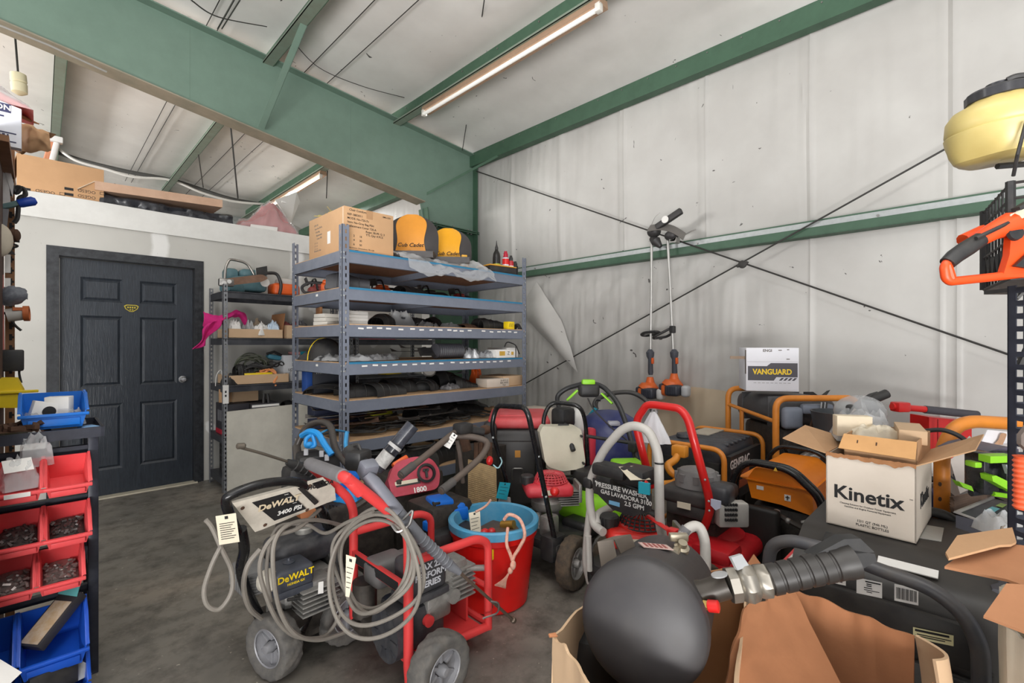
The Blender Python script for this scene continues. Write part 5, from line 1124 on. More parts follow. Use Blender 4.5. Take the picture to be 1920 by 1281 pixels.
t = Thing('copper_pipe_offcut', 'short copper and white pipe pieces behind the sack over the wall top', 'pipe', PY(94, 300, 5.42)); mb = MB(); mb.cyl(PY(88, 303, 5.42), PY(100, 262, 5.42), .025, 10); t.part('copper_pipe', mb, mat('copper_pipe', (206, 136, 100), .4, .4)); mb = MB(); mb.cyl(PY(97, 303, 5.40), PY(106, 268, 5.40), .02, 10); mb.box(PY(104, 262, 5.4), (.09, .06, .05), bev=.008); t.part('white_pipe', mb, WHITE)
t = Thing('plastic_bag', 'clear plastic bag with red contents on the white carton at top left', 'bag', (-.2, 2.98, T0+.19))
bagf = lambda sc, se: (lambda u, v: V((-.36+.34*u, 2.98-.1*cos(pi*v), T0+.185+.0*u))+V((0, 0, sc*sin(pi*v)**.7*sin(pi*min(1, u*.9+.1))**.6*(1+.35*NZ.noise(V((u*9, v*9, se)))))))
mb = MB(); mb.grid(bagf(.10, 1), 18, 12); t.part('film', mb, CLEAR2); mb = MB(); mb.grid(bagf(.075, 4), 14, 10); t.part('red_contents', mb, mat('red_contents_cloth', (206, 78, 70), .6, dirt=.5, dcol=(236, 180, 176)))
# ================================================================ machine helpers
RIM = mat('grey_wheel_rim', (150, 150, 154), .4, .3, .35)
TIRE = mat('dusty_tire_rubber', (84, 82, 80), .8, dirt=.5, ds=25, dcol=(128, 122, 114))
TIREB = mat('brown_dusted_tire', (66, 58, 50), .85, dirt=.5, ds=30, dcol=(120, 102, 80))
ENG = mat('dark_engine_plastic', (50, 51, 56), .4, dirt=.4, dcol=(104, 102, 100), ds=20)
ENGD = mat('greasy_engine_metal', (52, 48, 45), .5, .3, .5, 30, dcol=(96, 88, 80))
def wheel(t, c, ax, R, w, tire=TIRE, rim=RIM, pat=0, name='wheel'):
    n = 64; M = frame(c, ax)
    h = w/2
    prof = [(R*.60, -h*.78), (R*.74, -h*.98), (R*.88, -h), (R*.955, -h*.9), (R*.985, -h*.66), (R, -h*.36), (R, -h*.12), (R, h*.12), (R, h*.36), (R*.985, h*.66), (R*.955, h*.9), (R*.88, h), (R*.74, h*.98), (R*.60, h*.78)]
    def rf(j, k):
        if 3 <= j <= 10: return -.035*R if ((k+j*(1 if pat == 0 else 2)) // 2) % 2 else 0
        return 0
    mb = MB(M); mb.lathe(prof+[prof[0]], M=Matrix(), n=n, rfun=rf); o = t.part(name, mb, tire, label='chunky treaded tire')
    mb = MB(M); mb.lathe([(R*.61, -h*.7), (R*.56, -h*.2), (R*.2, -h*.1), (R*.2, h*.1), (R*.56, h*.2), (R*.61, h*.7)], M=Matrix(), n=28, cap=False)
    mb.lathe([(R*.61, h*.74), (R*.58, h*.82), (R*.55, h*.74)], M=Matrix(), n=28, cap=False); mb.lathe([(R*.61, -h*.74), (R*.58, -h*.82), (R*.55, -h*.74)], M=Matrix(), n=28, cap=False)
    for k in range(6):
        a = k*pi/3; mb.box((R*.37*cos(a), R*.37*sin(a), 0), (R*.36, R*.10, h*.7), rz=a, bev=.003)
    mb.lathe([(0, -h*1.0), (R*.12, -h*.95), (R*.16, -h*.6), (R*.16, h*.6), (R*.12, h*.95), (0, h*1.0)], M=Matrix(), n=16)
    t.part('rim', mb, rim, o); return o
def grille(mb, c, R, h, ax=(0, 0, 1), n=16, rings=3, bar=.006, M=None):
    M = M or frame(c, ax)
    for k in range(n):
        a = 2*pi*k/n; pts = [(R*.25*cos(a), R*.25*sin(a), h), (R*.8*cos(a), R*.8*sin(a), h*.8), (R*cos(a), R*sin(a), 0)]
        mb.tube([M @ V(p) for p in pts], bar/2, 5)
    for q in range(rings):
        f = q/max(1, rings-1); r_ = R*(.8+.2*f); z = h*.8*(1-f)
        mb.tube([M @ V((r_*cos(2*pi*k/28), r_*sin(2*pi*k/28), z)) for k in range(28)], bar/2, 5, closed=True)
    mb.lathe([(0, h+.004), (R*.26, h+.003), (R*.28, h-.006)], M=M, n=18)
def vert_engine(t, c, rz, cover, capm=BLACK, netm=None, sc=1., lab=None, shield=ALU):
    # vertical shaft mower engine, local origin at the deck
    B = at(c, rz) @ Matrix.Scale(sc, 4); netm = netm or BLACK
    mb = MB(B); mb.lathe([(.09, 0), (.10, .02), (.10, .05), (.08, .07), (.08, .10)], n=20)
    for k in range(7): mb.box((.12, 0, .03+.014*k), (.13, .14, .006), bev=.002)
    mb.box((.10, 0, .075), (.08, .1, .11), bev=.01); t.part('engine_block', mb, ALU)
    mb = MB(B); mb.box((.0, 0, .125), (.29, .22, .075), bev=.028, seg=3); mb.lathe([(.095, .155), (.09, .172), (.075, .178), (.0, .178)], n=24); e = t.part('engine_cover', mb, cover)
    mb = MB(B); grille(mb, None, .102, .05, M=Matrix.Translation((.02, 0, .168)), n=26, rings=4, bar=.007); t.part('recoil_grille', mb, netm, e)
    mb = MB(B); mb.lathe([(.03, .15), (.040, .155), (.042, .198), (.036, .206), (0, .207)], (-.125, .0, 0), n=18)
    for k in range(14): mb.box((-.125+.041*cos(k*.449), .041*sin(k*.449), .178), (.006, .005, .036), rz=k*.449)
    t.part('fuel_cap', mb, capm)
    mb = MB(B); mb.box((.19, 0, .10), (.02, .15, .11), bev=.006)
    for i in range(4):
        for j in range(5): mb.box((.202, -.055+.0275*j, .065+.023*i), (.004, .016, .011), bev=.002)
    t.part('muffler', mb, shield)
    mb = MB(B); mb.box((-.05, .125, .09), (.11, .05, .07), bev=.012); t.part('air_filter', mb, BLACK)
    if lab: mb = MB(B); mb.box((-.02, -.1115, .125), (.07, .002, .03)); t.part('warning_label', mb, lab)
def horiz_engine(t, c, rz, tank, filt, sc=1., text=None, capm=None, rec=None, blockm=ALU, tm=None):
    # horizontal shaft engine: fuel tank on top, air filter box to -y, muffler to -x, recoil to +x
    B = at(c, rz) @ Matrix.Scale(sc, 4)
    mb = MB(B); mb.box((0, 0, .11), (.2, .2, .20), bev=.02); mb.box((0, -.13, .15), (.12, .1, .12), bev=.012)
    for k in range(6): mb.box((0, -.16, .10+.018*k), (.15, .1, .006), bev=.002)
    for k in range(5): mb.cyl((-.08+.04*k, -.105, .05), (-.08+.04*k, -.112, .05), .008, 6)
    t.part('engine_block', mb, blockm)
    mb = MB(B); mb.box((.03, .04, .275), (.27, .2, .11), bev=.04, seg=3); k_ = t.part('fuel_tank', mb, tank)
    mb = MB(B); mb.lathe([(.028, 0), (.036, .004), (.038, .024), (.034, .03), (.012, .032), (0, .03)], (.04, .04, .325), n=18); t.part('fuel_cap', mb, capm or STEEL, k_)
    mb = MB(B); mb.box((-.09, -.12, .25), (.15, .13, .085), bev=.02, seg=3); mb.box((-.09, -.12, .2), (.14, .125, .03), bev=.008); mb.lathe([(.02, 0), (.022, .006), (.008, .012), (.006, .02), (0, .021)], (-.09, -.12, .29), n=14); a_ = t.part('air_filter', mb, filt)
    if text:
        mb = MB(B)
        for i, (s, z, sz) in enumerate(text): mb.text(s, face((-.09, -.1862, z), (1, 0, 0), (0, -1, 0)), sz, .0006, bold=.02)
        t.part('lettering', mb, tm or YELLOW, a_)
    mb = MB(B); mb.box((-.17, .03, .22), (.12, .17, .10), bev=.02)
    for k in range(7): mb.box((-.232, -.04+.022*k, .22), (.004, .010, .06), bev=.001); mb.box((-.17, -.057, .185+.012*k), (.09, .004, .005))
    t.part('muffler_shield', mb, mat('dull_grey_shield', (128, 128, 128), .5, .3, .4))
    mb = MB(B); mb.lathe([(.125, 0), (.13, .02), (.12, .05), (.06, .065), (0, .066)], (.10, .0, .13), (1, 0, 0), n=24)
    for k in range(12): mb.box((.162, .085*cos(k*pi/6), .13+.085*sin(k*pi/6)), (.006, .05, .012), rx=k*pi/6)
    t.part('recoil_cover', mb, rec or BLACK)
    mb = MB(B); mb.tube(fillet([(-.04, -.19, .10), (.06, -.2, .12), (.1, -.15, .2), (.12, -.02, .22)], .04), .009, 6); mb.tube([(-.12, -.18, .18), (.02, -.19, .15), (.05, -.19, .08)], .006, 6)
    t.part('throttle_linkage', mb, BLACK)
def stag(t, quad, label, m=None, lines=5):
    a, b, c, d = [V(q) for q in quad]; n = (b-a).cross(d-a).normalized()
    if n.dot(V((0, 0, CH))-a) < 0 and False: n = -n
    mb = MB(); mb.quad(a, b, c, d, .0015); o = t.part('repair_tag', mb, m or CREAM, label=label)
    # hand-filled lines on both faces
    mb = MB()
    for s in (.0009, -.0024):
        for k in range(lines):
            f = .28+.6*k/lines; g = .75-.2*((k*7) % 3)/2
            p0 = a.lerp(d, f).lerp(b.lerp(c, f), .12)+n*s; p1 = a.lerp(d, f).lerp(b.lerp(c, f), .12+g)+n*s; dd = (d-a).normalized()*.0022
            mb.raw([p0, p1, p1+dd, p0+dd], [(0, 1, 2, 3)])
        p0 = a.lerp(d, .1).lerp(b.lerp(c, .1), .5)+n*s; e1 = (b-a).normalized()*.005; e2 = (d-a).normalized()*.005
        mb.raw([p0-e1-e2, p0+e1-e2, p0+e1+e2, p0-e1+e2], [(0, 1, 2, 3)])
    t.part('handwriting', mb, INK, o)
def hose(t, pts, r=.008, m=HOSE, name='hose', n=8, closed=False, label=None):
    mb = MB(); mb.tube(spline(pts, 8, closed), r, n, closed=closed); return t.part(name, mb, m, label=label)
# ================================================================ red framed pressure washer
GRIPM = mat('grey_foam_grip', (120, 118, 120), .75, dirt=.3, bump=.15, bs=250)
t = Thing('pressure_washer', 'salmon red framed pressure washer with a grey hose coil and foam grip', 'pressure washer', (1.1, 1.7, 0))
ya, yb, xu = 1.50, 1.93, .96
A0, B0 = PY(650, 896, ya), PY(577, 868, yb)
for y, top, nm in ((ya, A0, 'near'), (yb, B0, 'far')):
    mb = MB(); top = V((top.x, y, top.z))
    mb.tube(fillet([top, (xu, y, .63), (xu, y, .10), (xu+.10, y, .075), (1.42, y, .10)] if y == yb else [top, (xu, y, .64), (xu, y, .12), (xu+.006, y, .06)], .07, 6), .0185, 12); t.part('upright_tube', mb, SRED)
mb = MB(); mb.tube(fillet([V((A0.x+.05, ya, A0.z-.062)), A0, V((B0.x, yb, B0.z)), V((B0.x+.05, yb, B0.z-.055))], .06, 6), .019, 12); t.part('handle_bar', mb, SRED)
mb = MB(); d = (B0-A0).normalized(); mb.tube([A0+d*.035-V((0, 0, .0)), A0+d*.08, B0-d*.07, B0-d*.03], .0245, 12); t.part('foam_grip', mb, GRIPM, label='grey foam grip')
for y in (ya+.01, yb):
    mb = MB(); mb.tube(fillet([(xu+.0, y, .50), (1.30, y, .495), (1.365, y, .46), (1.365, y, .09)], .05), .0175, 10); t.part('side_rail', mb, SRED)
mb = MB(); mb.tube([(1.365, ya+.01, .11), (1.365, yb, .11)], .015, 8); mb.tube([(1.365, ya+.01, .27), (1.365, yb, .27)], .012, 8); mb.bx(1.30, ya+.08, .12, 1.31, yb-.05, .28); mb.tube([(1.06, ya+.02, .12), (1.365, ya+.01, .10)], .018, 10); t.part('front_frame', mb, SRED)
mb = MB(); mb.bx(.98, ya+.02, .10, 1.33, yb-.02, .115); t.part('engine_plate', mb, SRED)
mb = MB(); mb.box((xu-.004, (ya+yb)/2, .405), (.022, yb-ya-.02, .045), bev=.004); o = t.part('cross_bar', mb, SRED)
mb = MB(); mb.box((xu-.0158, (ya+yb)/2, .405), (.001, .34, .036)); mb.use(INK); t.part('bar_label', mb, mat('silver_label', (214, 208, 206), .4), o)
mb = MB(); mb.text('JERREY', face((xu-.0166, (ya+yb)/2, .405), (0, -1, 0), (-1, 0, 0)), .042, .0005, bold=.03); t.part('lettering', mb, INK, o)
mb = MB(); mb.cyl((1.02, 1.44, .128), (.965, 1.96, .128), .01, 8); t.part('axle', mb, STEEL)
wheel(t, (1.03, 1.405, .130), (.12, -1, 0), .128, .085); wheel(t, (.955, 1.985, .130), (.12, -1, 0), .128, .07)
B = Matrix()
mb = MB(); mb.box((1.08, 1.60, .405), (.18, .13, .14), bev=.025, seg=3); mb.box((1.08, 1.6, .325), (.19, .14, .03), bev=.008); o = t.part('engine_cover', mb, ENG)
mb = MB()
for k in range(3):
    mb.text(('MAX 225', 'PERFORM', 'SERIES')[k], face((1.085, 1.5345, .445-.034*k), (1, 0, 0), (0, -1, 0)), .034, .0006, bold=.03)
t.part('lettering', mb, mat('light_grey_print', (190, 192, 198), .5, dirt=0), o)
mb = MB(); mb.box((1.23, 1.62, .34), (.13, .13, .13), bev=.02)
for k in range(7): mb.box((1.26, 1.62, .25+.02*k), (.12, .16, .007), bev=.002)
mb.cyl((1.28, 1.56, .36), (1.36, 1.53, .345), .013, 10); mb.cyl((1.2, 1.56, .28), (1.2, 1.53, .28), .03, 12); mb.box((1.14, 1.63, .25), (.12, .16, .1), bev=.015); t.part('cylinder_head', mb, ALU)
mb = MB(); mb.box((1.08, 1.66, .2), (.2, .2, .17), bev=.03); mb.cyl((.93, 1.62, .2), (1.0, 1.62, .2), .10, 20)
for k in range(10): mb.box((.928, 1.62+.07*cos(k*pi/5), .2+.07*sin(k*pi/5)), (.006, .045, .01), rx=k*pi/5)
t.part('recoil_cover', mb, ENG)
mb = MB(); mb.cyl((1.08, 1.555, .225), (1.08, 1.535, .225), .022, 12); t.part('oil_cap', mb, SRED)
mb = MB(); mb.box((1.02, 1.76, .38), (.16, .13, .11), bev=.03, seg=3); mb.box((1.13, 1.82, .33), (.16, .13, .12), bev=.03); t.part('fuel_tank', mb, mat('smoky_grey_tank', (104, 102, 102), .4, dirt=.4))
mb = MB(); mb.cyl((.965, 1.84, .18), (.965, 1.84, .32), .05, 16); mb.box((.97, 1.78, .16), (.08, .08, .06), bev=.01); mb.cyl((.93, 1.86, .15), (.93, 1.76, .15), .022, 10); t.part('pump', mb, ENGD)
# grey hose coil looped over the near upright
mb = MB()
for k in range(5):
    pts = []
    for i in range(30):
        a = 2*pi*i/30; R1 = 84-5*k+7*sin(k*2.); R2 = 112-8*k+10*cos(k*1.7)
        pts.append(PD(702+4*sin(k*3)+R1*cos(a)+8*sin(2*a+k), 1075-6*k+R2*sin(a)+6*cos(3*a), 1.66+.045*k*.5-.11*cos(a-.4)+.02*sin(a*2+k)))
    mb.tube(spline(pts, 3, True), .007, 8, closed=True)
mb.tube(spline([PD(700, 960, 1.7), PD(650, 980, 1.8), PD(610, 1000, 1.9), PD(575, 985, 1.98), PD(520, 990, 1.9), PD(500, 1060, 1.8), PD(508, 1130, 1.75)], 8), .007, 8)
hc = Thing('hose_coil', 'coiled grey pressure hose hanging on the salmon red washer frame', 'hose', PD(702, 1185, 1.66)); hc.part('coil', mb, HOSE)
stag(hc, (PD(649, 1040, 1.60), PD(668, 1046, 1.60), PD(655, 1120, 1.60), PD(648, 1118, 1.60)), 'long folded manila tag')
# spray gun and lance leaning across
g = Thing('spray_lance', 'grey spray gun with a long thin lance leaning across the salmon red washer', 'spray gun', PD(965, 1165, 2.06))
mb = MB(); mb.tube([PD(686, 890, 1.66), PD(700, 905, 1.665), PD(745, 960, 1.70)], [.02, .026, .026], 12); mb.box(PD(690, 880, 1.68), (.06, .05, .06), bev=.01, rx=.5); g.part('gun_body', mb, mat('slate_grey_plastic', (116, 118, 128), .45, dirt=.35))
mb = MB(); q = [PD(745, 960, 1.70), PD(790, 1010, 1.76), PD(846, 1062, 1.84), PD(862, 1074, 1.86)]; mb.tube(q, [.024, .022, .019, .012], 12)
for k in range(9): p = q[1].lerp(q[2], k/9); mb.lathe([(.0225-.0003*k, -.004), (.0245-.0003*k, 0), (.0225-.0003*k, .004)], p, q[2]-q[1], 12)
g.part('lance_grip', mb, mat('worn_grey_rubber', (98, 100, 106), .6, dirt=.45, dcol=(140, 142, 148)))
mb = MB(); mb.tube([PD(858, 1070, 1.86), PD(900, 1108, 1.93), PD(962, 1163, 2.06)], .0065, 8); mb.lathe([(.008, 0), (.013, .004), (.013, .02), (.006, .024)], PD(960, 1161, 2.055), PD(965, 1166, 2.07)-PD(958, 1160, 2.05), 10); g.part('lance', mb, mat('brownish_steel', (110, 96, 84), .4, .5, .4))
mb = MB(); mb.tube(fillet([PD(920, 1128, 1.96), PD(936, 1130, 1.97), PD(934, 1150, 1.99), PD(905, 1160, 1.98)], .02), .004, 6); mb.tube(fillet([PD(755, 975, 1.68), PD(775, 955, 1.69), PD(768, 985, 1.67), PD(745, 1000, 1.66), PD(735, 985, 1.67)], .015), .005, 6); g.part('wire_hook', mb, STEEL)
mb = MB(); mb.box(PD(672, 862, 1.74), (.08, .07, .07), bev=.012, rz=.5); mb.tube([PD(655, 845, 1.78), PD(690, 885, 1.7)], .03, 10); mb.tube(fillet([PD(668, 852, 1.75), PD(660, 835, 1.77), PD(672, 833, 1.76), PD(678, 850, 1.74)], .01), .006, 6); g.part('trigger_housing', mb, BLACK)
mb = MB(); mb.tube([PD(705, 880, 1.95), PD(774, 797, 2.0)], .03, 16); s_ = g.part('black_barrel', mb, mat('glossy_black_tube', (48, 50, 58), .2, dirt=.25, dcol=(120, 122, 130)), label='glossy black upright tube'); mb = MB(); mb.tube([PD(712, 872, 1.92), PD(730, 850, 1.935)], .0305, 12); mb.tube([PD(738, 840, 1.94), PD(742, 835, 1.944)], .0312, 12); g.part('white_print_band', mb, mat('worn_white_print', (198, 196, 194), .5, dirt=.5, dcol=(80, 80, 84), ds=60), s_)
# ================================================================ black framed washer with white panel
t = Thing('pressure_washer', 'black framed pressure washer with a white control panel reading 3400 PSI', 'pressure washer', (.80, 2.08, 0))
PANW = mat('off_white_panel', (222, 214, 200), .45, dirt=.3, ds=18, dcol=(120, 112, 102))
c4 = [PY(436, 944, 1.80), PY(608, 898, 1.84), PY(630, 938, 1.92), PY(478, 998, 1.88)]
a, b, c, d = c4; ux = (b-a).normalized(); n_ = (b-a).cross(d-a).normalized(); n_ = n_ if n_.dot(V((0, 0, CH))-a) > 0 else -n_
mb = MB(); q = [a+ux*.03, b-ux*.05, b, (b+c)/2+ux*.02, c, c-ux*.04, d+ux*.02, d, a+(d-a)*.4, a]
mb.prism([p-n_*.012 for p in q], n_*.012); t.part('control_panel', mb, PANW)
FX = lambda u, v: a.lerp(b, u).lerp(d.lerp(c, u), v)+n_*.0006
mb = MB(); q = [FX(.16, .12), FX(.56, .12), FX(.62, .88), FX(.24, .88)]; mb.prism(q, n_*.0012); o = t.part('black_label', mb, INK)
Mt = lambda u, v: face(FX(u, v)+n_*.0045, ux, n_)
mb = MB(); mb.text('DeWALT', Mt(.40, .36), .038, .0005, bold=.03, sx=1.0); t.part('lettering', mb, mat('dirty_cream_print', (224, 206, 176), .5, dirt=.3, ds=50), o)
mb = MB(); mb.text('3400 PSI', Mt(.45, .70), .027, .0005, bold=.02)
for k in range(6): mb.box(FX(.515+.009*k, .16+.12*k)+n_*.002, (.014, .007, .001), rz=.2)
t.part('pressure_text', mb, WHITE, o)
mb = MB(); mb.prism(fillet([FX(.66, .08), FX(.72, .08), FX(.80, .80), FX(.73, .85)], .01), n_*.003); mb.tube([FX(.74, .5), FX(.76, .72)], .008, 6); t.part('switch_plate', mb, BLACK)
mb = MB(); mb.quad(FX(.84, .05), FX(.98, .02), FX(1.0, .28), FX(.86, .3), -.002); mb.use(INK); mb.text('HONDA', Mt(.92, .16), .03, .0005, bold=.02); t.part('engine_badge', mb, BLACK)
mb = MB(); 
for u, v in ((.05, .2), (.13, .9), (.62, .94), (.80, .1)): mb.lathe([(.007, 0), (.007, .002), (0, .003)], FX(u, v), n_, 8)
t.part('panel_bolts', mb, RUST)
hp = [PY(446, 1000, 1.90), PY(424, 945, 1.82), PY(440, 925, 1.80), PY(500, 906, 1.80), PY(560, 905, 1.83), PY(585, 925, 1.9), PY(605, 965, 2.0), PY(612, 985, 2.05)]
mb = MB(); mb.tube(spline(hp, 8), .0165, 10); t.part('handle_bar', mb, BLACKG)
mb = MB(); mb.tube(spline([PY(452, 992, 1.9), PY(458, 1030, 1.95), PY(452, 1070, 2.0), PY(468, 1120, 2.05), PY(500, 1180, 2.1)], 8), .019, 10); mb.tube(spline([PY(605, 960, 2.0), PY(625, 1010, 2.2), PY(640, 1080, 2.25), PY(622, 1100, 2.1), PY(585, 1140, 2.0), PY(562, 1185, 1.96)], 8), .021, 10); mb.tube([(.66, 2.0, .13), (1.02, 2.14, .13)], .012, 8); mb.tube(fillet([(.72, 2.02, .12), (.80, 2.35, .08), (1.05, 2.4, .08), (1.02, 2.14, .12)], .06), .018, 10); t.part('frame_tube', mb, BLACKG)
wheel(t, (.655, 1.985, .126), (-.95, -.32, 0), .125, .085); wheel(t, (1.035, 2.15, .126), (-.95, -.32, 0), .125, .07)
horiz_engine(t, (.80, 2.12, .125), .05, ENG, mat('navy_black_plastic', (56, 60, 70), .35, dirt=.35, dcol=(104, 106, 112)), 1.04, [('DeWALT', .262, .034), ('HONDA GX', .238, .012)], capm=mat('silver_dusty_cap', (168, 166, 160), .35, .5, .4))
mb = MB(); mb.lathe([(.0, .02), (.032, .02), (.042, .006), (.042, -.02), (.02, -.03)], PY(503, 1090, 1.96), (-.3, -1, .1), 18); t.part('pull_housing', mb, mat('pale_beige_cover', (206, 200, 186), .5, dirt=.4))
mb = MB(); mb.bx(.70, 1.98, .10, .98, 2.3, .13); mb.box((.83, 2.0, .2), (.2, .06, .16), bev=.02); mb.box((.72, 2.0, .17), (.12, .1, .12), bev=.02); t.part('pump', mb, ENGD)
mb = MB(); mb.box(PY(544, 1155, 1.97), (.004, .002, .002)); mb.quad(PY(597, 1092, 1.9), PY(606, 1090, 1.9), PY(606, 1112, 1.9), PY(596, 1114, 1.9), .002); t.part('spec_label', mb, WHITE)
hose(t, [PY(600, 955, 1.95), PY(560, 990, 1.85), PY(510, 1010, 1.82), PY(487, 1060, 1.82), PY(500, 1120, 1.84), PY(525, 1170, 1.86), PY(560, 1195, 1.88), PY(610, 1192, 1.9), PY(640, 1150, 1.92)], .008)
hose(t, [PY(640, 985, 2.0), PY(590, 975, 1.9), PY(540, 985, 1.83), PY(514, 1020, 1.80), PY(514, 1090, 1.80), PY(527, 1150, 1.82), PY(555, 1190, 1.83), PY(600, 1200, 1.86), PY(650, 1185, 1.88)], .008)
hose(t, [PY(488, 1030, 1.83), PY(465, 1060, 1.83), PY(457, 1100, 1.85), PY(468, 1140, 1.9), PY(490, 1160, 1.95)], .009)
hose(t, [PY(386, 975, 1.79), PY(398, 990, 1.79), PY(416, 1030, 1.79), PY(434, 1070, 1.8), PY(434, 1110, 1.8), PY(412, 1142, 1.8), PY(389, 1135, 1.8), PY(383, 1105, 1.8), PY(397, 1060, 1.79), PY(414, 1025, 1.79), PY(430, 1000, 1.82)], .0075, label='grey hose end looping down to the floor at left')
stag(t, (PY(404, 968, 1.77), PY(442, 962, 1.77), PY(449, 1016, 1.77), PY(411, 1022, 1.77)), 'manila repair tag on the handle', lines=8)
# orange engine behind
t = Thing('orange_engine', 'small engine with an orange slotted cover behind the white panel washer', 'engine', (1.08, 2.42, .30))
mb = MB(); c = PY(600, 965, 2.4); mb.lathe([(.10, -.1), (.115, -.06), (.115, .0), (.09, .05), (0, .06)], c+V((.02, .05, 0)), (-.4, -.8, .4), 24); t.part('cover', mb, mat('dull_orange_cover', (186, 110, 58), .5, dirt=.45, dcol=(120, 84, 60)))
mb = MB(); 
for k in range(9): mb.box(c+V((-.06+.016*k, -.075, .0+.02*sin(k*.4))), (.006, .012, .09))
t.part('slots', mb, BLACK); mb = MB(); mb.box(c+V((0, .1, -.22)), (.3, .25, .42), bev=.03); t.part('block', mb, ENGD)
# lance lying behind at left
g = Thing('spray_lance', 'thin black lance pointing left in front of the leaning white board', 'spray gun', PY(600, 905, 2.3)); mb = MB(); mb.tube([PY(446, 838, 2.25), PY(490, 850, 2.27), PY(540, 866, 2.3)], .0065, 8); mb.lathe([(.007, 0), (.013, .004), (.013, .03), (.008, .036)], PY(443, 837, 2.25), (1, .02, -.1), 10); g.part('lance', mb, mat('brown_steel_lance', (104, 96, 86), .4, .4)); mb = MB(); q = [PY(538, 866, 2.3), PY(552, 872, 2.3), PY(580, 884, 2.32), PY(600, 895, 2.33)]; mb.tube(q, [.014, .024, .026, .024], 10)
for k in range(5): mb.lathe([(.026, -.004), (.029, 0), (.026, .004)], q[1].lerp(q[3], k/5), q[3]-q[1], 12)
g.part('grip', mb, BLACK)
# ================================================================ bucket of tools
BX, BYY = 1.665, 1.80
t = Thing('bucket', 'big red bucket with a blue liner rim and knotted rope handle', 'bucket', (BX, BYY, 0))
BRED = mat('red_bucket_plastic', (208, 22, 18), .32, dirt=.15, ds=8)
BBL = mat('dusty_blue_liner', (70, 150, 190), .4, dirt=.4, ds=12, dcol=(140, 178, 196))
mb = MB(); mb.lathe([(0, .004), (.165, 0), (.175, .01), (.215, .345), (.224, .35), (.224, .385), (.212, .386), (.17, .014), (0, .014)], (0, 0, 0), n=48); t.part('shell', mb, BRED, world=False)
mb = MB(); mb.lathe([(.222, .375), (.232, .38), (.234, .415), (.226, .422), (.206, .418), (.198, .38), (.165, .05), (0, .045)], (0, 0, 0), n=48, cap=False); t.part('blue_liner', mb, BBL, world=False, label='dusty blue inner liner and rim')
ROPE = mat('striped_rope', (222, 178, 158), .8, dirt=.6, ds=60, dcol=(190, 84, 70))
mb = MB(); q = lambda px, py, d: PD(px, py, d); mb.tube(spline([q(945, 975, 2.26), q(955, 965, 2.25), q(975, 975, 2.23), q(984, 1003, 2.2), q(975, 1025, 2.2), q(963, 1045, 2.2), q(962, 1060, 2.19)], 6), .008, 7); mb.tube(spline([q(952, 990, 2.26), q(950, 1020, 2.2), q(957, 1040, 2.2), q(962, 1060, 2.19), q(955, 1075, 2.185)], 6), .008, 7)
mb.ell(q(962, 1060, 2.185), (.016, .012, .022), 12, 8); mb.ell(q(957, 1070, 2.185), (.014, .012, .016), 12, 8)
for k in range(9): mb.tube(spline([q(956, 1072, 2.185), q(945+k*.6, 1086, 2.185), q(928+2.4*k, 1098+.6*k, 2.185+.003*k)], 4), .0035, 5)
t.part('rope_handle', mb, ROPE)
mb = MB(); mb.tube(spline([q(892, 960, 2.35), q(910, 950, 2.4), q(920, 938, 2.5)], 4), .006, 6); t.part('tag_string', mb, ROPE)
mb = MB(); mb.box(q(922, 1040, 2.235), (.018, .014, .05), bev=.004); t.part('yellow_clip', mb, YELLOW)
stag(t, (q(879, 962, 2.42), q(900, 957, 2.42), q(902, 1000, 2.38), q(884, 1006, 2.38)), 'manila tag hung inside the rim', lines=4)
mb = MB(); mb.box((BX-.02, BYY, .33), (.30, .07, .05), rz=-.5, bev=.01); mb.box((BX+.02, BYY+.08, .3), (.26, .1, .06), rz=.2, bev=.01); one('wood_block', mb, mat('dark_tool_wood', (88, 70, 58), .6, dirt=.4), 'dark handled tool lying in the red bucket', 'tool')
mb = MB(); mb.ell((BX-.08, BYY-.02, .365), (.025, .02, .02), 12, 8); mb.ell((BX-.055, BYY-.045, .368), (.022, .02, .02), 12, 8); one('red_valve', mb, RED, 'red valve wheels in the red bucket beside the manila tag', 'valve')
mb = MB(); mb.tube([(BX+.06, BYY+.0, .36), (BX+.08, BYY-.07, .375)], .022, 10); one('brass_fitting', mb, mat('brass', (196, 150, 70), .35, .7, .3), 'brass fitting in the red bucket near the rope', 'fitting')
mb = MB(); mb.bx(BX-.13, BYY-.13, .046, BX+.13, BYY+.13, .28); one('sawdust_fill', mb, RUBBER, 'dark clutter filling the red bucket below the tools', 'clutter', kind='stuff')
# ================================================================ middle of the floor
BT = BLACKG
# ---- black framed washer with red engine and white tank (wheel at px 1062)
t = Thing('pressure_washer', 'black framed pressure washer with a red engine and an off white tank behind the bucket', 'pressure washer', (2.0, 1.85, 0))
yn, yf_ = 1.65, 2.06
mb = MB(); pn = [(1.985, yn, .23), PY(1003, 835, yn), PY(988, 775, yn)+V((0, 0, .03)), PY(931, 770, yf_-.02)+V((0, 0, .03)), PY(921, 800, yf_), PY(950, 905, yf_), (2.06, yf_, .23)]
mb.tube(fillet(pn, .07, 6), .0145, 10); t.part('handle_tube', mb, BT)
for p in (PY(1010, 855, yn), PY(1024, 930, yn), PY(925, 820, yf_)): mb = MB(); mb.ell(p+V((-.012, -.01, 0)), (.007, .007, .007), 8, 6); t.part('bolt', mb, GALV)
wheel(t, (2.03, 1.565, .140), (.18, -1, 0), .138, .085, TIREB, mat('pale_grey_hub', (168, 164, 160), .4, .2, .4)); wheel(t, (2.12, 2.12, .140), (.18, -1, 0), .138, .085, TIREB, _M['pale_grey_hub'])
mb = MB(); mb.cyl((2.03, 1.6, .14), (2.12, 2.08, .14), .012, 8); t.part('axle', mb, STEEL)
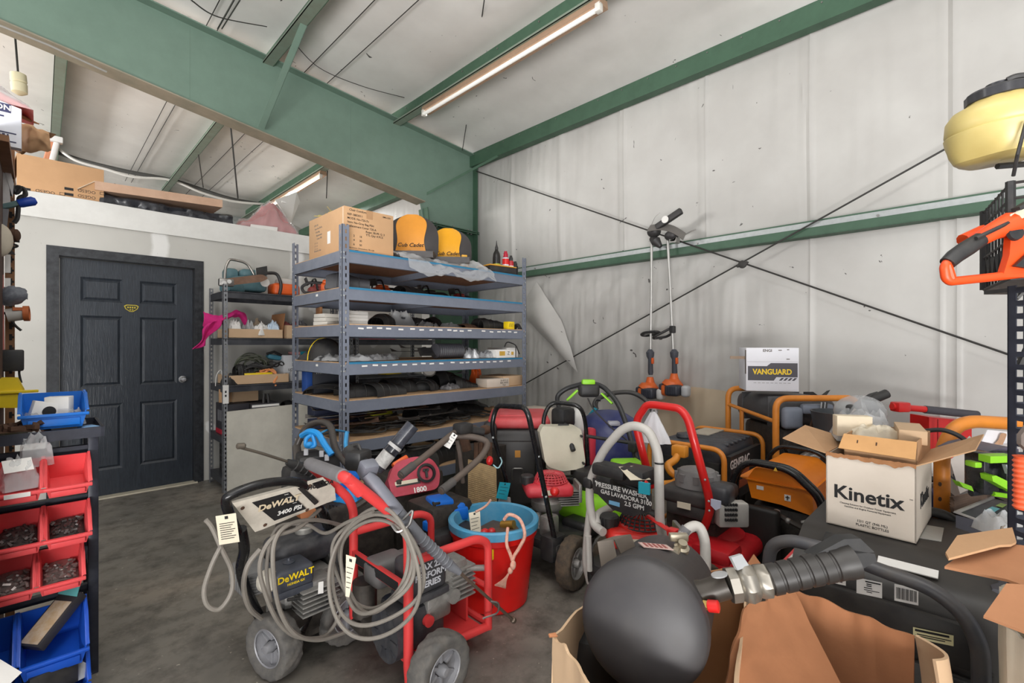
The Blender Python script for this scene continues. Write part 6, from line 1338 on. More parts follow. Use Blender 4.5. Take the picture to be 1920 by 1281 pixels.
mb = MB(); mb.box((2.18, 1.84, .20), (.44, .44, .06), bev=.02); mb.box((2.0, 1.68, .2), (.12, .10, .14), bev=.02); mb.box((2.3, 1.72, .24), (.16, .18, .06), bev=.025, seg=3); t.part('deck', mb, BLACK)
mb = MB(); mb.lathe([(.07, .0), (.07, .05), (.055, .06), (.05, .12)], (2.12, 1.9, .20), n=20); mb.box((2.06, 1.76, .28), (.10, .08, .12), bev=.02); t.part('pump', mb, ALU)
vert_engine(t, (2.16, 1.86, .33), radians(-38), mat('faded_red_cover', (204, 44, 56), .38, dirt=.35, dcol=(226, 110, 120), ds=7), netm=mat('pinkish_red_grille', (206, 70, 78), .45), sc=.98, lab=CREAM)
mb = MB(); mb.ell(PD(1040, 922, 2.52), (.025, .025, .025), 14, 10); mb.lathe([(.01, 0), (.012, .03)], PD(1040, 922, 2.52), (.7, .7, 0), 10); t.part('choke_knob', mb, RED, label='round red knob')
f_ = [PY(1020, 900, 2.06), PY(1019, 780, 2.06), PY(1033, 754, 2.05), PY(1088, 760, 1.86), PY(1098, 790, 1.86), PY(1104, 905, 1.86)]
mb = MB(); mb.tube(fillet(f_, .06, 6), .014, 10); t.part('tank_frame', mb, BT)
q = [PY(1012, 812, 1.99), PY(1018, 799, 1.99), PY(1026, 800, 1.99), PY(1078, 800, 1.83), PY(1090, 806, 1.82), PY(1098, 868, 1.82), PY(1094, 879, 1.83), PY(1055, 884, 1.88), PY(1028, 876, 1.97), PY(1022, 866, 1.98)]
mb = MB(); mb.prism(fillet(q, .02, 3), V((.06, .075, 0))); o = t.part('detergent_tank', mb, mat('off_white_tank', (214, 208, 188), .4, dirt=.2, ds=7), label='flat off white tank')
mb = MB(); mb.tube([PY(1048, 800, 1.92)+V((.03, .03, 0)), PY(1068, 801, 1.86)+V((.03, .03, 0))], .012, 8); t.part('tank_strap', mb, BLACK, o)
for p in (PY(1090, 818, 1.815), PY(1094, 869, 1.815)): mb = MB(); mb.cyl(p-V((.008, .01, 0)), p+V((.01, .012, 0)), .008, 8); t.part('plug', mb, BLACK, o)
mb = MB(); mb.tube(spline([PY(1012, 870, 2.1), PY(1040, 890, 2.0), PY(1075, 892, 1.9), PY(1105, 880, 1.85)], 6), .008, 6); mb.box(PY(1080, 905, 1.95), (.10, .1, .06), bev=.01); t.part('bracket', mb, BLACK)
mb = MB(); mb.ell(PY(918, 864, yf_-.02), (.022, .02, .028), 12, 8); o = t.part('tag_knob', mb, RED); mb = MB(); mb.tube(fillet([PY(925, 872, 2.03), PY(934, 880, 2.0), PY(942, 866, 2.0), PY(938, 858, 2.0)], .02), .004, 6); t.part('wire_loop', mb, mat('pale_blue_wire', (160, 200, 206), .5))
stag(t, (PY(937, 904, 1.98), PY(957, 906, 1.98), PY(950, 938, 1.98), PY(930, 934, 1.98)), 'teal repair tag', TEALTAG, 3)
mb = MB(); mb.quad(PY(936, 930, 2.0), PY(955, 932, 2.0), PY(957, 952, 2.0), PY(932, 952, 2.0), .01); t.part('plastic_sleeve', mb, CLEAR2)
# ---- black and red inverter generator beside the rack
t = Thing('inverter_generator', 'black enclosed generator with a faded red top at the grey rack right end', 'generator', (2.63, 2.60, 0), radians(-45))
GD = mat('charcoal_housing', (52, 50, 50), .45, dirt=.3, dcol=(84, 80, 76), ds=9)
mb = MB(); mb.box((.02, .0, .40), (.40, .5, .60), bev=.05, seg=3); mb.box((0, -.25, .38), (.30, .05, .46), bev=.02); mb.box((-.18, -.22, .44), (.10, .12, .62), bev=.03); t.part('housing', mb, GD, world=False)
mb = MB(); mb.box((.03, .02, .735), (.46, .56, .08), bev=.03, seg=3); mb.box((-.02, .0, .77), (.2, .3, .03), bev=.01); t.part('red_top', mb, mat('faded_red_top', (204, 62, 66), .45, dirt=.45, dcol=(226, 140, 144), ds=6), world=False)
mb = MB(); mb.box((.02, -.277, .52), (.04, .003, .05)); t.part('orange_sticker', mb, mat('amber_sticker', (196, 136, 52), .5), world=False)
mb = MB(); mb.tube(fillet([(-.02, -.27, .33), (-.02, -.30, .42), (.06, -.30, .42), (.06, -.27, .33)], .02), .006, 6); t.part('wire_handle', mb, STEEL, world=False)
mb = MB(); mb.box((0, 0, .05), (.4, .46, .10), bev=.02); t.part('base', mb, BLACK, world=False)
# ---- brown tubed tiller / engine with mesh radiator
t = Thing('old_engine', 'greasy brown engine with a dusty mesh radiator screen behind the bucket', 'engine', (2.15, 2.45, 0))
BRT = mat('grimy_grey_tube', (96, 84, 76), .6, dirt=.4)
mb = MB(); mb.bx(2.06, 2.40, .0, 2.34, 2.62, .60); t.part('engine_block', mb, ENGD)
mb = MB(); A, B, C, D = PD(878, 862, 2.95), PD(930, 878, 2.95), PD(932, 985, 2.95), PD(878, 970, 2.95); n = (B-A).cross(D-A).normalized()
for i in range(19): p = A.lerp(B, i/18); r_ = D.lerp(C, i/18); mb.tube([p, r_], .0028, 4)
for i in range(30): p = A.lerp(D, i/29); r_ = B.lerp(C, i/29); mb.tube([p, r_], .0028, 4)
mb.quad(A+n*.008, B+n*.008, C+n*.008, D+n*.008, .006); t.part('radiator_screen', mb, mat('dusty_tan_mesh', (190, 162, 118), .7, dirt=.5, dcol=(120, 100, 74), ds=30))
mb = MB()
for k in range(4): p = PD(893+8.5*k, 830, 2.95); mb.tube([p, p-V((0, 0, .10))], .016, 8)
mb.ell(PD(886, 812, 2.95), (.05, .05, .05), 12, 8); mb.ell(PD(910, 806, 2.95), (.04, .04, .03), 12, 8); mb.cyl(PD(868, 815, 2.9), PD(876, 845, 2.9), .03, 12); t.part('cylinder_bank', mb, RUST)
mb = MB(); mb.tube(fillet([PD(750, 893, 2.35), PD(802, 852, 2.5), PD(848, 814, 2.68), PD(868, 804, 2.75)], .05), .0185, 10); mb.tube(fillet([PD(850, 818, 2.7), PD(885, 818, 2.72), PD(918, 828, 2.72), PD(905, 855, 2.62), PD(868, 888, 2.5), PD(826, 922, 2.36)], .05), .018, 10); mb.tube([PD(857, 826, 2.75), PD(862, 850, 2.75), PD(868, 905, 2.8)], .013, 8); t.part('handle_tube', mb, BRT)
mb = MB(); mb.tube([PD(752, 891, 2.35), PD(775, 873, 2.42)], .023, 10); mb.tube([PD(828, 920, 2.36), PD(850, 903, 2.43)], .023, 10); t.part('rubber_grips', mb, mat('worn_grey_grip', (84, 80, 78), .7, dirt=.4))
mb = MB(); mb.box(PD(868, 803, 2.72), (.10, .08, .06), bev=.015); mb.tube([PD(872, 805, 2.75), PD(905, 812, 2.8)], .03, 10); t.part('throttle_box', mb, BLACK)
stag(t, (PD(849, 811, 2.64), PD(858, 817, 2.64), PD(843, 842, 2.62), PD(832, 836, 2.62)), 'white paper tag tied on the handle', WHITE, 3)
# ---- red recoil engine marked 1800 and blue engine
t = Thing('red_engine', 'dusty red engine cover with round recoil hub under the tilted grey handle', 'engine', (1.55, 2.45, 0))
c = PD(775, 893, 2.75); MR = face(c, (.85, -.3, .05), (-.3, -.9, .45))
DR = mat('dusty_crimson_cover', (168, 46, 62), .42, dirt=.45, dcol=(214, 96, 120), ds=8)
mb = MB(MR); mb.prism(fillet([(-.14, -.10, -.1), (.13, -.10, -.1), (.16, .0, -.1), (.12, .085, -.1), (.02, .11, -.1), (-.10, .09, -.1), (-.15, .0, -.1)], .04, 5), (0, 0, .12)); o = t.part('cover', mb, DR)
mb = MB(MR); mb.lathe([(.05, .0), (.056, .025), (.042, .03), (.04, .005)], (.07, .0, .01), (0, 0, 1), n=24, cap=False); mb.use(INK); t.part('recoil_ring', mb, DR, o); mb = MB(MR); mb.box((.07, 0, .03), (.014, .05, .01)); mb.box((.07, .018, .03), (.035, .014, .01)); mb.box((-.04, -.035, .0205), (.14, .03, .001)); t.part('hub_lever', mb, BLACK, o)
mb = MB(MR); mb.box((-.05, -.03, .021), (.13, .02, .002)); t.part('cream_label', mb, CREAM, o)
mb = MB(MR); mb.text('1800', face((.02, -.085, .022), (1, 0, 0), (0, 0, 1)), .04, .001, bold=.03); t.part('number', mb, WHITE, o)
mb = MB(); mb.box((c.x+.05, c.y+.12, .28), (.34, .26, .54), bev=.03); t.part('block', mb, ENGD)
mb = MB(MR); mb.box((-.06, .10, -.02), (.10, .03, .05), bev=.01, rz=.4); t.part('orange_cap', mb, ORANGE, label='dull orange plastic bracket')
t = Thing('blue_engine', 'bright blue engine cover standing behind the bucket', 'engine', (1.72, 2.25, 0))
c = PD(828, 948, 2.6); mb = MB(at(c, radians(-15))); mb.box((0, 0, -.02), (.22, .2, .10), bev=.03, seg=3); mb.box((-.02, -.02, .035), (.12, .14, .04), bev=.015); mb.box((.07, -.09, -.03), (.09, .04, .07), bev=.012); o = t.part('cover', mb, BLUE)
mb = MB(at(c, radians(-15))); mb.box((-.06, -.075, .042), (.04, .03, .02), bev=.005); mb.box((-.0, -.06, -.12), (.26, .3, .1), bev=.03); t.part('vent', mb, BLACK, o)
mb = MB(); mb.box((c.x, c.y+.02, .23), (.28, .26, .46), bev=.03); t.part('block', mb, ENGD)
mb = MB(); mb.box(PD(838, 1003, 2.5), (.1, .08, .07), bev=.015); mb.box(PD(805, 985, 2.45), (.06, .05, .05), bev=.01); t.part('lower_cover', mb, BLUE)
# ---- washer with sky blue trigger behind the salmon frame
t = Thing('garden_machine', 'dark machine handle with sky blue trigger levers in front of the grey rack post', 'outdoor machine', (1.2, 2.65, 0))
mb = MB(); mb.tube(fillet([PD(556, 838, 2.6), PD(572, 800, 2.62), PD(600, 790, 2.6), PD(621, 797, 2.55), PD(627, 842, 2.45), PD(652, 872, 2.35)], .06), .018, 10); mb.tube(fillet([PD(556, 838, 2.6), PD(560, 870, 2.5), PD(600, 890, 2.4)], .05), .022, 10); t.part('handle_tube', mb, mat('brownish_black_tube', (66, 60, 56), .35, dirt=.3))
mb = MB(); mb.box(PD(598, 868, 2.46), (.2, .10, .10), bev=.02, rz=-.3); mb.box(PD(580, 860, 2.5), (.12, .1, .08), bev=.02); mb.box(PD(570, 905, 2.5), (.2, .14, .2), bev=.03); t.part('control_body', mb, BLACK)
mb = MB(); mb.tube(fillet([PD(566, 817, 2.5), PD(580, 808, 2.46), PD(597, 812, 2.44), PD(606, 830, 2.42), PD(622, 853, 2.4)], .03), [.02, .018, .02, .016]+[.014]*30 if False else .016, 8); t.part('upper_lever', mb, CYAN, label='sky blue bail lever')
mb = MB(); mb.tube(fillet([PD(586, 815, 2.45), PD(592, 838, 2.42), PD(572, 838, 2.42), PD(574, 822, 2.44), PD(584, 816, 2.45)], .02), .010, 8); mb.ell(PD(580, 834, 2.42), (.022, .018, .016), 10, 8); t.part('lower_lever', mb, CYAN)
mb = MB(); mb.tube(spline([PD(600, 813, 2.46), PD(620, 806, 2.6), PD(654, 811, 2.9)], 6), .006, 6); mb.tube(spline([PD(650, 812, 2.6), PD(648, 835, 2.5), PD(654, 845, 2.45), PD(652, 855, 2.42)], 6), .011, 7); t.part('blue_cord', mb, mat('sky_blue_cord', (70, 160, 220), .4))
mb = MB(); 
for px, py in ((574, 848), (603, 851), (613, 858)): mb.box(PD(px, py, 2.40), (.02, .012, .03), rz=-.6)
t.part('white_stickers', mb, mat('grey_sticker', (190, 190, 194), .5))
for k, (px, py, w_) in enumerate(((640, 905, .16), (588, 925, .2), (655, 930, .14))): mb = MB(); mb.box(PD(px, py, 2.5), (w_, .14, .12), bev=.03, rz=.4*k); t.part('engine_cover', mb, (BLUE, mat('dark_navy_cover', (40, 48, 66), .4), CYAN)[k])
mb = MB(); c = PD(640, 985, 2.55); mb.box((c.x+.05, c.y, .25), (.4, .3, .5), bev=.04); mb.tube(spline([PD(655, 905, 2.3), PD(690, 930, 2.35), PD(660, 955, 2.3)], 6), .02, 8); t.part('block', mb, ENGD)
# ---- lawn mower with lime levers
t = Thing('lawn_mower', 'black handled mower with lime green bail levers standing near the white wall', 'lawn mower', (2.6, 1.85, 0))
LD = 3.25
mb = MB(); mb.tube(fillet([PD(1075, 845, 3.0), PD(1046, 758, 3.25), PD(1044, 742, 3.3), PD(1062, 728, 3.3), PD(1100, 718, 3.25), PD(1128, 722, 3.2), PD(1158, 752, 3.1), PD(1178, 805, 3.0), PD(1198, 880, 2.8)], .09, 5), .0165, 10); t.part('handle_bar', mb, mat('satin_black_bar', (40, 40, 42), .35, dirt=.2))
mb = MB(); mb.box(PD(1104, 732, 3.2), (.14, .08, .09), rz=-.75, bev=.025, seg=3); o = t.part('control_box', mb, BLACK); mb = MB(); mb.box(PD(1103, 717, 3.2), (.09, .05, .04), rz=-.75, bev=.012); t.part('lime_button', mb, LIME, o)
mb = MB(); mb.tube([PD(1083, 732, 3.2), PD(1063, 751, 3.2)], .009, 7); t.part('left_lever', mb, LIME, label='lime green bail lever'); mb = MB(); mb.tube([PD(1128, 738, 3.15), PD(1148, 757, 3.1)], .014, 7, flat=.5); t.part('right_lever', mb, LIME, label='lime green bail lever')
mb = MB(); mb.tube(spline([PD(1102, 747, 3.15), PD(1115, 770, 3.1), PD(1150, 805, 3.0), PD(1180, 830, 2.9), PD(1195, 860, 2.8)], 6), .005, 6); t.part('cable', mb, BLACK)
mb = MB(); mb.tube([PD(1100, 818, 3.0), PD(1192, 832, 2.85)], .011, 8); mb.box(PD(1188, 838, 2.85), (.06, .05, .06), bev=.01); t.part('cross_brace', mb, BLACK)
mb = MB(); mb.box(PD(1176, 871, 2.75), (.17, .14, .05), rz=-.7, bev=.02, seg=3); mb.box((2.55, 1.72, .30), (.45, .45, .2), bev=.06, seg=3); t.part('lime_deck', mb, LIME)
mb = MB(); mb.box((2.55, 1.72, .44), (.3, .3, .16), bev=.04); t.part('motor_cover', mb, BLACK)
for x, y in ((2.3, 1.55), (2.3, 1.95), (2.8, 1.55), (2.8, 1.95)): wheel(t, (x, y, .11), (.0, 1, 0), .11, .05)
# ---- second handle behind with teal tag
t = Thing('lawn_mower', 'grey black tube mower handle with a teal tag in front of the white wall', 'lawn mower', (3.2, 1.9, 0))
mb = MB(); mb.tube(fillet([PD(1135, 810, 3.6), PD(1116, 765, 3.65), PD(1118, 748, 3.7), PD(1150, 736, 3.75), PD(1188, 735, 3.75), PD(1217, 754, 3.7), PD(1235, 800, 3.6)], .08, 5), .0185, 10); t.part('handle_bar', mb, mat('dull_black_bar', (62, 60, 58), .5, dirt=.3))
mb = MB(); mb.tube(fillet([PD(1126, 750, 3.6), PD(1117, 748, 3.6), PD(1112, 760, 3.58), PD(1121, 768, 3.57)], .03), .013, 8); mb.tube([PD(1122, 770, 3.58), PD(1137, 806, 3.5)], .012, 8); t.part('lever', mb, BLACK)
stag(t, (PD(1114, 764, 3.5), PD(1128, 771, 3.5), PD(1112, 786, 3.5), PD(1101, 780, 3.5)), 'teal repair tag', TEALTAG, 3)
mb = MB(); c = PD(1142, 812, 3.4); mb.lathe([(.22, -.26), (.25, -.1), (.24, .0), (.19, .10), (.10, .155), (0, .17)], c, n=28); o = t.part('blue_hood', mb, mat('navy_blue_hood', (42, 50, 104), .35, dirt=.35, dcol=(90, 92, 116)))
mb = MB(); mb.box(c+V((-.13, -.12, .1)), (.08, .08, .03), rz=.78, bev=.01); t.part('badge', mb, mat('silver_badge', (180, 180, 190), .4), o)
mb = MB(); mb.box((c.x+.03, c.y+.03, .3), (.42, .42, .6), bev=.06); t.part('engine_body', mb, ENGD); mb = MB(); mb.box(PD(1106, 838, 3.2), (.07, .07, .26), bev=.02); t.part('red_can', mb, mat('pinkish_red_can', (206, 58, 74), .4, dirt=.3))
for y in (-.2, .2): wheel(t, (c.x, c.y+y*1.2, .1), (0, 1, 0), .1, .05)
t = Thing('white_bottle_rack', 'white bottle and black parts between the black washer frames', 'bottle', PD(1062, 800, 3.3)); mb = MB(); mb.lathe([(.05, -.2), (.05, .02), (.03, .06), (.025, .08)], PD(1083, 785, 3.3), n=16); t.part('white_bottle', mb, WHITE); mb = MB(); mb.box(PD(1056, 783, 3.2), (.14, .12, .14), bev=.03); t.part('black_body', mb, BLACK)
# white carton by the rack right post
one('cream_carton', MB().box((3.62, 3.25, .33), (.3, .34, .66), bev=.004), CARDW, 'tall pale carton standing right of the grey rack against the liner', 'box')
# ---- gray framed washer
GT = mat('satin_grey_tube', (176, 170, 164), .35, .15, .25, 8, dcol=(138, 130, 124))
t = Thing('pressure_washer', 'grey tube framed pressure washer with a black lettered plate and red engine', 'pressure washer', (2.05, 1.2, 0))
xg, ya, yb = 1.90, .995, 1.365
X_ = lambda px, py: PX(px, py, xg)
mb = MB(); mb.tube(fillet([PX(1131, 998, xg-.03), PX(1113, 985, xg), X_(1106, 950), X_(1105, 905), X_(1130, 845), X_(1165, 806), X_(1187, 797), X_(1216, 806), X_(1235, 850), X_(1237, 1000), PX(1258, 1028, xg+.15)], .09, 6), .0205, 14); t.part('handle_tube', mb, GT)
mb = MB(); mb.lathe([(.0215, -.004), (.0225, 0), (.0215, .004)], X_(1236, 868), (0, 0, 1), 14, cap=False); t.part('retaining_ring', mb, BLACK)
mb = MB(); mb.tube(fillet([X_(1107, 950), PX(1100, 1010, xg), PX(1098, 1060, xg), PX(1106, 1092, xg+.03)], .06), .018, 10); mb.tube([PX(1103, 1005, xg-.02), PX(1105, 1070, xg-.02)], .016, 8); mb.tube(spline([PX(1120, 985, xg), PX(1122, 965, xg+.05), PX(1150, 950, xg+.15)], 6), .02, 10); t.part('lower_tube', mb, GT)
mb = MB(); q = [PX(1113, 896, xg-.03), PX(1135, 905, xg-.03), PX(1222, 926, xg-.03), PX(1222, 958, xg-.03), PX(1188, 968, xg-.03), PX(1150, 955, xg-.03), PX(1113, 917, xg-.03)]; mb.prism(q, (-.008, 0, 0)); o = t.part('name_plate', mb, BLACK)
mb = MB(); nn = (-1, 0, 0); ydir = (PX(1222, 926, xg)-PX(1135, 905, xg))
for k, (s, px, py, sz) in enumerate((('PRESSURE WASHER', 1163, 919, .031), ('GAS LAVADORA 3100', 1172, 933, .027), ('2.5 GPM', 1189, 949, .028))): mb.text(s, face(PX(px, py, xg-.0395), ydir, nn), sz, .0006, bold=.02)
for px, py in ((1117, 903), (1214, 938)): mb.lathe([(.005, 0), (0, .003)], PX(px, py, xg-.0395), nn, 8)
t.part('lettering', mb, mat('grey_white_print', (206, 204, 200), .5, dirt=.2), o); mb = MB(); mb.quad(PX(1142, 938, xg-.04), PX(1162, 943, xg-.04), PX(1162, 951, xg-.04), PX(1142, 945, xg-.04), .001); t.part('blue_patch', mb, mat('pale_blue_print', (116, 170, 206), .5), o)
mb = MB(); mb.box(X_(1148, 882), (.1, .18, .06), bev=.02); mb.box(X_(1180, 895)+V((.05, 0, 0)), (.14, .16, .08), bev=.02); mb.tube(spline([X_(1150, 896), X_(1185, 915), X_(1210, 925)], 5), .01, 7); mb.box(X_(1105, 905), (.05, .05, .05), bev=.01); t.part('hose_holder', mb, BLACK)
mb = MB(); A, B, C, D = PX(1160, 876, 1.87), PX(1196, 874, 1.98), PX(1220, 900, 1.93), PX(1182, 901, 1.82); mb.quad(A, B, C, D, .002); o = t.part('instruction_sheet', mb, CREAM); mb = MB()
n = (B-A).cross(D-A).normalized(); n = n if n.z > 0 else -n
for k in range(4): a_ = A.lerp(D, .25+.16*k)+n*.001; b_ = B.lerp(C, .25+.16*k)+n*.001; a_, b_ = a_.lerp(b_, .15), a_.lerp(b_, .8-.1*(k % 2)); mb.tube([a_, b_], .0012, 4)
t.part('sheet_print', mb, GINK, o)
mb = MB(); mb.box(X_(1217, 912)+V((-.04, 0, 0)), (.012, .05, .05), rz=.2); t.part('teal_tag', mb, TEALTAG); mb = MB(); mb.tube(fillet([X_(1208, 902)+V((-.03, 0, 0)), X_(1215, 908)+V((-.04, 0, 0)), X_(1220, 900)+V((-.03, 0, 0))], .01), .008, 6); t.part('red_clip', mb, RED)
vert_engine(t, (2.05, 1.19, .265), radians(-45), mat('scarlet_cover', (214, 42, 34), .3, dirt=.15), sc=1.08, lab=CREAM)
mb = MB(); c = PX(1230, 975, 1.95); mb.tube([PD(1215, 968, 2.1), PD(1262, 1000, 1.95)], .012, 8, flat=.6); mb.box(PD(1262, 998, 1.95), (.04, .04, .03), bev=.006); t.part('red_lever', mb, RED)
mb = MB(); mb.box((2.1, 1.2, .215), (.42, .40, .07), bev=.03); mb.tube(fillet([(1.9, yb, .3), (1.92, yb, .1), (2.3, yb, .1), (2.3, ya, .1), (1.92, ya, .1), (1.9, ya, .4)], .08), .018, 10); t.part('base_frame', mb, BLACK)
wheel(t, (2.22, 1.44, .14), (.2, 1, 0), .138, .08, TIREB, RIM); wheel(t, (2.22, .95, .14), (.2, 1, 0), .138, .08, TIREB, RIM)
mb = MB(); mb.tube(fillet([PD(1262, 1040, 1.60), PD(1285, 993, 1.62), PD(1310, 983, 1.63), PD(1322, 1012, 1.62), PD(1324, 1095, 1.6), (1.68, .83, .1), (1.95, 1.0, .1)], .06, 6), .0175, 12); t.part('front_loop', mb, GT); mb = MB(); mb.tube([PD(1280, 1003, 1.618), PD(1288, 990, 1.618)], .0182, 12); t.part('loop_label', mb, mat('grey_label', (120, 118, 120), .5))
# ---- red handled mower with black engine
t = Thing('lawn_mower', 'red tube handled mower with a black engine and red deck', 'lawn mower', (2.55, 1.08, 0))
xr = 2.30; R_ = lambda px, py, x=xr: PX(px, py, x)
mb = MB(); mb.tube(fillet([R_(1221, 912, 2.42), R_(1205, 850), R_(1193, 800), R_(1196, 783), R_(1212, 760), R_(1225, 759), R_(1275, 766), R_(1290, 785), R_(1302, 830), R_(1330, 935, 2.36), R_(1331, 960, 2.37), R_(1320, 990, 2.4)], .06, 6), .021, 12); t.part('handle_tube', mb, RED)
for px, py in ((1322, 900), (1329, 940), (1330, 958), (1214, 880)): mb = MB(); mb.ell(R_(px, py, 2.31), (.006, .006, .006), 8, 6); t.part('bolt', mb, GALV)
BRG = mat('dusty_black_engine', (56, 54, 54), .45, dirt=.4, dcol=(98, 92, 88))
mb = MB(); mb.box((2.56, 1.10, .505), (.34, .30, .09), bev=.03, seg=3); mb.box((2.55, 1.09, .44), (.30, .27, .08), bev=.02); o = t.part('engine_cover', mb, BRG)
mb = MB(); mb.lathe([(.115, .55), (.112, .60), (.09, .635), (.05, .645), (0, .646)], (2.52, 1.10, 0), n=24)
for k in range(9): mb.box((2.52+.108*cos(k*.7), 1.10+.108*sin(k*.7), .60), (.016, .03, .04), rz=k*.7)
t.part('recoil_dome', mb, mat('grey_dome', (124, 122, 122), .45, dirt=.4), o)
mb = MB(); A, B, C, D = R_(1270, 940, 2.385), R_(1295, 945, 2.385), R_(1295, 957, 2.385), R_(1270, 951, 2.385); mb.quad(A, B, C, D, .002); mb.use(mat('rust_print', (176, 96, 60), .6)); mb.quad(A-V((.002, 0, 0)), B-V((.002, 0, 0)), B.lerp(C, .3)-V((.002, 0, 0)), A.lerp(D, .3)-V((.002, 0, 0)), .001); mb.mats.insert(0, CREAM)
for f in mb.b.faces: f.material_index = 1 if f.calc_center_median().x < 2.3836 and f.calc_center_median().z > .50 else 0
t.part('warning_label', mb, None, o)
mb = MB(); mb.box(PX(1350, 926, 2.42), (.12, .12, .10), bev=.03, seg=3); o2 = t.part('air_cleaner', mb, mat('charcoal_cleaner', (58, 58, 62), .4, dirt=.35)); mb = MB(); c = PX(1343, 945, 2.33); mb.prism([c+V((0, y, z)) for y, z in ((.024, .02), (-.024, .02), (-.024, -.012), (0, -.03), (.024, -.012))], (-.008, 0, 0)); t.part('shield_badge', mb, mat('silver_blue_badge', (190, 194, 214), .4), o2)
mb = MB(); c = PD(1371, 963, 2.35); mb.use(mat('punched_guard', (190, 186, 180), .4, .3, .4)); mb.box(c, (.15, .07, .12), bev=.012, rz=-.78); mb.use(INK)
for i in range(4):
    for j in range(5): mb.box(PD(1361+5*j, 947+9.5*i, 2.305), (.008, .012, .012), rz=-.78, bev=.001)
t.part('muffler_guard', mb)
mb = MB(); mb.box((2.58, 1.09, .36), (.26, .24, .12), bev=.03); mb.box((2.5, 1.2, .36), (.1, .1, .12), bev=.02); t.part('engine_block', mb, ENGD)
mb = MB(); mb.box((2.60, 1.06, .235), (.56, .46, .11), bev=.05, seg=4); mb.lathe([(.2, .27), (.19, .3), (.15, .315), (.0, .32)], (2.6, 1.08, 0), n=28); mb.box((2.4, .95, .28), (.18, .2, .08), bev=.03); t.part('deck', mb, mat('crimson_deck', (188, 28, 36), .35, dirt=.25))
for x, y in ((2.42, .83), (2.42, 1.33), (2.86, .83), (2.86, 1.33)): wheel(t, (x, y, .118), (.1, 1, 0), .118, .065, TIRE, RIM)
# white plastic bag hanging on it
t = Thing('carrier_bag', 'white plastic carrier bag hanging from the red mower handle', 'bag', R_(1226, 830, 2.45))
def cb(u, v):
    a = 2*pi*u; c = PX(1225, 772+56*v, 2.45); r = (.012+.085*v**.8)*(1+.12*NZ.noise(V((cos(a)*2, sin(a)*2, v*3)))+.1*sin(7*a)*v)
    return c+V((r*.6*cos(a), r*sin(a), 0))
mb = MB(); mb.grid(cb, 40, 16); t.part('bag', mb, mat('white_bag_film', (222, 222, 226), .35, dirt=.15, alpha=.85)); mb = MB(); mb.tube(fillet([PX(1222, 773, 2.45), PX(1226, 763, 2.38), PX(1231, 773, 2.45)], .02), .006, 6); t.part('handles', mb, CLEAR2)
# ---- generators
def tubeframe(mb, pts, r, f=.08): mb.tube(fillet(pts, f, 6), r, 12)
t = Thing('generator', 'generator with orange tube frame and black ribbed tank behind the red mower', 'generator', (3.3, 1.33, 0))
x0, x1, y0, y1, zt = 2.95, 3.66, 1.12, 1.62, .665
for x, nm in ((x0, 'front'), (x1, 'rear')):
    mb = MB(); tubeframe(mb, [(x, y1, .06), (x, y1, zt), (x, y0, zt), (x, y0, .06)], .0165); t.part('frame_hoop', mb, OTUBE)
mb = MB(); mb.tube([(x0, y0, .08), (x1, y0, .08)], .015, 8); mb.tube([(x0, y1, .08), (x1, y1, .08)], .015, 8); t.part('base_rail', mb, OTUBE)
mb = MB(); mb.box((3.30, 1.37, .60), (.60, .44, .15), bev=.05, seg=3)
for k in range(6): mb.box((3.12+.075*k, 1.28, .668), (.03, .26, .02), bev=.008)
mb.lathe([(.05, 0), (.055, .01), (.05, .03), (0, .032)], (3.12, 1.45, .675), n=18); t.part('fuel_tank', mb, mat('black_tank_plastic', (52, 53, 58), .4, dirt=.35, dcol=(110, 112, 118)))
mb = MB(); mb.bx(3.3, 1.36, .676, 3.58, 1.5, .682); t.part('tank_sticker', mb, mat('dusty_pale_sticker', (186, 176, 160), .6, dirt=.4))
mb = MB(); mb.bx(2.97, 1.16, .38, 3.0, 1.58, .57); mb.box((2.965, 1.47, .535), (.004, .03, .03)); t.part('control_panel', mb, BLACK)
mb = MB(); mb.bx(3.0, 1.10, .34, 3.55, 1.13, .62); o = t.part('side_panel', mb, BLACK); mb = MB(); mb.text('GENERAC', face((3.16, 1.0995, .565), (1, 0, 0), (0, -1, 0)), .075, .0006, bold=.02); t.part('lettering', mb, mat('pale_print', (214, 208, 206), .5), o)
mb = MB(); mb.bx(3.03, 1.0985, .47, 3.32, 1.0995, .52); mb.bx(3.03, 1.0985, .40, 3.32, 1.0995, .45); t.part('rust_stripes', mb, mat('rust_orange_print', (176, 90, 58), .5, dirt=.3), o)
mb = MB(); mb.box((3.28, 1.36, .27), (.5, .36, .34), bev=.05); mb.cyl((3.0, 1.3, .3), (3.2, 1.3, .3), .12, 18); mb.tube(spline([(2.97, 1.3, .47), (2.95, 1.25, .42), (3.0, 1.18, .38)], 6), .01, 6); t.part('engine', mb, ENGD)
mb = MB(); mb.tube(spline([PD(1275, 845, 2.85), PD(1266, 862, 2.82), PD(1253, 872, 2.8), PD(1258, 885, 2.78), PD(1270, 895, 2.76), PD(1265, 905, 2.74), PD(1250, 908, 2.72), PD(1232, 908, 2.7)], 6), .022, 10); mb.box(PD(1275, 846, 2.84), (.06, .09, .07), bev=.012); t.part('orange_hose', mb, mat('amber_orange_hose', (226, 146, 48), .35, dirt=.2), label='bent amber orange hose with clamp')
mb = MB(); mb.box(PD(1417, 841, 3.3), (.05, .05, .04), bev=.01); t.part('blue_cap', mb, mat('steel_blue_cap', (50, 110, 150), .5))
t = Thing('generator', 'generator with black tube frame and bright orange fuel tank left of the white printed box', 'generator', (3.0, .78, 0))
x0, y0, y1, zt = 2.72, .565, .985, .675; x1 = 3.3
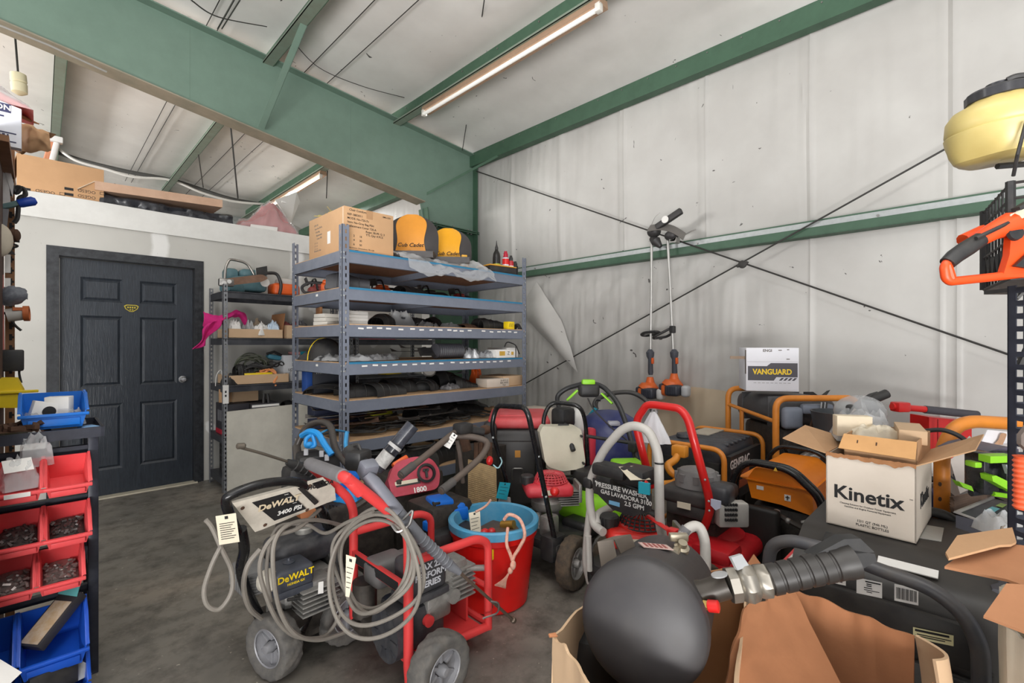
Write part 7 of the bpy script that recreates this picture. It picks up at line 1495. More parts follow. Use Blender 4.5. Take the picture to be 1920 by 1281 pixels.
for x in (x0, x0+.055, x1):
    mb = MB(); tubeframe(mb, [(x, y1, .06), (x, y1, zt-.09), (x, y1-.07, zt), (x, y0+.14, zt-.005), (x, y0, zt-.13), (x, y0, .06)], .0165 if x == x0 else .013, .06); t.part('frame_hoop', mb, BLACKG)
mb = MB(); mb.tube([(x0, y0, .08), (x1, y0, .08)], .015, 8); mb.tube([(x0, y1, .08), (x1, y1, .08)], .015, 8); t.part('base_rail', mb, BLACKG)
mb = MB(); OT = mat('bright_orange_tank', (230, 128, 24), .35, dirt=.12)
mb.prism(fillet([((x0+.035)+.045, y1-.07, .46), ((x0+.035)+.045, y1-.045, .56), ((x0+.035)+.045, y1-.09, .635), ((x0+.035)+.045, y0+.14, .635), ((x0+.035)+.045, y0+.06, .57), ((x0+.035)+.045, y0+.05, .43), ((x0+.035)+.045, y0+.2, .455)], .02, 3), (.5, 0, 0)); mb.bx((x0+.035)+.03, y0+.05, .56, (x0+.035)+.55, y1-.045, .566); mb.prism([((x0+.035)+.04, y1-.05, .57), ((x0+.035)+.04, y1+.0, .565), ((x0+.035)+.04, y1-.06, .56)], (.4, 0, 0)); o = t.part('fuel_tank', mb, OT)
mb = MB(); mb.box(((x0+.035)+.043, .87, .525), (.003, .035, .02)); t.part('white_sticker', mb, WHITE, o); mb = MB(); mb.box(((x0+.035)+.043, .735, .50), (.003, .03, .032)); o3 = t.part('white_sticker', mb, WHITE, o); mb = MB(); mb.box(((x0+.035)+.0405, .735, .50), (.002, .008, .024)); mb.box(((x0+.035)+.0405, .735, .503), (.002, .02, .006)); t.part('sticker_print', mb, GINK, o)
mb = MB(); mb.prism([(x0-.02, .755, .655), (x0-.02, .775, .655), (x0-.02, .765, .675)], (-.004, 0, 0)); t.part('warning_triangle', mb, mat('amber_triangle', (230, 180, 60), .5))
mb = MB(); mb.box((x0+.02, .855, .28), (.05, .2, .32), bev=.02, seg=3); t.part('panel_cover', mb, mat('matte_black_panel', (30, 27, 25), .5, dirt=.25))
mb = MB(); mb.box((x0+.1, .63, .22), (.1, .15, .14), bev=.02); mb.box((x0+.28, .75, .28), (.34, .36, .3), bev=.04); mb.tube(spline([(x0+.05, .78, .41), (x0+.03, .7, .39), (x0+.04, .62, .36)], 5), .014, 7)
for k in range(6): mb.box((x0+.045, .69-.02*k, .26), (.006, .01, .01))
t.part('engine', mb, ENGD); mb = MB(); mb.text('GENERAC', face((x0+.048, .63, .19), (0, -1, 0), (-1, 0, 0)), .03, .001, bold=.02); t.part('lettering', mb, WHITE)
mb = MB(); mb.ell((x0+.03, .72, .395), (.016, .016, .016), 10, 8); mb.lathe([(.018, 0), (.018, .03), (.01, .035)], (x0+.05, .78, .40), n=12); mb.tube([(x0+.04, .66, .40), (x0+.04, .62, .42)], .01, 6); t.part('carburettor', mb, ALU)
# rear generator, turned 42 degrees, raised on a stand
t = Thing('generator', 'generator with orange tube frame and grey black tank carrying the white engine box', 'generator', (3.45, .976, 0), radians(-42))
L_, W_, ZT = .56, .62, .955
mb = MB(); tubeframe(mb, [(0, 0, .35), (0, 0, ZT), (L_, 0, ZT), (L_, 0, .35)], .021); t.part('front_hoop', mb, OTUBE, world=False)
mb = MB(); tubeframe(mb, [(0, W_, .35), (0, W_, ZT+.01), (L_, W_, ZT+.01), (L_, W_, .35)], .021); t.part('rear_hoop', mb, OTUBE, world=False)
mb = MB(); mb.tube([(0, 0, .80), (0, W_, .84)], .014, 8); mb.tube([(0, .42, .83), (0, .42, .5)], .02, 8, flat=.7); mb.tube([(0, 0, .37), (0, W_, .37)], .016, 8); mb.tube([(L_, 0, .37), (L_, W_, .37)], .016, 8); t.part('side_rail', mb, OTUBE, world=False)
mb = MB(); mb.box((.26, .33, .85), (.44, .56, .2), bev=.07, seg=4); 
for y in (.15, .48): mb.box((.26, y, .85), (.452, .015, .205), bev=.006)
t.part('fuel_tank', mb, mat('grey_black_tank', (72, 72, 74), .45, dirt=.35, dcol=(104, 104, 106)), world=False)
mb = MB(); mb.box((.13, .03, .82), (.14, .06, .15), bev=.03, seg=3); mb.box((.3, .03, .88), (.22, .05, .07), bev=.02); t.part('grey_box', mb, mat('blue_grey_box', (130, 138, 152), .45, dirt=.2), world=False)
mb = MB(); mb.box((.3, .3, .56), (.44, .5, .38), bev=.05); mb.cyl((.14, .02, .62), (.14, .2, .62), .05, 14); mb.tube(spline([(.1, .0, .50), (.18, -.02, .55), (.26, -.02, .66), (.30, .0, .7)], 6), .03, 10); t.part('engine', mb, ENGD, world=False)
mb = MB(); mb.tube(spline([(.08, -.03, .5), (.14, -.035, .55), (.22, -.03, .585), (.26, -.02, .56)], 6), .03, 10); t.part('exhaust_pipe', mb, mat('bright_exhaust', (190, 184, 178), .25, .7, .3), world=False)
mb = MB(); mb.prism([(.19, -.02, .66), (.3, -.02, .64), (.33, -.02, .76), (.29, -.02, .83), (.25, -.02, .83)], (0, .02, 0)); t.part('heat_guard', mb, RUST, world=False)
for k in range(4): mb = MB(); mb.tube(spline([(.30+.012*k, -.02, .93), (.29+.012*k, -.03, .84), (.32+.012*k, -.04, .72), (.40+.01*k, -.04, .64), (.48, -.04, .60-.01*k)], 6), .005, 6); t.part('wiring', mb, BLACK if k % 2 else mat('silver_cable', (170, 170, 172), .4), world=False)
mb = MB(); mb.bx(0, 0, .0, L_, W_, .33); t.part('wooden_stand', mb, mat('dark_stand', (60, 50, 44), .7), world=False)
def draw_vg(t, d):
    y = -d[1]/2-.0006; w2 = d[0]/2
    mb = MB(); mb.prism([(-w2*.93, y, .075), (w2*.06, y, .075), (w2*.16, y, .10), (w2*.95, y, .10), (w2*.95, y, .198), (-w2*.05, y, .198), (-w2*.2, y, .176), (-w2*.93, y, .176)], (0, -.0006, 0))
    for k in range(4): x = w2*(.25+.16*k); mb.prism([(x, y, .076), (x+.016, y, .076), (x+.034, y, .095), (x+.018, y, .095)], (0, -.0006, 0))
    t.part('grey_panel', mb, mat('slate_print', (84, 82, 88), .6, dirt=.05), world=False)
    mb = MB(); mb.text('VANGUARD', face((.0, y-.0008, .135), (1, 0, 0), (0, -1, 0)), .052, .0006, bold=.035, sx=.86); t.part('lettering', mb, mat('yellow_print', (244, 206, 40), .5, dirt=0), world=False)
    mb = MB(); mb.text('ENGI', face((-.03, y, .285), (1, 0, 0), (0, -1, 0)), .026, .0006, bold=.03); mb.box((.05, y, .288), (.022, .001, .006)); mb.box((.10, y, .292), (.014, .001, .006)); mb.box((.10, y, .226), (.02, .001, .006)); mb.use(GINK)
    t.part('black_print', mb, INK, world=False)
    mb = MB()
    for k in range(9): mb.box((-.11+.027*k, y, .058), (.018, .001, .004))
    mb.box((0, y, .207), (d[0]*.96, .001, .0015)); t.part('faint_print', mb, mat('pale_grey_print', (170, 168, 172), .7, dirt=0), world=False)
    mb = MB(); mb.bx(-w2-.10, -.10, .225, -w2-.002, -.09, .245); t.part('tape_flap', mb, mat('tan_tape_flap', (150, 128, 108), .7), world=False)
    mb = MB(); mb.bx(-w2-.003, -d[1]/2-.001, .12, -w2+.001, -d[1]/2+.02, .29); t.part('torn_edge', mb, mat('dark_torn_edge', (96, 88, 82), .8), world=False)
pv = PD(1454, 742, 3.30); cbox('engine_box', (pv.x+.10, pv.y+.08, .985), (.335, .24, .305), radians(-60), 'white box with grey panel and yellow lettering standing on the orange framed generator', mat('clean_white_carton', (226, 226, 232), .6, dirt=.06), draw=draw_vg)
t = Thing('black_tray_fins', 'pair of black plastic fins sticking up behind the orange generator frame', 'plastic part', PD(1530, 742, 3.6)); mb = MB(); mb.quad(PD(1507, 744, 3.5), PD(1540, 746, 3.5), PD(1525, 735, 3.5), PD(1508, 735, 3.5), .01); mb.quad(PD(1536, 744, 3.55), PD(1548, 744, 3.55), PD(1557, 731, 3.6), PD(1550, 733, 3.6), .01); t.part('fins', mb, BLACK)
one('grey_bucket', MB().lathe([(0, -.001), (.13, 0), (.155, .2), (.16, .21), (.15, .21), (.125, .01), (0, .01)], PD(1575, 835, 2.95)+V((0, 0, 0)), n=24), mat('grey_black_bucket', (70, 74, 78), .4, dirt=.3), 'grey black plastic tub right of the orange generator frame', 'tub')
# ================================================================ foreground right: enclosed generator, printed box, cartons, tank
t = Thing('generator', 'large black enclosed generator under the white printed bottle box', 'generator', (2.22, .24, 0))
HB = mat('dusty_black_housing', (47, 45, 44), .42, dirt=.35, ds=6, dcol=(78, 73, 66))
mb = MB(); prof = [(1.90, .12), (1.90, .50), (1.935, .565), (2.02, .605), (2.07, .632), (2.50, .632), (2.56, .58), (2.56, .12)]
mb.prism(fillet([V((x, -.03, z)) for x, z in prof], .03, 3, True), (0, .52, 0)); o = t.part('housing', mb, HB)
mb = MB(); mb.box((1.885, .235, .44), (.03, .44, .13), bev=.012); mb.bx(1.875, -.02, .375, 1.90, .46, .385); mb.box((1.885, .235, .25), (.025, .46, .2), bev=.01); t.part('front_panel', mb, mat('black_panel_plastic', (44, 43, 43), .42, dirt=.35, dcol=(80, 74, 66)))
mb = MB(); mb.box((2.2, -.05, .38), (.5, .06, .40), bev=.025, seg=3); mb.box((2.12, -.055, .56), (.3, .10, .09), bev=.03); t.part('end_cap', mb, mat('charcoal_end_cap', (74, 74, 80), .4, dirt=.3))
xh = 1.82
mb = MB(); mb.tube(fillet([(xh+.02, .50, .1), PX(1440, 1060, xh), PX(1446, 1022, xh), PX(1480, 1012, xh), PX(1560, 1032, xh), PX(1640, 1066, xh), PX(1745, 1102, xh), PX(1805, 1148, xh), PX(1838, 1210, xh), (xh, 0, .1)], .07, 5), .021, 12); t.part('front_hoop', mb, mat('slate_tube', (70, 70, 74), .4, dirt=.4, dcol=(104, 96, 86)))
mb = MB(); mb.tube(fillet([(2.5, .2, .6), PX(1738, 958, 2.5), PX(1775, 966, 2.5), PX(1812, 996, 2.5), (2.5, .0, .5)], .06, 5), .02, 12); mb.tube(fillet([(2.5, .2, .6), (2.5, .44, .68), (2.5, .49, .5)], .05), .02, 10); t.part('rear_hoop', mb, BLACK)
mb = MB(); mb.quad(PX(1448, 1070, 1.895), PX(1460, 1072, 1.895), PD(1552, 976, 1.85), PD(1540, 976, 1.86), .01); t.part('red_trim', mb, mat('red_trim_strip', (200, 58, 60), .45, dirt=.3)); mb = MB(); mb.quad(PX(1462, 1062, 1.888), PX(1478, 1064, 1.888), PD(1553, 985, 1.83), PD(1541, 985, 1.84), .008); t.part('white_trim_label', mb, mat('pinkish_white_label', (220, 206, 200), .5, dirt=.3))
def lab(px0, py0, px1, py1, m, nm='sticker', x=1.868, sl=.21, k=0):
    mb = MB(); dy = (px1-px0)*sl; a, b, c, d = PX(px0, py0, x), PX(px1, py0+dy, x), PX(px1, py1+dy, x), PX(px0, py1, x); mb.quad(a, b, c, d, .001)
    return t.part(nm, mb, m), (a, b, c, d)
def prints(q, lines, parent, x=1.8665):
    a, b, c, d = q; mb = MB()
    for (u0, u1, v0, v1) in lines:
        f = lambda u, v: V((x,)+tuple(a.lerp(b, u).lerp(d.lerp(c, u), v))[1:])
        mb.quad(f(u0, v0), f(u1, v0), f(u1, v1), f(u0, v1), .0006)
    t.part('print', mb, INK, parent)
o, q = lab(1677, 1095, 1722, 1126, WHITE, 'barcode_label'); prints(q, [(.08+.058*k, .08+.058*k+(.035 if k % 3 else .02), .16, .84) for k in range(15)], o)
o, q = lab(1606, 1083, 1654, 1112, WHITE, 'rating_label'); prints(q, [(.35, .95, .08, .16), (.4, .6, .24, .3), (.4, .6, .36, .42), (.3, .62, .5, .55), (.3, .9, .64, .68), (.4, .62, .76, .8)], o)
o, q = lab(1556, 1078, 1586, 1092, WHITE, 'small_label'); prints(q, [(.2, .9, .3, .4), (.1, .8, .6, .7)], o)
o, q = lab(1712, 1176, 1788, 1196, mat('pale_yellow_caution', (232, 224, 176), .5, dirt=.15), 'caution_label', 1.865); prints(q, [(.05, .9, .1, .3), (.1, .95, .5, .58), (.05, .8, .68, .76)], o, 1.8635)
mb = MB(); A, B = V((1.955, .25, .588)), V((1.955, .10, .588)); mb.quad(A, B, B+V((.03, 0, .014)), A+V((.03, 0, .014)), -.004); t.part('white_strip', mb, WHITE)
mb = MB(); mb.box((2.0, .38, .612), (.05, .055, .03), ry=-.45, bev=.005); o = t.part('rocker_switch', mb, BLACK); 
mb = MB(); mb.quad(PZ(1722, 1008, .634), PZ(1765, 1015, .634), PZ(1770, 990, .634), PZ(1735, 984, .634), .002); t.part('silver_label', mb, mat('silver_label_film', (180, 180, 176), .35, dirt=.2))
mb = MB(); mb.box((1.87, .045, .335), (.02, .04, .03), bev=.006); mb.box((1.865, .045, .335), (.02, .015, .012)); t.part('latch', mb, BLACK)
wheel(t, (2.45, -.12, .12), (.1, 1, 0), .12, .07); wheel(t, (2.45, .56, .12), (.1, 1, 0), .12, .07); mb = MB(); mb.bx(1.95, .0, 0, 2.0, .46, .14); t.part('foot', mb, BLACK)
# white printed box standing on it
KX = at((2.1+.19, .30, .636), radians(-92))     # local -y faces the aisle
t = Thing('bottle_box', 'open white carton with bold black lettering standing on the black enclosed generator', 'box', (2.295, .285, .636), radians(-92.5))
w_, l_, h_ = .262, .38, .261
mb = MB(); k = .004
mb.bx(-w_/2, -l_/2, 0, w_/2, l_/2, k); mb.bx(-w_/2, -l_/2, 0, w_/2, -l_/2+k, h_); mb.bx(-w_/2, l_/2-k, 0, w_/2, l_/2, h_); mb.bx(-w_/2, -l_/2, 0, -w_/2+k, l_/2, h_); mb.bx(w_/2-k, -l_/2, 0, w_/2, l_/2, h_); t.part('carton', mb, CARDW, world=False)
mb = MB(); F_ = lambda x, z: face((x, -l_/2-.0005, z), (1, 0, 0), (0, -1, 0)); mb.text('Kinetix', F_(-.005, .125), .068, .0006, bold=.022, sx=1.04); mb.text('Cleaning Solution for Outdoor Power Equipment', F_(-.005, .088), .0082, .0005); mb.text('Gasoline and Engine Powered Equipment', F_(-.005, .078), .0082, .0005); mb.text('12/1 QT (946 ML)', F_(.01, .034), .012, .0005); mb.text('PLASTIC BOTTLES', F_(.01, .020), .012, .0005); mb.text('TM', F_(.118, .145), .007, .0005); t.part('lettering', mb, INK, world=False)
mb = MB(); mb.text('Kinetix', face((w_/2+.0005, -.0, .12), (0, 1, 0), (1, 0, 0)), .07, .0006, bold=.04); t.part('side_lettering', mb, INK, world=False)
mb = MB(); mb.quad((-w_/2, l_/2, h_), (-w_/2, -l_/2, h_), (-w_/2-.16, -l_/2+.03, h_+.03), (-w_/2-.15, l_/2-.1, h_+.055), .004); t.part('left_flap', mb, CARD, world=False); mb = MB(); mb.quad((w_/2, -l_/2, h_), (w_/2, l_/2, h_), (w_/2+.15, l_/2-.08, h_+.09), (w_/2+.14, -l_/2+.08, h_+.065), .004); t.part('right_flap', mb, CARD, world=False)
mb = MB(); mb.grid(lambda u, v: (-w_/2+w_*u, -l_/2-.001+.004*NZ.noise(V((u*9, v, 3))), h_+.008-(.016+.012*NZ.noise(V((u*7, 0, 1))))*v+.004*NZ.noise(V((u*25, 0, 5)))), 60, 3, th=.004)
t.part('torn_edge', mb, CARDIN, world=False)
# inner brown box riding in the open carton
t = Thing('inner_box', 'smaller brown open box of packaged parts set into the white lettered carton', 'box', (2.30, .28, .70), radians(-92.5))
mb = MB(); zb, zt = -.02, .275; x0, x1, y0, y1 = -.085, .125, -.165, .16
for a_, b_, c_, d_ in ((x0, y0, x1, y0+.004), (x0, y1-.004, x1, y1), (x0, y0, x0+.004, y1), (x1-.004, y0, x1, y1)): mb.bx(a_, b_, zb, c_, d_, zt)
mb.bx(x0, y0, zb, x1, y1, zb+.004); t.part('carton', mb, CARD, world=False)
mb = MB(); mb.quad((x0, y0, zt), (x1, y0, zt), (x1+.0, y0-.035, zt-.055), (x0-.01, y0-.035, zt-.05), .004); o = t.part('front_flap', mb, mat('light_kraft_flap', (208, 158, 104), .75, dirt=.2), world=False); mb = MB()
for k in range(5): mb.box((x0+.045+.014*k, y0-.0175+.002*sin(k), zt-.02-.006*(k % 2)), (.004, .004, .012), rx=-.55)
t.part('ink_marks', mb, RUST, o, world=False)
mb = MB(); mb.bx(x0+.01, y0+.01, .10, x1-.01, y1-.01, .22); t.part('contents', mb, mat('brown_contents', (120, 90, 64), .8), world=False)
BUB = mat('grey_bubble_wrap', (178, 174, 172), .3, dirt=.4, ds=40, dcol=(120, 116, 114), bump=.3, bs=120)
wl = lambda px, py, d: PD(px, py, d)
bag((2.42, .36, .92), (.24, .2, .14), .3, 'clear bubble wrapped part on top of the brown inner box', CLEAR2, None, 101, inner=BUB)
bag((2.28, .30, .955), (.16, .09, .05), -1.0, 'long clear packet slanting out of the brown inner box', mat('yellowish_film', (214, 202, 180), .35, dirt=.3, ds=30), None, 102)
stockbox((2.34, .20, .95), (.08, .22, .05), -1.4, 'tan open carton on the right of the brown inner box', CARD2)
stockbox((2.28, .37, .95), (.05, .12, .08), .5, 'pale slim part box leaning at the left in the brown inner box', mat('pale_part_box', (222, 206, 180), .7), marks=None)
t = Thing('bubble_roll', 'clear bubble wrap roll with black cap at the left of the brown inner box', 'packing', (2.55, .52, .83)); mb = MB(); c = wl(1612, 772, 2.15); mb.ell(c, (.10, .10, .075), 18, 12); t.part('wrap', mb, CLEAR2); mb = MB(); mb.box(wl(1594, 778, 2.06), (.04, .03, .09), bev=.01); mb.box(wl(1601, 783, 2.06), (.05, .03, .03), bev=.008); t.part('black_part', mb, BLACK); mb = MB(); mb.ell(c+V((.02, -.02, -.0)), (.06, .06, .055), 12, 8); t.part('grey_part', mb, GREY)
mb = MB(); random.seed(8)
for k in range(40): mb.box(wl(1615+random.uniform(-14, 14), 790+random.uniform(-9, 9), 2.0+random.uniform(-.05, .05)), (.012, .01, .008), rz=random.uniform(0, 3))
one('red_beads', mb, mat('red_white_bits', (196, 110, 110), .6, dirt=.6, ds=80, dcol=(230, 220, 216)), 'bag of red and white bits behind the brown inner box flap', 'hardware', kind='stuff')
t = Thing('black_grip', 'black padded loop handle sticking up behind the packets', 'machine handle', wl(1640, 760, 2.4)); mb = MB(); mb.tube([wl(1630, 752, 2.3), wl(1663, 738, 2.3)], .022, 10); mb.tube(fillet([wl(1630, 752, 2.3), wl(1620, 750, 2.3), wl(1630, 742, 2.3), wl(1645, 738, 2.32)], .02), .010, 8); t.part('grip', mb, BLACK); mb = MB(); e = wl(1630, 752, 2.3); mb.tube([e, V((e.x, e.y, .0))], .012, 8); t.part('shaft', mb, STEEL)
mb = MB(); mb.tube(spline([wl(1735, 808, 1.95), wl(1770, 807, 1.9), wl(1805, 822, 1.85), wl(1822, 845, 1.8), wl(1831, 862, 1.78)], 8), .009, 8); one('black_hose', mb, BLACK, 'thin black hose arching from the carton to the lime green tool', 'hose')
t = Thing('blue_white_wires', 'jumble of coloured straps and wires right of the white lettered carton', 'wires', wl(1748, 945, 2.3))
for k, m in enumerate((mat('navy_strap', (40, 50, 90), .5), WHITE, RED, mat('cyan_strap', (90, 190, 214), .5), BLACK, WHITE, mat('lilac_strap', (150, 140, 180), .5))): mb = MB(); x = 1738+4*k % 22; mb.tube(spline([wl(x, 845+6*k, 2.2), wl(x+8*sin(k), 880+5*k, 2.15), wl(x+6, 920, 2.2), wl(x+12, 952, 2.2)], 6), .010, 6); t.part('strap', mb, m)
# ---- carton with flaps around the tank
def panel(mb, a, b, z0=0, cr=.006, th=.006, sd=0, nu=20, nv=16, zb=None):
    a, b = V(a), V(b)
    def f(u, v):
        p = a.lerp(b, u); top = p.z+.012*NZ.noise(V((u*5, sd, 7))); z = top*(1-v)+z0*v; n = V((b.y-a.y, a.x-b.x, 0)).normalized()
        return V((p.x, p.y, z))+n*cr*(NZ.noise(V((u*3+sd, v*3, sd)))*2+.5*NZ.noise(V((u*9, v*9, sd))))
    mb.grid(f, nu, nv, th=th)
TANC = mat('warm_tan_carton', (160, 106, 70), .78, dirt=.3, ds=4, dcol=(124, 78, 48), bump=.05)
L1, L2, R2, R1 = PD(1036, 1190, 1.05), PD(1150, 1082, 1.5), PD(1405, 1062, 1.58), V((.938, .334, .615))
F1 = PD(1115, 1292, .85)
t = Thing('carton', 'tall torn brown carton holding the black air tank in the foreground', 'box', (1.0, .85, 0))
for nm, a, b, sd in (('side_wall', L1, L2, 1), ('back_wall', L2, R2, 2), ('side_wall', R2, R1, 3), ('front_wall', R1, F1, 4), ('side_wall', F1, L1, 5)):
    mb = MB(); panel(mb, a, b, sd=sd, cr=.004); t.part(nm, mb, CARD2 if nm != 'back_wall' else CARDIN)
mb = MB(); mb.quad(PD(1412, 1040, 1.56), PD(1428, 1062, 1.54), PD(1402, 1090, 1.5), PD(1380, 1090, 1.5), .005); t.part('torn_corner', mb, TANC); mb = MB(); mb.quad(PD(1040, 1188, 1.045), PD(1045, 1195, 1.04), PD(1030, 1196, 1.04), PD(1028, 1190, 1.04), .005); t.part('torn_corner', mb, TANC)
t = Thing('carton', 'large crumpled brown carton with its flap folded out in the foreground right', 'box', (1.35, .35, 0))
P1, P2, P3, P4 = PD(1392, 1142, 1.22), PD(1484, 1103, 1.34), PD(1715, 1192, 1.14), PD(1748, 1236, 1.03)
def bigflap(u, v):
    a = P1.lerp(P2, u); b = PD(1330, 1400, .93).lerp(PD(1640, 1420, .98), u); p = a.lerp(b, v)
    return p+V((.5, .5, 0))*(.03*sin(pi*u)*sin(pi*v)+.02*NZ.noise(V((u*4, v*4, 0)))+.006*NZ.noise(V((u*12, v*9, 1))))
mb = MB(); mb.grid(bigflap, 26, 26, th=.006); t.part('outer_flap', mb, TANC)
mb = MB(); panel(mb, P2, P3, sd=11, cr=.010, nu=30, nv=20); t.part('back_wall', mb, TANC)
def curl(u, v):
    a = P3.lerp(P4, v); c = V((.0, -.035*sin(pi*v), 0)); z = a.z*(1-u)
    return V((a.x+.012*sin(u*8), a.y+c.y-.015*sin(u*5), z))
mb = MB(); mb.grid(curl, 24, 10, th=.007); t.part('side_wall', mb, CARD2)
mb = MB(); panel(mb, V((1.04, .40, .52)), V((1.04, .12, .5)), sd=13, cr=.006); t.part('front_wall', mb, TANC); mb = MB(); panel(mb, V((1.02, .12, .5)), P4-V((0, 0, .05)), sd=14, cr=.006); t.part('side_wall', mb, TANC)
mb = MB(); mb.bx(1.05, .16, .0, 1.2, .42, .02); t.part('bottom', mb, TANC)
# ---- black air tank with brass valve and barrel
t = Thing('air_tank', 'round black air tank with steel ball valve and ribbed blast barrel in the torn carton', 'air tank', PD(1205, 1290, 1.05))
c0, c1 = PD(1203, 1172, 1.04), PD(1246, 1098, 1.36); ax = (c0-c1).normalized(); R = .137; L = (c0-c1).length
TKM = mat('matt_black_tank', (54, 52, 54), .46, dirt=.3, ds=7, dcol=(84, 80, 76))
M = frame(c1, ax); mb = MB(M)
dome = [(R*cos(a)**.85, L-.01+.044*sin(a)) for a in [pi/2*k/16 for k in range(16)]]+[(0, L-.01+.044)]
mb.lathe([(0, -.08), (R*.5, -.068), (R*.86, -.035), (R*.985, 0), (R*1.0, .004), (R*1.0, L-.035), (R*1.022, L-.03), (R*1.022, L-.018), (R, L-.012)]+dome, M=Matrix(), n=56); t.part('shell', mb, TKM)
mb = MB(); up_ = V((0, 0, 1))-ax*ax.z; up_.normalize(); c = c1.lerp(c0, .55)+up_*(R+.0015); fr = face(c, (1, -1, 0), up_); mb.box((0, 0, 0), (.075, .055, .002), M=fr); o = t.part('warning_label', mb, mat('faded_pink_label', (206, 178, 170), .5, dirt=.4, ds=40, dcol=(150, 110, 104))); mb = MB()
for k in range(5): mb.box((-.025+.012*k, 0, .0015), (.006, .04, .001), M=fr)
t.part('label_print', mb, mat('faded_red_print', (150, 70, 66), .5, dirt=0), o)
mb = MB(); mb.quad(PD(1128, 1066, 1.2), PD(1160, 1062, 1.2), PD(1150, 1012, 1.22), PD(1120, 1016, 1.22), .005); mb.quad(PD(1120, 1016, 1.22), PD(1150, 1012, 1.22), PD(1180, 1002, 1.26), PD(1150, 1006, 1.27), .005); mb.quad(PD(1150, 1012, 1.215), PD(1180, 1002, 1.25), PD(1192, 1032, 1.25), PD(1165, 1045, 1.215), .005); t.part('carry_bracket', mb, mat('grey_brown_bracket', (112, 102, 92), .45, .2, .3))
mb = MB(); p = PD(1272, 1028, 1.27); mb.lathe([(.012, 0), (.016, .004), (.016, .03), (.02, .032), (.02, .045), (.012, .048), (.012, .06), (.0, .06)], p-V((0, 0, .03)), (-.25, -.35, 1), 12); mb.box(p+V((0, 0, .03)), (.05, .02, .02), rz=-.8, bev=.004); mb.cyl(p+V((0, 0, .0)), PD(1264, 1040, 1.2), .011, 12); t.part('inlet_fitting', mb, mat('nickel_brass', (186, 176, 156), .3, .7, .3)); mb = MB(); mb.quad(PD(1248, 1052, 1.18), PD(1262, 1040, 1.2), PD(1280, 1058, 1.2), PD(1270, 1072, 1.18), .004); t.part('mount_lug', mb, BLACK)
BA, BB, BC, BD_ = PD(1308, 1115, 1.08), PD(1366, 1098, 1.06), PD(1442, 1088, 1.05), PD(1600, 1052, 1.03)
mb = MB(); dv = BB-BA; mb.tube([BA-dv*.3, BA+dv*.1, BA+dv*.25, BB], [.03, .03, .027, .027], 18); t.part('outlet_pipe', mb, mat('brown_black_pipe', (62, 56, 50), .35, .2, .3))
mb = MB(); dv = (BC-BB); Lv = dv.length; mb.lathe([(.026, 0), (.038, .0), (.038, Lv*.22), (.033, Lv*.26), (.040, Lv*.32), (.044, Lv*.45), (.040, Lv*.62), (.033, Lv*.68), (.037, Lv*.74), (.037, Lv*.94), (.030, Lv)], BB, dv, 8)
t.part('ball_valve', mb, mat('brushed_nickel', (160, 154, 144), .3, .75, .35, 30), label='brushed steel ball valve')
mb = MB(); mb.cyl(PD(1392, 1080, 1.06), PD(1390, 1060, 1.06), .012, 12); mb.quad(PD(1366, 1044, 1.05), PD(1386, 1038, 1.06), PD(1400, 1060, 1.06), PD(1378, 1068, 1.05), .008); t.part('valve_lever', mb, mat('pale_steel_lever', (196, 198, 200), .35, .5, .2)); mb = MB(); e = PD(1349, 1080, 1.04); mb.lathe([(.0, 0), (.026, .001), (.027, .004), (0, .005)], e, (.1, .1, 1), 20, sx=1, sy=.55); t.part('disc', mb, _M['pale_steel_lever'])
mb = MB(); dv = BD_-BC; Lv = dv.length; pr = [(.031, 0), (.033, .002)]
for k in range(5): h = .02+.028*k; pr += [(.033, h), (.030, h+.002), (.030, h+.006), (.033, h+.008)]
pr += [(.033, Lv*.86), (.035, Lv*.9), (.036, Lv*1.0)]; mb.lathe(pr, BC, dv, 24); t.part('ribbed_barrel', mb, mat('ribbed_black_barrel', (48, 45, 43), .4, dirt=.3))
mb = MB(); u = dv.normalized(); E = BD_; mb.prism([E-u*.03+V((0, 0, .035)), E+u*.045+V((0, 0, .005)), E+u*.05+V((0, 0, -.012)), E-u*.02+V((0, 0, -.036))], V((.03, .03, 0))); mb.prism([E-u*.09+V((0, 0, .03)), E-u*.02+V((0, 0, .052)), E+u*.015+V((0, 0, .045)), E+u*.045+V((0, 0, .008))], V((.02, .02, 0))); t.part('blast_nozzle', mb, BLACK)
mb = MB(); p = PD(1337, 1136, 1.03); mb.cyl(PD(1318, 1134, 1.04), PD(1328, 1136, 1.035), .010, 8); t.part('valve_stem', mb, mat('brass_stem', (190, 160, 90), .35, .6, .3)); mb = MB(); mb.lathe([(.009, 0), (.013, .002), (.013, .022), (.009, .024), (0, .024)], PD(1327, 1136, 1.035), PD(1350, 1138, 1.02)-PD(1327, 1136, 1.035), 10); t.part('relief_valve', mb, RED, label='small red relief valve')
mb = MB(); c = V((1.03, .735, 0)); mb.lathe([(0, .0), (.09, 0), (.095, .40), (.09, .52), (.07, .56), (0, .57)], c, n=28); one('black_canister', mb, mat('gloss_black_canister', (38, 37, 38), .3, dirt=.2), 'black canister under the air tank inside the torn carton', 'canister')
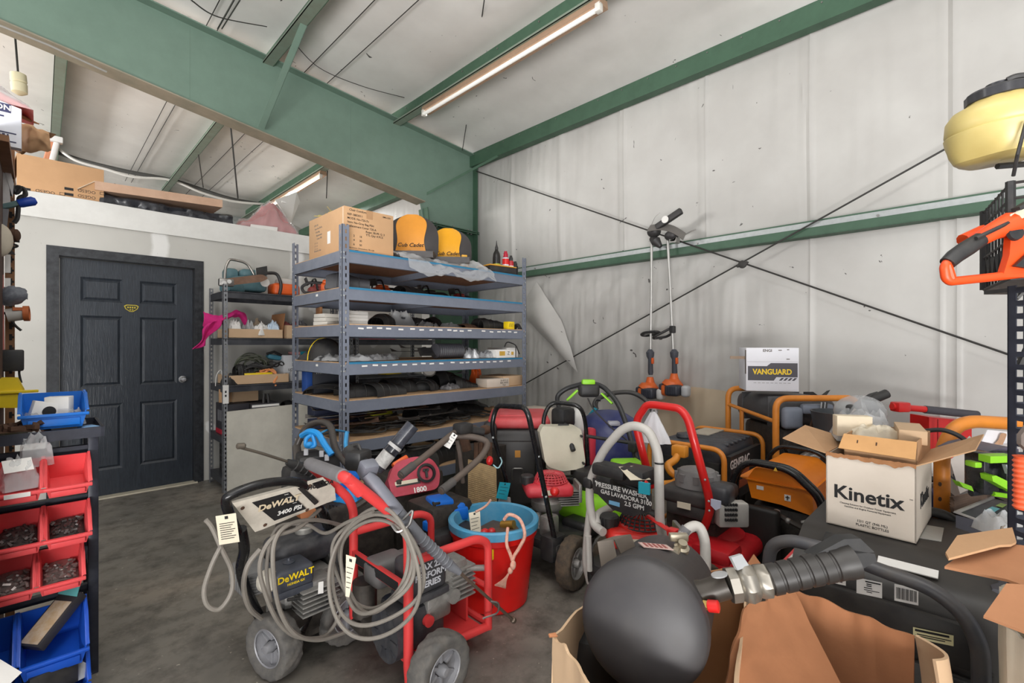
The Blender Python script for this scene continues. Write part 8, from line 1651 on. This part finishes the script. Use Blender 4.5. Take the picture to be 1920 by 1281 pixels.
# ---- cartons at the right edge
t = Thing('carton', 'white sided carton with brown flaps at the right edge', 'box', PD(1935, 1500, .95))
def flap_(pts, nm, m, th=.006):
    mb = MB(); n = (pts[1]-pts[0]).cross(pts[-1]-pts[0]).normalized(); n = n if n.dot(V((0, 0, CH))-pts[0]) > 0 else -n
    mb.prism(pts, -n*th); return t.part(nm, mb, m)
flap_([PD(1773, 1036, 1.08), PD(1795, 1004, 1.14), PD(1898, 989, 1.12), PD(1906, 1016, 1.08), PD(1896, 1021, 1.07), PD(1875, 1022, 1.06), PD(1779, 1047, 1.06)], 'top_flap', CARD)
flap_([PD(1771, 1062, 1.06), PD(1793, 1046, 1.09), PD(1896, 1020, 1.09), PD(1975, 1030, 1.04), PD(1975, 1118, .95), PD(1887, 1086, 1.0)], 'side_flap', mat('brown_flap', (172, 120, 84), .8, dirt=.3, ds=6))
flap_([PD(1844, 1155, .93), PD(1887, 1094, .98), PD(1975, 1100, .96), PD(1975, 1205, .86)], 'front_flap', _M['brown_flap'])
a_, b_, c_, d_ = PD(1893, 1176, .96), PD(1990, 1200, .86), PD(1990, 1040, 1.1), PD(1880, 1090, 1.12)
for p in (a_, b_, c_, d_): p.z = .735
for k, (p, q) in enumerate(((a_, b_), (b_, c_), (c_, d_), (d_, a_))): mb = MB(); panel(mb, p, q, sd=20+k, cr=.002); t.part('wall', mb, mat('beige_white_carton', (214, 204, 184), .7, dirt=.2))
# dark wheel and frame behind
t = Thing('garden_machine', 'dark machine with a treaded tyre between the black generator and right edge cartons', 'outdoor machine', (1.95, -.16, 0)); wheel(t, (2.0, -.13, .15), (.4, 1, 0), .15, .1, mat('black_tyre', (44, 43, 44), .8, dirt=.4)); mb = MB(); mb.bx(1.98, -.30, .1, 2.3, -.14, .62); mb.box((1.96, -.12, .5), (.03, .03, .5)); t.part('body', mb, BLACK)
# black perforated post on the right
PM = at((1.745, -.042, 0), radians(-45)); t = Thing('perforated_post', 'black perforated upright post at the right edge in front of the white wall', 'post', (1.745, -.042, 0))
mb = MB(PM); lpost(mb, 0, 0, 0, 1.46, 1, -1, .055, .032, .020, .019); t.part('post', mb, FRB); mb = MB(PM); mb.bx(-.0, -.04, 1.445, .3, .06, 1.455); mb.tube([(.03, .0, 1.25), (.12, -.0, 1.44)], .01, 6); t.part('shelf_bracket', mb, BLACK)
# milk crate
C0 = V((2.12, .0, 1.485)); cd = V((-.99, -.143, 0)).normalized(); cn = V((cd.y, -cd.x, 0)); cn = cn if cn.y < 0 else -cn
t = Thing('milk_crate', 'black plastic lattice crate on a bracket at the right edge', 'crate', C0)
mb = MB(); Wc, Hc = .34, .25
def side(o, u):
    for z in (.0, .03, .10, .165, .205, .245): mb.tube([o+V((0, 0, z)), o+u*Wc+V((0, 0, z))], .004, 5)
    for k in range(9): mb.tube([o+u*(Wc*k/8), o+u*(Wc*k/8)+V((0, 0, Hc))], .0032, 5)
    for k in range(5): mb.tube([o+u*(.04+.06*k)+V((0, 0, .02)), o+u*(.07+.06*k)+V((0, 0, .08)), o+u*(.10+.06*k)+V((0, 0, .02))], .006, 5)
side(C0, cd); side(C0+cd*Wc, cn); side(C0, cn); side(C0+cn*Wc, cd)
mb.quad(C0, C0+cd*Wc, C0+cd*Wc+cn*Wc, C0+cn*Wc, .006)
for p in (C0, C0+cd*Wc, C0+cn*Wc): mb.tube([p, p+V((0, 0, Hc))], .01, 6)
t.part('basket', mb, BLACK)
mb = MB(); mb.ell(C0+cd*.22+cn*.12+V((0, 0, .13)), (.05, .05, .07), 12, 8); one('blue_roll', mb, mat('denim_blue_roll', (70, 84, 124), .6, dirt=.2), 'blue rolled item inside the black lattice crate', 'roll')
# orange chainsaw hung in front
t = Thing('chainsaw', 'orange chainsaw with black rear grip hooked on the crate at the right edge', 'chainsaw', PD(1890, 530, 1.2)); OR2 = mat('vivid_orange_saw', (232, 78, 28), .35, dirt=.2)
q = lambda px, py, d=1.17: PD(px, py, d)
mb = MB(); mb.tube([q(1776, 494), q(1790, 481), q(1812, 466), q(1838, 449)], [.017, .019, .02, .018], 12); t.part('rear_grip', mb, BLACK)
mb = MB(); mb.tube([q(1838, 449), q(1862, 434), q(1895, 420)], [.018, .022, .03], 12); mb.tube(fillet([q(1777, 492), q(1771, 500), q(1774, 522), q(1782, 528), q(1850, 521), q(1925, 512)], .02, 4), .011, 10); mb.tube([q(1774, 498), q(1782, 524)], .012, 8)
mb.prism(fillet([q(1893, 478, 1.16), q(1897, 425, 1.16), q(1908, 395, 1.16), q(2060, 385, 1.16), q(2060, 520, 1.16), q(1880, 520, 1.16)], .01, 3), V((.012, .012, 0))); mb.tube([q(1806, 452, 1.22), q(1845, 434, 1.22)], .018, 10); o = t.part('engine_housing', mb, OR2)
mb = MB(); mb.lathe([(.0, .008), (.018, .007), (.02, 0)], q(1901, 437, 1.155), (-1, -1, .1), 18); mb.prism([q(1897, 500, 1.155), q(1930, 470, 1.155), q(1930, 505, 1.155)], V((-.006, -.006, 0))); mb.quad(q(1895, 392, 1.15), q(1930, 372, 1.15), q(1930, 380, 1.15), q(1897, 398, 1.15), .02); mb.tube([q(1830, 447, 1.15), q(1870, 428, 1.15), q(1890, 418, 1.15)], .005, 6); t.part('cap', mb, BLACK, o)
mb = MB(); mb.quad(q(1893, 402, 1.154), q(1930, 388, 1.154), q(1930, 405, 1.154), q(1894, 417, 1.154), .002); t.part('cream_label', mb, mat('sage_cream_label', (200, 200, 176), .5, dirt=.3, ds=50), o)
mb = MB(); mb.tube([q(1905, 548, 1.2), q(1902, 600, 1.2)], .004, 5); mb.tube([q(1925, 540, 1.2), q(1905, 560, 1.2)], .006, 5); t.part('hanging_hook', mb, STEEL)
# sprayer tank
t = Thing('sprayer_tank', 'yellowed translucent tank with black screw cap at the upper right edge', 'tank', PD(1868, 305, 1.3))
c = PD(1876, 303, 1.30); tax = V((-.10, .02, 1)).normalized(); TM = mat('yellowed_poly_tank', (198, 180, 116), .35, dirt=.45, ds=5, dcol=(172, 142, 62))
M = frame(c, tax, (1, -1, 0)) @ Matrix.Diagonal((.88, .88, .80, 1)); mb = MB(M)
mb.lathe([(0, .004), (.085, 0), (.108, .012), (.120, .04), (.129, .085), (.131, .105), (.127, .11), (.130, .116), (.126, .16), (.110, .185), (.078, .20), (.07, .212), (0, .213)], M=Matrix(), n=44, rfun=lambda j, k: (.006*sin(k*2*pi/44*5) if j < 4 else 0)); t.part('tank', mb, TM)
mb = MB(M); mb.lathe([(.07, .206), (.076, .21), (.076, .236), (.07, .243), (0, .245)], M=Matrix(), n=40, rfun=lambda j, k: .003*((k // 2) % 2) if j < 3 else 0); mb.lathe([(.0, .243), (.03, .245), (.03, .262), (0, .264)], M=Matrix(), n=16); t.part('screw_cap', mb, mat('ribbed_black_cap', (46, 46, 50), .35, dirt=.25))
mb = MB(); mb.tube(spline([PD(1888, 150, 1.26), PD(1905, 143, 1.25), PD(1935, 140, 1.24)], 5), .007, 6); mb.tube([PD(1925, 225, 1.18), PD(1908, 290, 1.19), PD(1900, 330, 1.22)], .004, 6); t.part('hose', mb, BLACK)
mb = MB(); mb.tube([PD(1960, 240, 1.3), PD(1960, 900, 1.3)], .02, 8); mb.tube([PD(1960, 305, 1.3), PD(1870, 312, 1.3)], .008, 6); one('hanger_post', mb, BLACK, 'black hanger post just outside the right edge carrying the yellowed tank', 'post')
# ---- right middle
t = Thing('generator_cart', 'orange tube cart hoop with bolt holes between the white lettered carton and black post', 'cart', PD(1770, 1200, 1.98)); q = lambda px, py, d=1.98: PD(px, py, d)
f0 = q(1766, 955); mb = MB(); mb.tube(fillet([V((f0.x, f0.y, .0)), q(1766, 955), q(1766, 845), q(1790, 800), q(1822, 790), q(1920, 796), q(1990, 800), V((2.62, -.42, .9)), V((2.62, -.42, 0))], .10, 6), .027, 14); t.part('hoop', mb, OTUBE)
for py in (908, 936): mb = MB(); p = q(1762, py, 1.955); mb.lathe([(0, .002), (.007, .002), (.007, 0)], p, (-1, -1, 0), 10, sx=1.3); t.part('bolt_hole', mb, RUST)
t = Thing('red_tool_cart', 'red metal tool body with a black gripped bar against the white wall', 'tool cart', q(1785, 900, 3.0)); q = lambda px, py, d=2.9: PD(px, py, d)
mb = MB(); mb.tube([q(1672, 762), q(1690, 764), q(1738, 768)], .02, 10); mb.box(q(1688, 763), (.08, .07, .06), rz=-.7, bev=.01); t.part('bar', mb, RED); mb = MB(); mb.tube([q(1734, 768), q(1832, 778)], .024, 12); t.part('grip', mb, mat('dark_grey_foam', (70, 68, 74), .7, dirt=.2))
mb = MB(); a, b = q(1742, 782, 2.95), q(1822, 790, 2.9); mb.prism([V((a.x, a.y, 0)), V((b.x, b.y, 0)), b, a], V((.10, .10, 0))); t.part('red_body', mb, RED); mb = MB(); mb.quad(q(1757, 786, 2.9), q(1759, 786, 2.9), q(1759, 850, 2.9), q(1757, 850, 2.9), .004); mb.quad(q(1786, 788, 2.9), q(1787, 788, 2.9), q(1787, 820, 2.9), q(1786, 820, 2.9), .004); t.part('seam', mb, mat('dark_red_seam', (150, 20, 22), .4))
t = Thing('bottle_box', 'small grey white carton with black lettering tilted behind the orange tube frame', 'box', PD(1815, 925, 2.25)); A, B, C, D = PD(1781, 862, 2.3), PD(1826, 833, 2.3), PD(1838, 908, 2.2), PD(1800, 926, 2.2); mb = MB(); n = (B-A).cross(D-A).normalized(); n = n if n.dot(V((0, 0, CH))-A) < 0 else -n
mb.prism([A, B, C, D], n*.16); mb.prism([PD(1795, 840, 2.38), PD(1818, 817, 2.38), PD(1842, 845, 2.3), PD(1828, 838, 2.3)], n*.1); o = t.part('carton', mb, mat('greyish_carton', (196, 188, 182), .7, dirt=.2)); mb = MB(); mb.text('Kinetix', face(A.lerp(B, .5).lerp(D.lerp(C, .5), .55)-n*.001, (B-A), -n), .05, .0006, bold=.04); t.part('lettering', mb, INK, o)
t = Thing('lime_tool', 'black and lime green cordless power tool lying behind the black post', 'power tool', PD(1868, 930, 1.78)); q = lambda px, py, d=1.72: PD(px, py, d); MG = lambda px, py, d=1.72: at(q(px, py, d), radians(-45))
mb = MB(); mb.box((0, 0, 0), (.11, .14, .13), bev=.02, M=MG(1878, 880)); mb.box((0, 0, 0), (.06, .08, .15), bev=.012, M=MG(1840, 885)); mb.box((0, 0, 0), (.05, .08, .06), bev=.01, M=MG(1842, 863)); mb.tube([q(1820, 925), q(1860, 920), q(1910, 928)], .012, 8); t.part('body', mb, mat('gloss_black_tool', (30, 30, 34), .22, dirt=.2, dcol=(90, 90, 96)))
mb = MB(); mb.prism([q(1857, 856, 1.64), q(1905, 855, 1.64), q(1905, 867, 1.64), q(1857, 869, 1.64)], V((.03, .03, .0))); mb.prism([q(1860, 893, 1.64), q(1868, 892, 1.64), q(1905, 910, 1.64), q(1905, 927, 1.64), q(1862, 903, 1.64)], V((.03, .03, 0))); mb.prism([q(1798, 903, 1.7), q(1822, 912, 1.7), q(1826, 922, 1.7), q(1806, 914, 1.7)], V((.02, .02, 0))); mb.box((0, 0, 0), (.025, .04, .02), M=MG(1825, 870, 1.68), bev=.004); mb.tube([q(1862, 926, 1.68), q(1905, 932, 1.68)], .009, 6); t.part('lime_shell', mb, LIME)
mb = MB(); mb.prism([q(1886, 872, 1.635), q(1905, 872, 1.635), q(1905, 892, 1.635), q(1892, 890, 1.635)], V((.01, .01, 0))); t.part('silver_panel', mb, mat('silver_panel', (184, 186, 196), .3, .4)); mb = MB(); mb.prism([q(1835, 856), q(1858, 845), q(1890, 838), q(1910, 842), q(1910, 852), q(1850, 858)], V((.12, .12, 0))); t.part('grey_cover', mb, mat('plum_grey_cover', (92, 86, 100), .45))
t = Thing('print_sheets', 'white sheets with brown boot prints leaning behind the lime green tool', 'paper', PD(1870, 850, 2.1)); mb = MB(); q = lambda px, py, d=2.1: PD(px, py, d); mb.quad(q(1835, 836), q(1850, 806), q(1912, 812), q(1912, 838), .004); mb.quad(q(1836, 836, 2.09), q(1912, 834, 2.09), q(1912, 850, 2.0), q(1842, 850, 2.0), .004); o = t.part('sheet', mb, mat('clean_white_sheet', (232, 232, 236), .6, dirt=.05))
for dx in (0, 27): mb = MB(); mb.prism(fillet([q(1864+dx, 833, 2.085), q(1872+dx, 825, 2.085), q(1876+dx, 812, 2.085), q(1888+dx, 813, 2.085), q(1884+dx, 824, 2.085), q(1879+dx, 835, 2.085)], .01, 3), V((-.001, -.001, 0))); t.part('boot_print', mb, mat('tan_boot_print', (184, 146, 116), .7, dirt=.4, ds=60), o)
t = Thing('black_case', 'flat black case with lime and blue labels below the lime green tool', 'case', PD(1850, 985, 1.62)); q = lambda px, py, d: PD(px, py, d); mb = MB(); A, B, C, D = q(1792, 962, 1.62), q(1862, 934, 1.78), q(1925, 950, 1.7), q(1880, 990, 1.52); mb.prism([A, B, C, D], (0, 0, -.05)); o = t.part('case', mb, mat('slate_case', (70, 70, 78), .4, dirt=.3)); mb = MB(); mb.tube([A, B, C, D], .007, 6, closed=True); t.part('rim', mb, mat('grey_rim', (150, 146, 142), .4), o)
P_q = lambda u, v: A.lerp(B, u).lerp(D.lerp(C, u), v)+V((0, 0, .002)); mb = MB(); mb.quad(P_q(.4, .35), P_q(.6, .35), P_q(.6, .55), P_q(.4, .55), .001); t.part('blue_label', mb, mat('pale_cyan_label', (120, 190, 206), .5, dirt=.5, ds=90), o); mb = MB(); mb.quad(P_q(.68, .38), P_q(.84, .38), P_q(.84, .56), P_q(.68, .56), .001); t.part('lime_label', mb, mat('lime_label', (180, 214, 110), .5, dirt=.5, ds=90), o)
mb = MB(); mb.bx(2.0, -.02, .0, 2.9, .12, .001)
for k in range(5): mb.tube([PD(1782, 950-7*k, 1.9), PD(1850, 935-6*k, 2.0)], .011, 6)
t = Thing('wood_bundle', 'stacked brown wood strips beside the orange tube frame', 'wood', PD(1815, 950, 1.95)); mb = MB()
for k in range(5): mb.quad(PD(1780, 952-5*k, 1.86), PD(1842, 928-2*k, 2.05), PD(1846, 934-2*k, 2.05), PD(1784, 960-5*k, 1.86), .01)
t.part('slat', mb, mat('brown_grey_slat', (120, 96, 80), .7, dirt=.4))
bag((PD(1890, 985, 1.42).x, PD(1890, 985, 1.42).y, PD(1890, 1000, 1.42).z), (.14, .10, .07), -.8, 'clear bag of small brown parts in front of the flat black case', CLEAR2, None, 120, inner=mat('grey_brown_bits', (120, 108, 96), .6, dirt=.6, ds=60))
t = Thing('orange_coil', 'orange ribbed hose end at the right edge behind the black post', 'hose', PD(1915, 960, 1.12)); mb = MB(); a, b = PD(1916, 955, 1.12), PD(1916, 855, 1.12); mb.lathe([(.0, 0)]+[(.013+.004*(k % 2), .006*k) for k in range(22)]+[(0, .13)], a, b-a, 14); t.part('hose', mb, mat('orange_red_hose', (222, 92, 52), .45)); mb = MB(); mb.quad(PD(1906, 815, 1.1), PD(1925, 790, 1.1), PD(1925, 850, 1.1), PD(1906, 832, 1.1), .01); t.part('brown_guard', mb, mat('grey_brown_guard', (110, 98, 92), .5))
mb = MB(); mb.bx(1.95, -.28, 0, 2.9, .14, .02)
one('floor_pallet', mb, mat('old_plank', (110, 90, 72), .8, dirt=.4), 'low plank platform under the lime tool pile at the right', 'platform')
mb = MB(); mb.box((2.57, -.13, .35), (.5, .3, .62), bev=.02); one('dark_cabinet', mb, mat('dark_cabinet', (52, 46, 44), .6, dirt=.4), 'dark bulk under the flat black case and lime tool at the right', 'cabinet')
mb = MB(); mb.bx(2.98, -.10, 0, 3.36, .16, .585); one('wooden_crate', mb, mat('dark_crate_wood', (70, 56, 46), .8, dirt=.4), 'dark wooden crate under the small tilted carton behind the orange cart hoop', 'crate')
# ================================================================ two string trimmers hung from the girt
TX = 4.27
def trimmer(top, knee, eng, label, mirror):
    q = lambda px, py, x=TX: PX(px, py, x)
    b = q(*eng); t = Thing('string_trimmer', label, 'string trimmer', (b.x, b.y, b.z-.12), 0, None)
    A, B, C = q(*top), q(*knee), q(eng[0]+1, eng[1]-30)
    mb = MB(); mb.tube([A, B, q(eng[0], 700)], .0125, 10); t.part('shaft', mb, mat('pale_alu_shaft', (196, 194, 190), .35, .5, .15))
    d = (C-B).normalized(); g0 = q(eng[0], 655); g1 = q(eng[0]+1, 703)
    mb = MB(); mb.tube([g0, g0.lerp(g1, .12), g0.lerp(g1, .28), g0.lerp(g1, .4), g0.lerp(g1, .9), g1], [.016, .04, .036, .022, .026, .02], 10); o = t.part('control_grip', mb, mat('slate_grip', (74, 76, 84), .5, dirt=.2))
    mb = MB(); mb.box(g0.lerp(g1, .45)+V((-.01, -.03, 0)), (.03, .02, .06), bev=.006); t.part('trigger', mb, ORANGE, o)
    e = b
    mb = MB(); mb.tube([e+V((0, 0, .11)), e+V((0, 0, .05))], [.03, .045], 12); mb.tube([e+V((0, 0, .055)), e+V((-.0, .0, .03)), e+V((-.01, .02, -.02))], [.045, .085, .10], 14); mb.box(e+V((0, .02, -.05)), (.16, .17, .11), bev=.03, seg=3); t.part('engine_housing', mb, mat('trimmer_orange', (232, 110, 48), .4, dirt=.2))
    mb = MB(); mb.box(e+V((-.05, -.02, -.045)), (.13, .14, .11), bev=.03, seg=3); mb.box(e+V((-.02, .11, -.03)), (.08, .05, .08), bev=.02)
    for k in range(4): mb.box(e+V((-.118, -.06+.025*k, -.045)), (.006, .010, .07))
    t.part('starter_cover', mb, mat('blue_black_cover', (58, 60, 70), .4, dirt=.2))
    mb = MB(); mb.box(e+V((-.02, -.125, -.05)), (.10, .07, .11), bev=.028, seg=3); t.part('fuel_tank', mb, mat('milky_white_tank', (214, 212, 210), .35, dirt=.1) if not mirror else mat('grey_white_tank', (190, 190, 192), .35, dirt=.2))
    # loop handle
    mb = MB()
    if not mirror: c = q(1222, 626); mb.tube(fillet([c+V((-.02, .11, -.01)), c+V((-.05, .06, .01)), c+V((-.06, -.08, .02)), c+V((-.02, -.10, .01)), c+V((.02, -.06, -.0)), c+V((.02, .08, -.02))], .04, 5, True), .0135, 8, closed=True)
    else: c = q(1261, 618); mb.tube(fillet([c+V((0, 0, .02)), c+V((-.05, .17, -.07)), c+V((.0, .20, -.085)), c+V((.03, .08, -.07)), c+V((.02, 0, -.03))], .03, 5, True), .013, 8, closed=True); mb.box(c, (.05, .05, .07), bev=.01)
    t.part('loop_handle', mb, BLACK)
    mb = MB(); h = A
    if not mirror: mb.ell(h+V((-.01, -.03, .05)), (.06, .07, .06), 14, 10); mb.tube([h+V((0, 0, -.01)), h+V((-.01, -.05, -.05)), h+V((-.01, -.10, -.11))], [.03, .05, .02], 10)
    else: mb.ell(h+V((-.02, -.05, .02)), (.06, .07, .05), 14, 10)
    t.part('gear_head', mb, mat('dark_grey_gear_head', (54, 52, 52), .45, dirt=.3))
    if mirror:
        mb = MB(); mb.grid(lambda u, v: h+V((-.04-.06*v+.03*sin(pi*u), .16-.36*u, .15-.14*u-.07*v+.05*sin(pi*u))), 16, 8, th=.006); t.part('guard', mb, mat('grey_guard', (110, 106, 102), .5, dirt=.3))
        mb = MB(); mb.box(h+V((-.06, -.04, .17)), (.05, .28, .06), rx=-.42, bev=.012); t.part('bump_head', mb, mat('black_bump_head', (56, 54, 54), .5)); mb = MB(); mb.lathe([(.02, 0), (.034, .0), (.034, .008), (.02, .008)], h+V((-.09, -.02, .165)), (-1, 0, 0), 16); mb.lathe([(0, 0), (.016, .0), (0, .006)], h+V((-.09, -.02, .165)), (-1, 0, 0), 10); t.part('bump_knob', mb, WHITE)
        mb = MB(); 
        for k in range(7): mb.box(h+V((-.05, -.12+.006*k, -.04-.0*k)), (.08, .012, .05), rx=.3*k)
        mb.tube([h+V((-.04, -.18, .0)), h+V((-.06, -.26, .02)), h+V((-.05, -.30, .03))], .006, 6); t.part('clutch_cover', mb, ALU)
    else:
        mb = MB(); mb.tube(spline([h+V((-.02, -.0, .10)), h+V((-.03, -.05, .18)), h+V((-.02, -.10, .22))], 5), .003, 5); t.part('trimmer_line', mb, STEEL)
trimmer((1222, 445), (1221, 560), (1219, 728), 'orange string trimmer hanging on the left from the green girt, with round loop handle', False)
trimmer((1252, 448), (1259, 590), (1264, 722), 'orange string trimmer hanging on the right from the green girt, with grey guard on top', True)
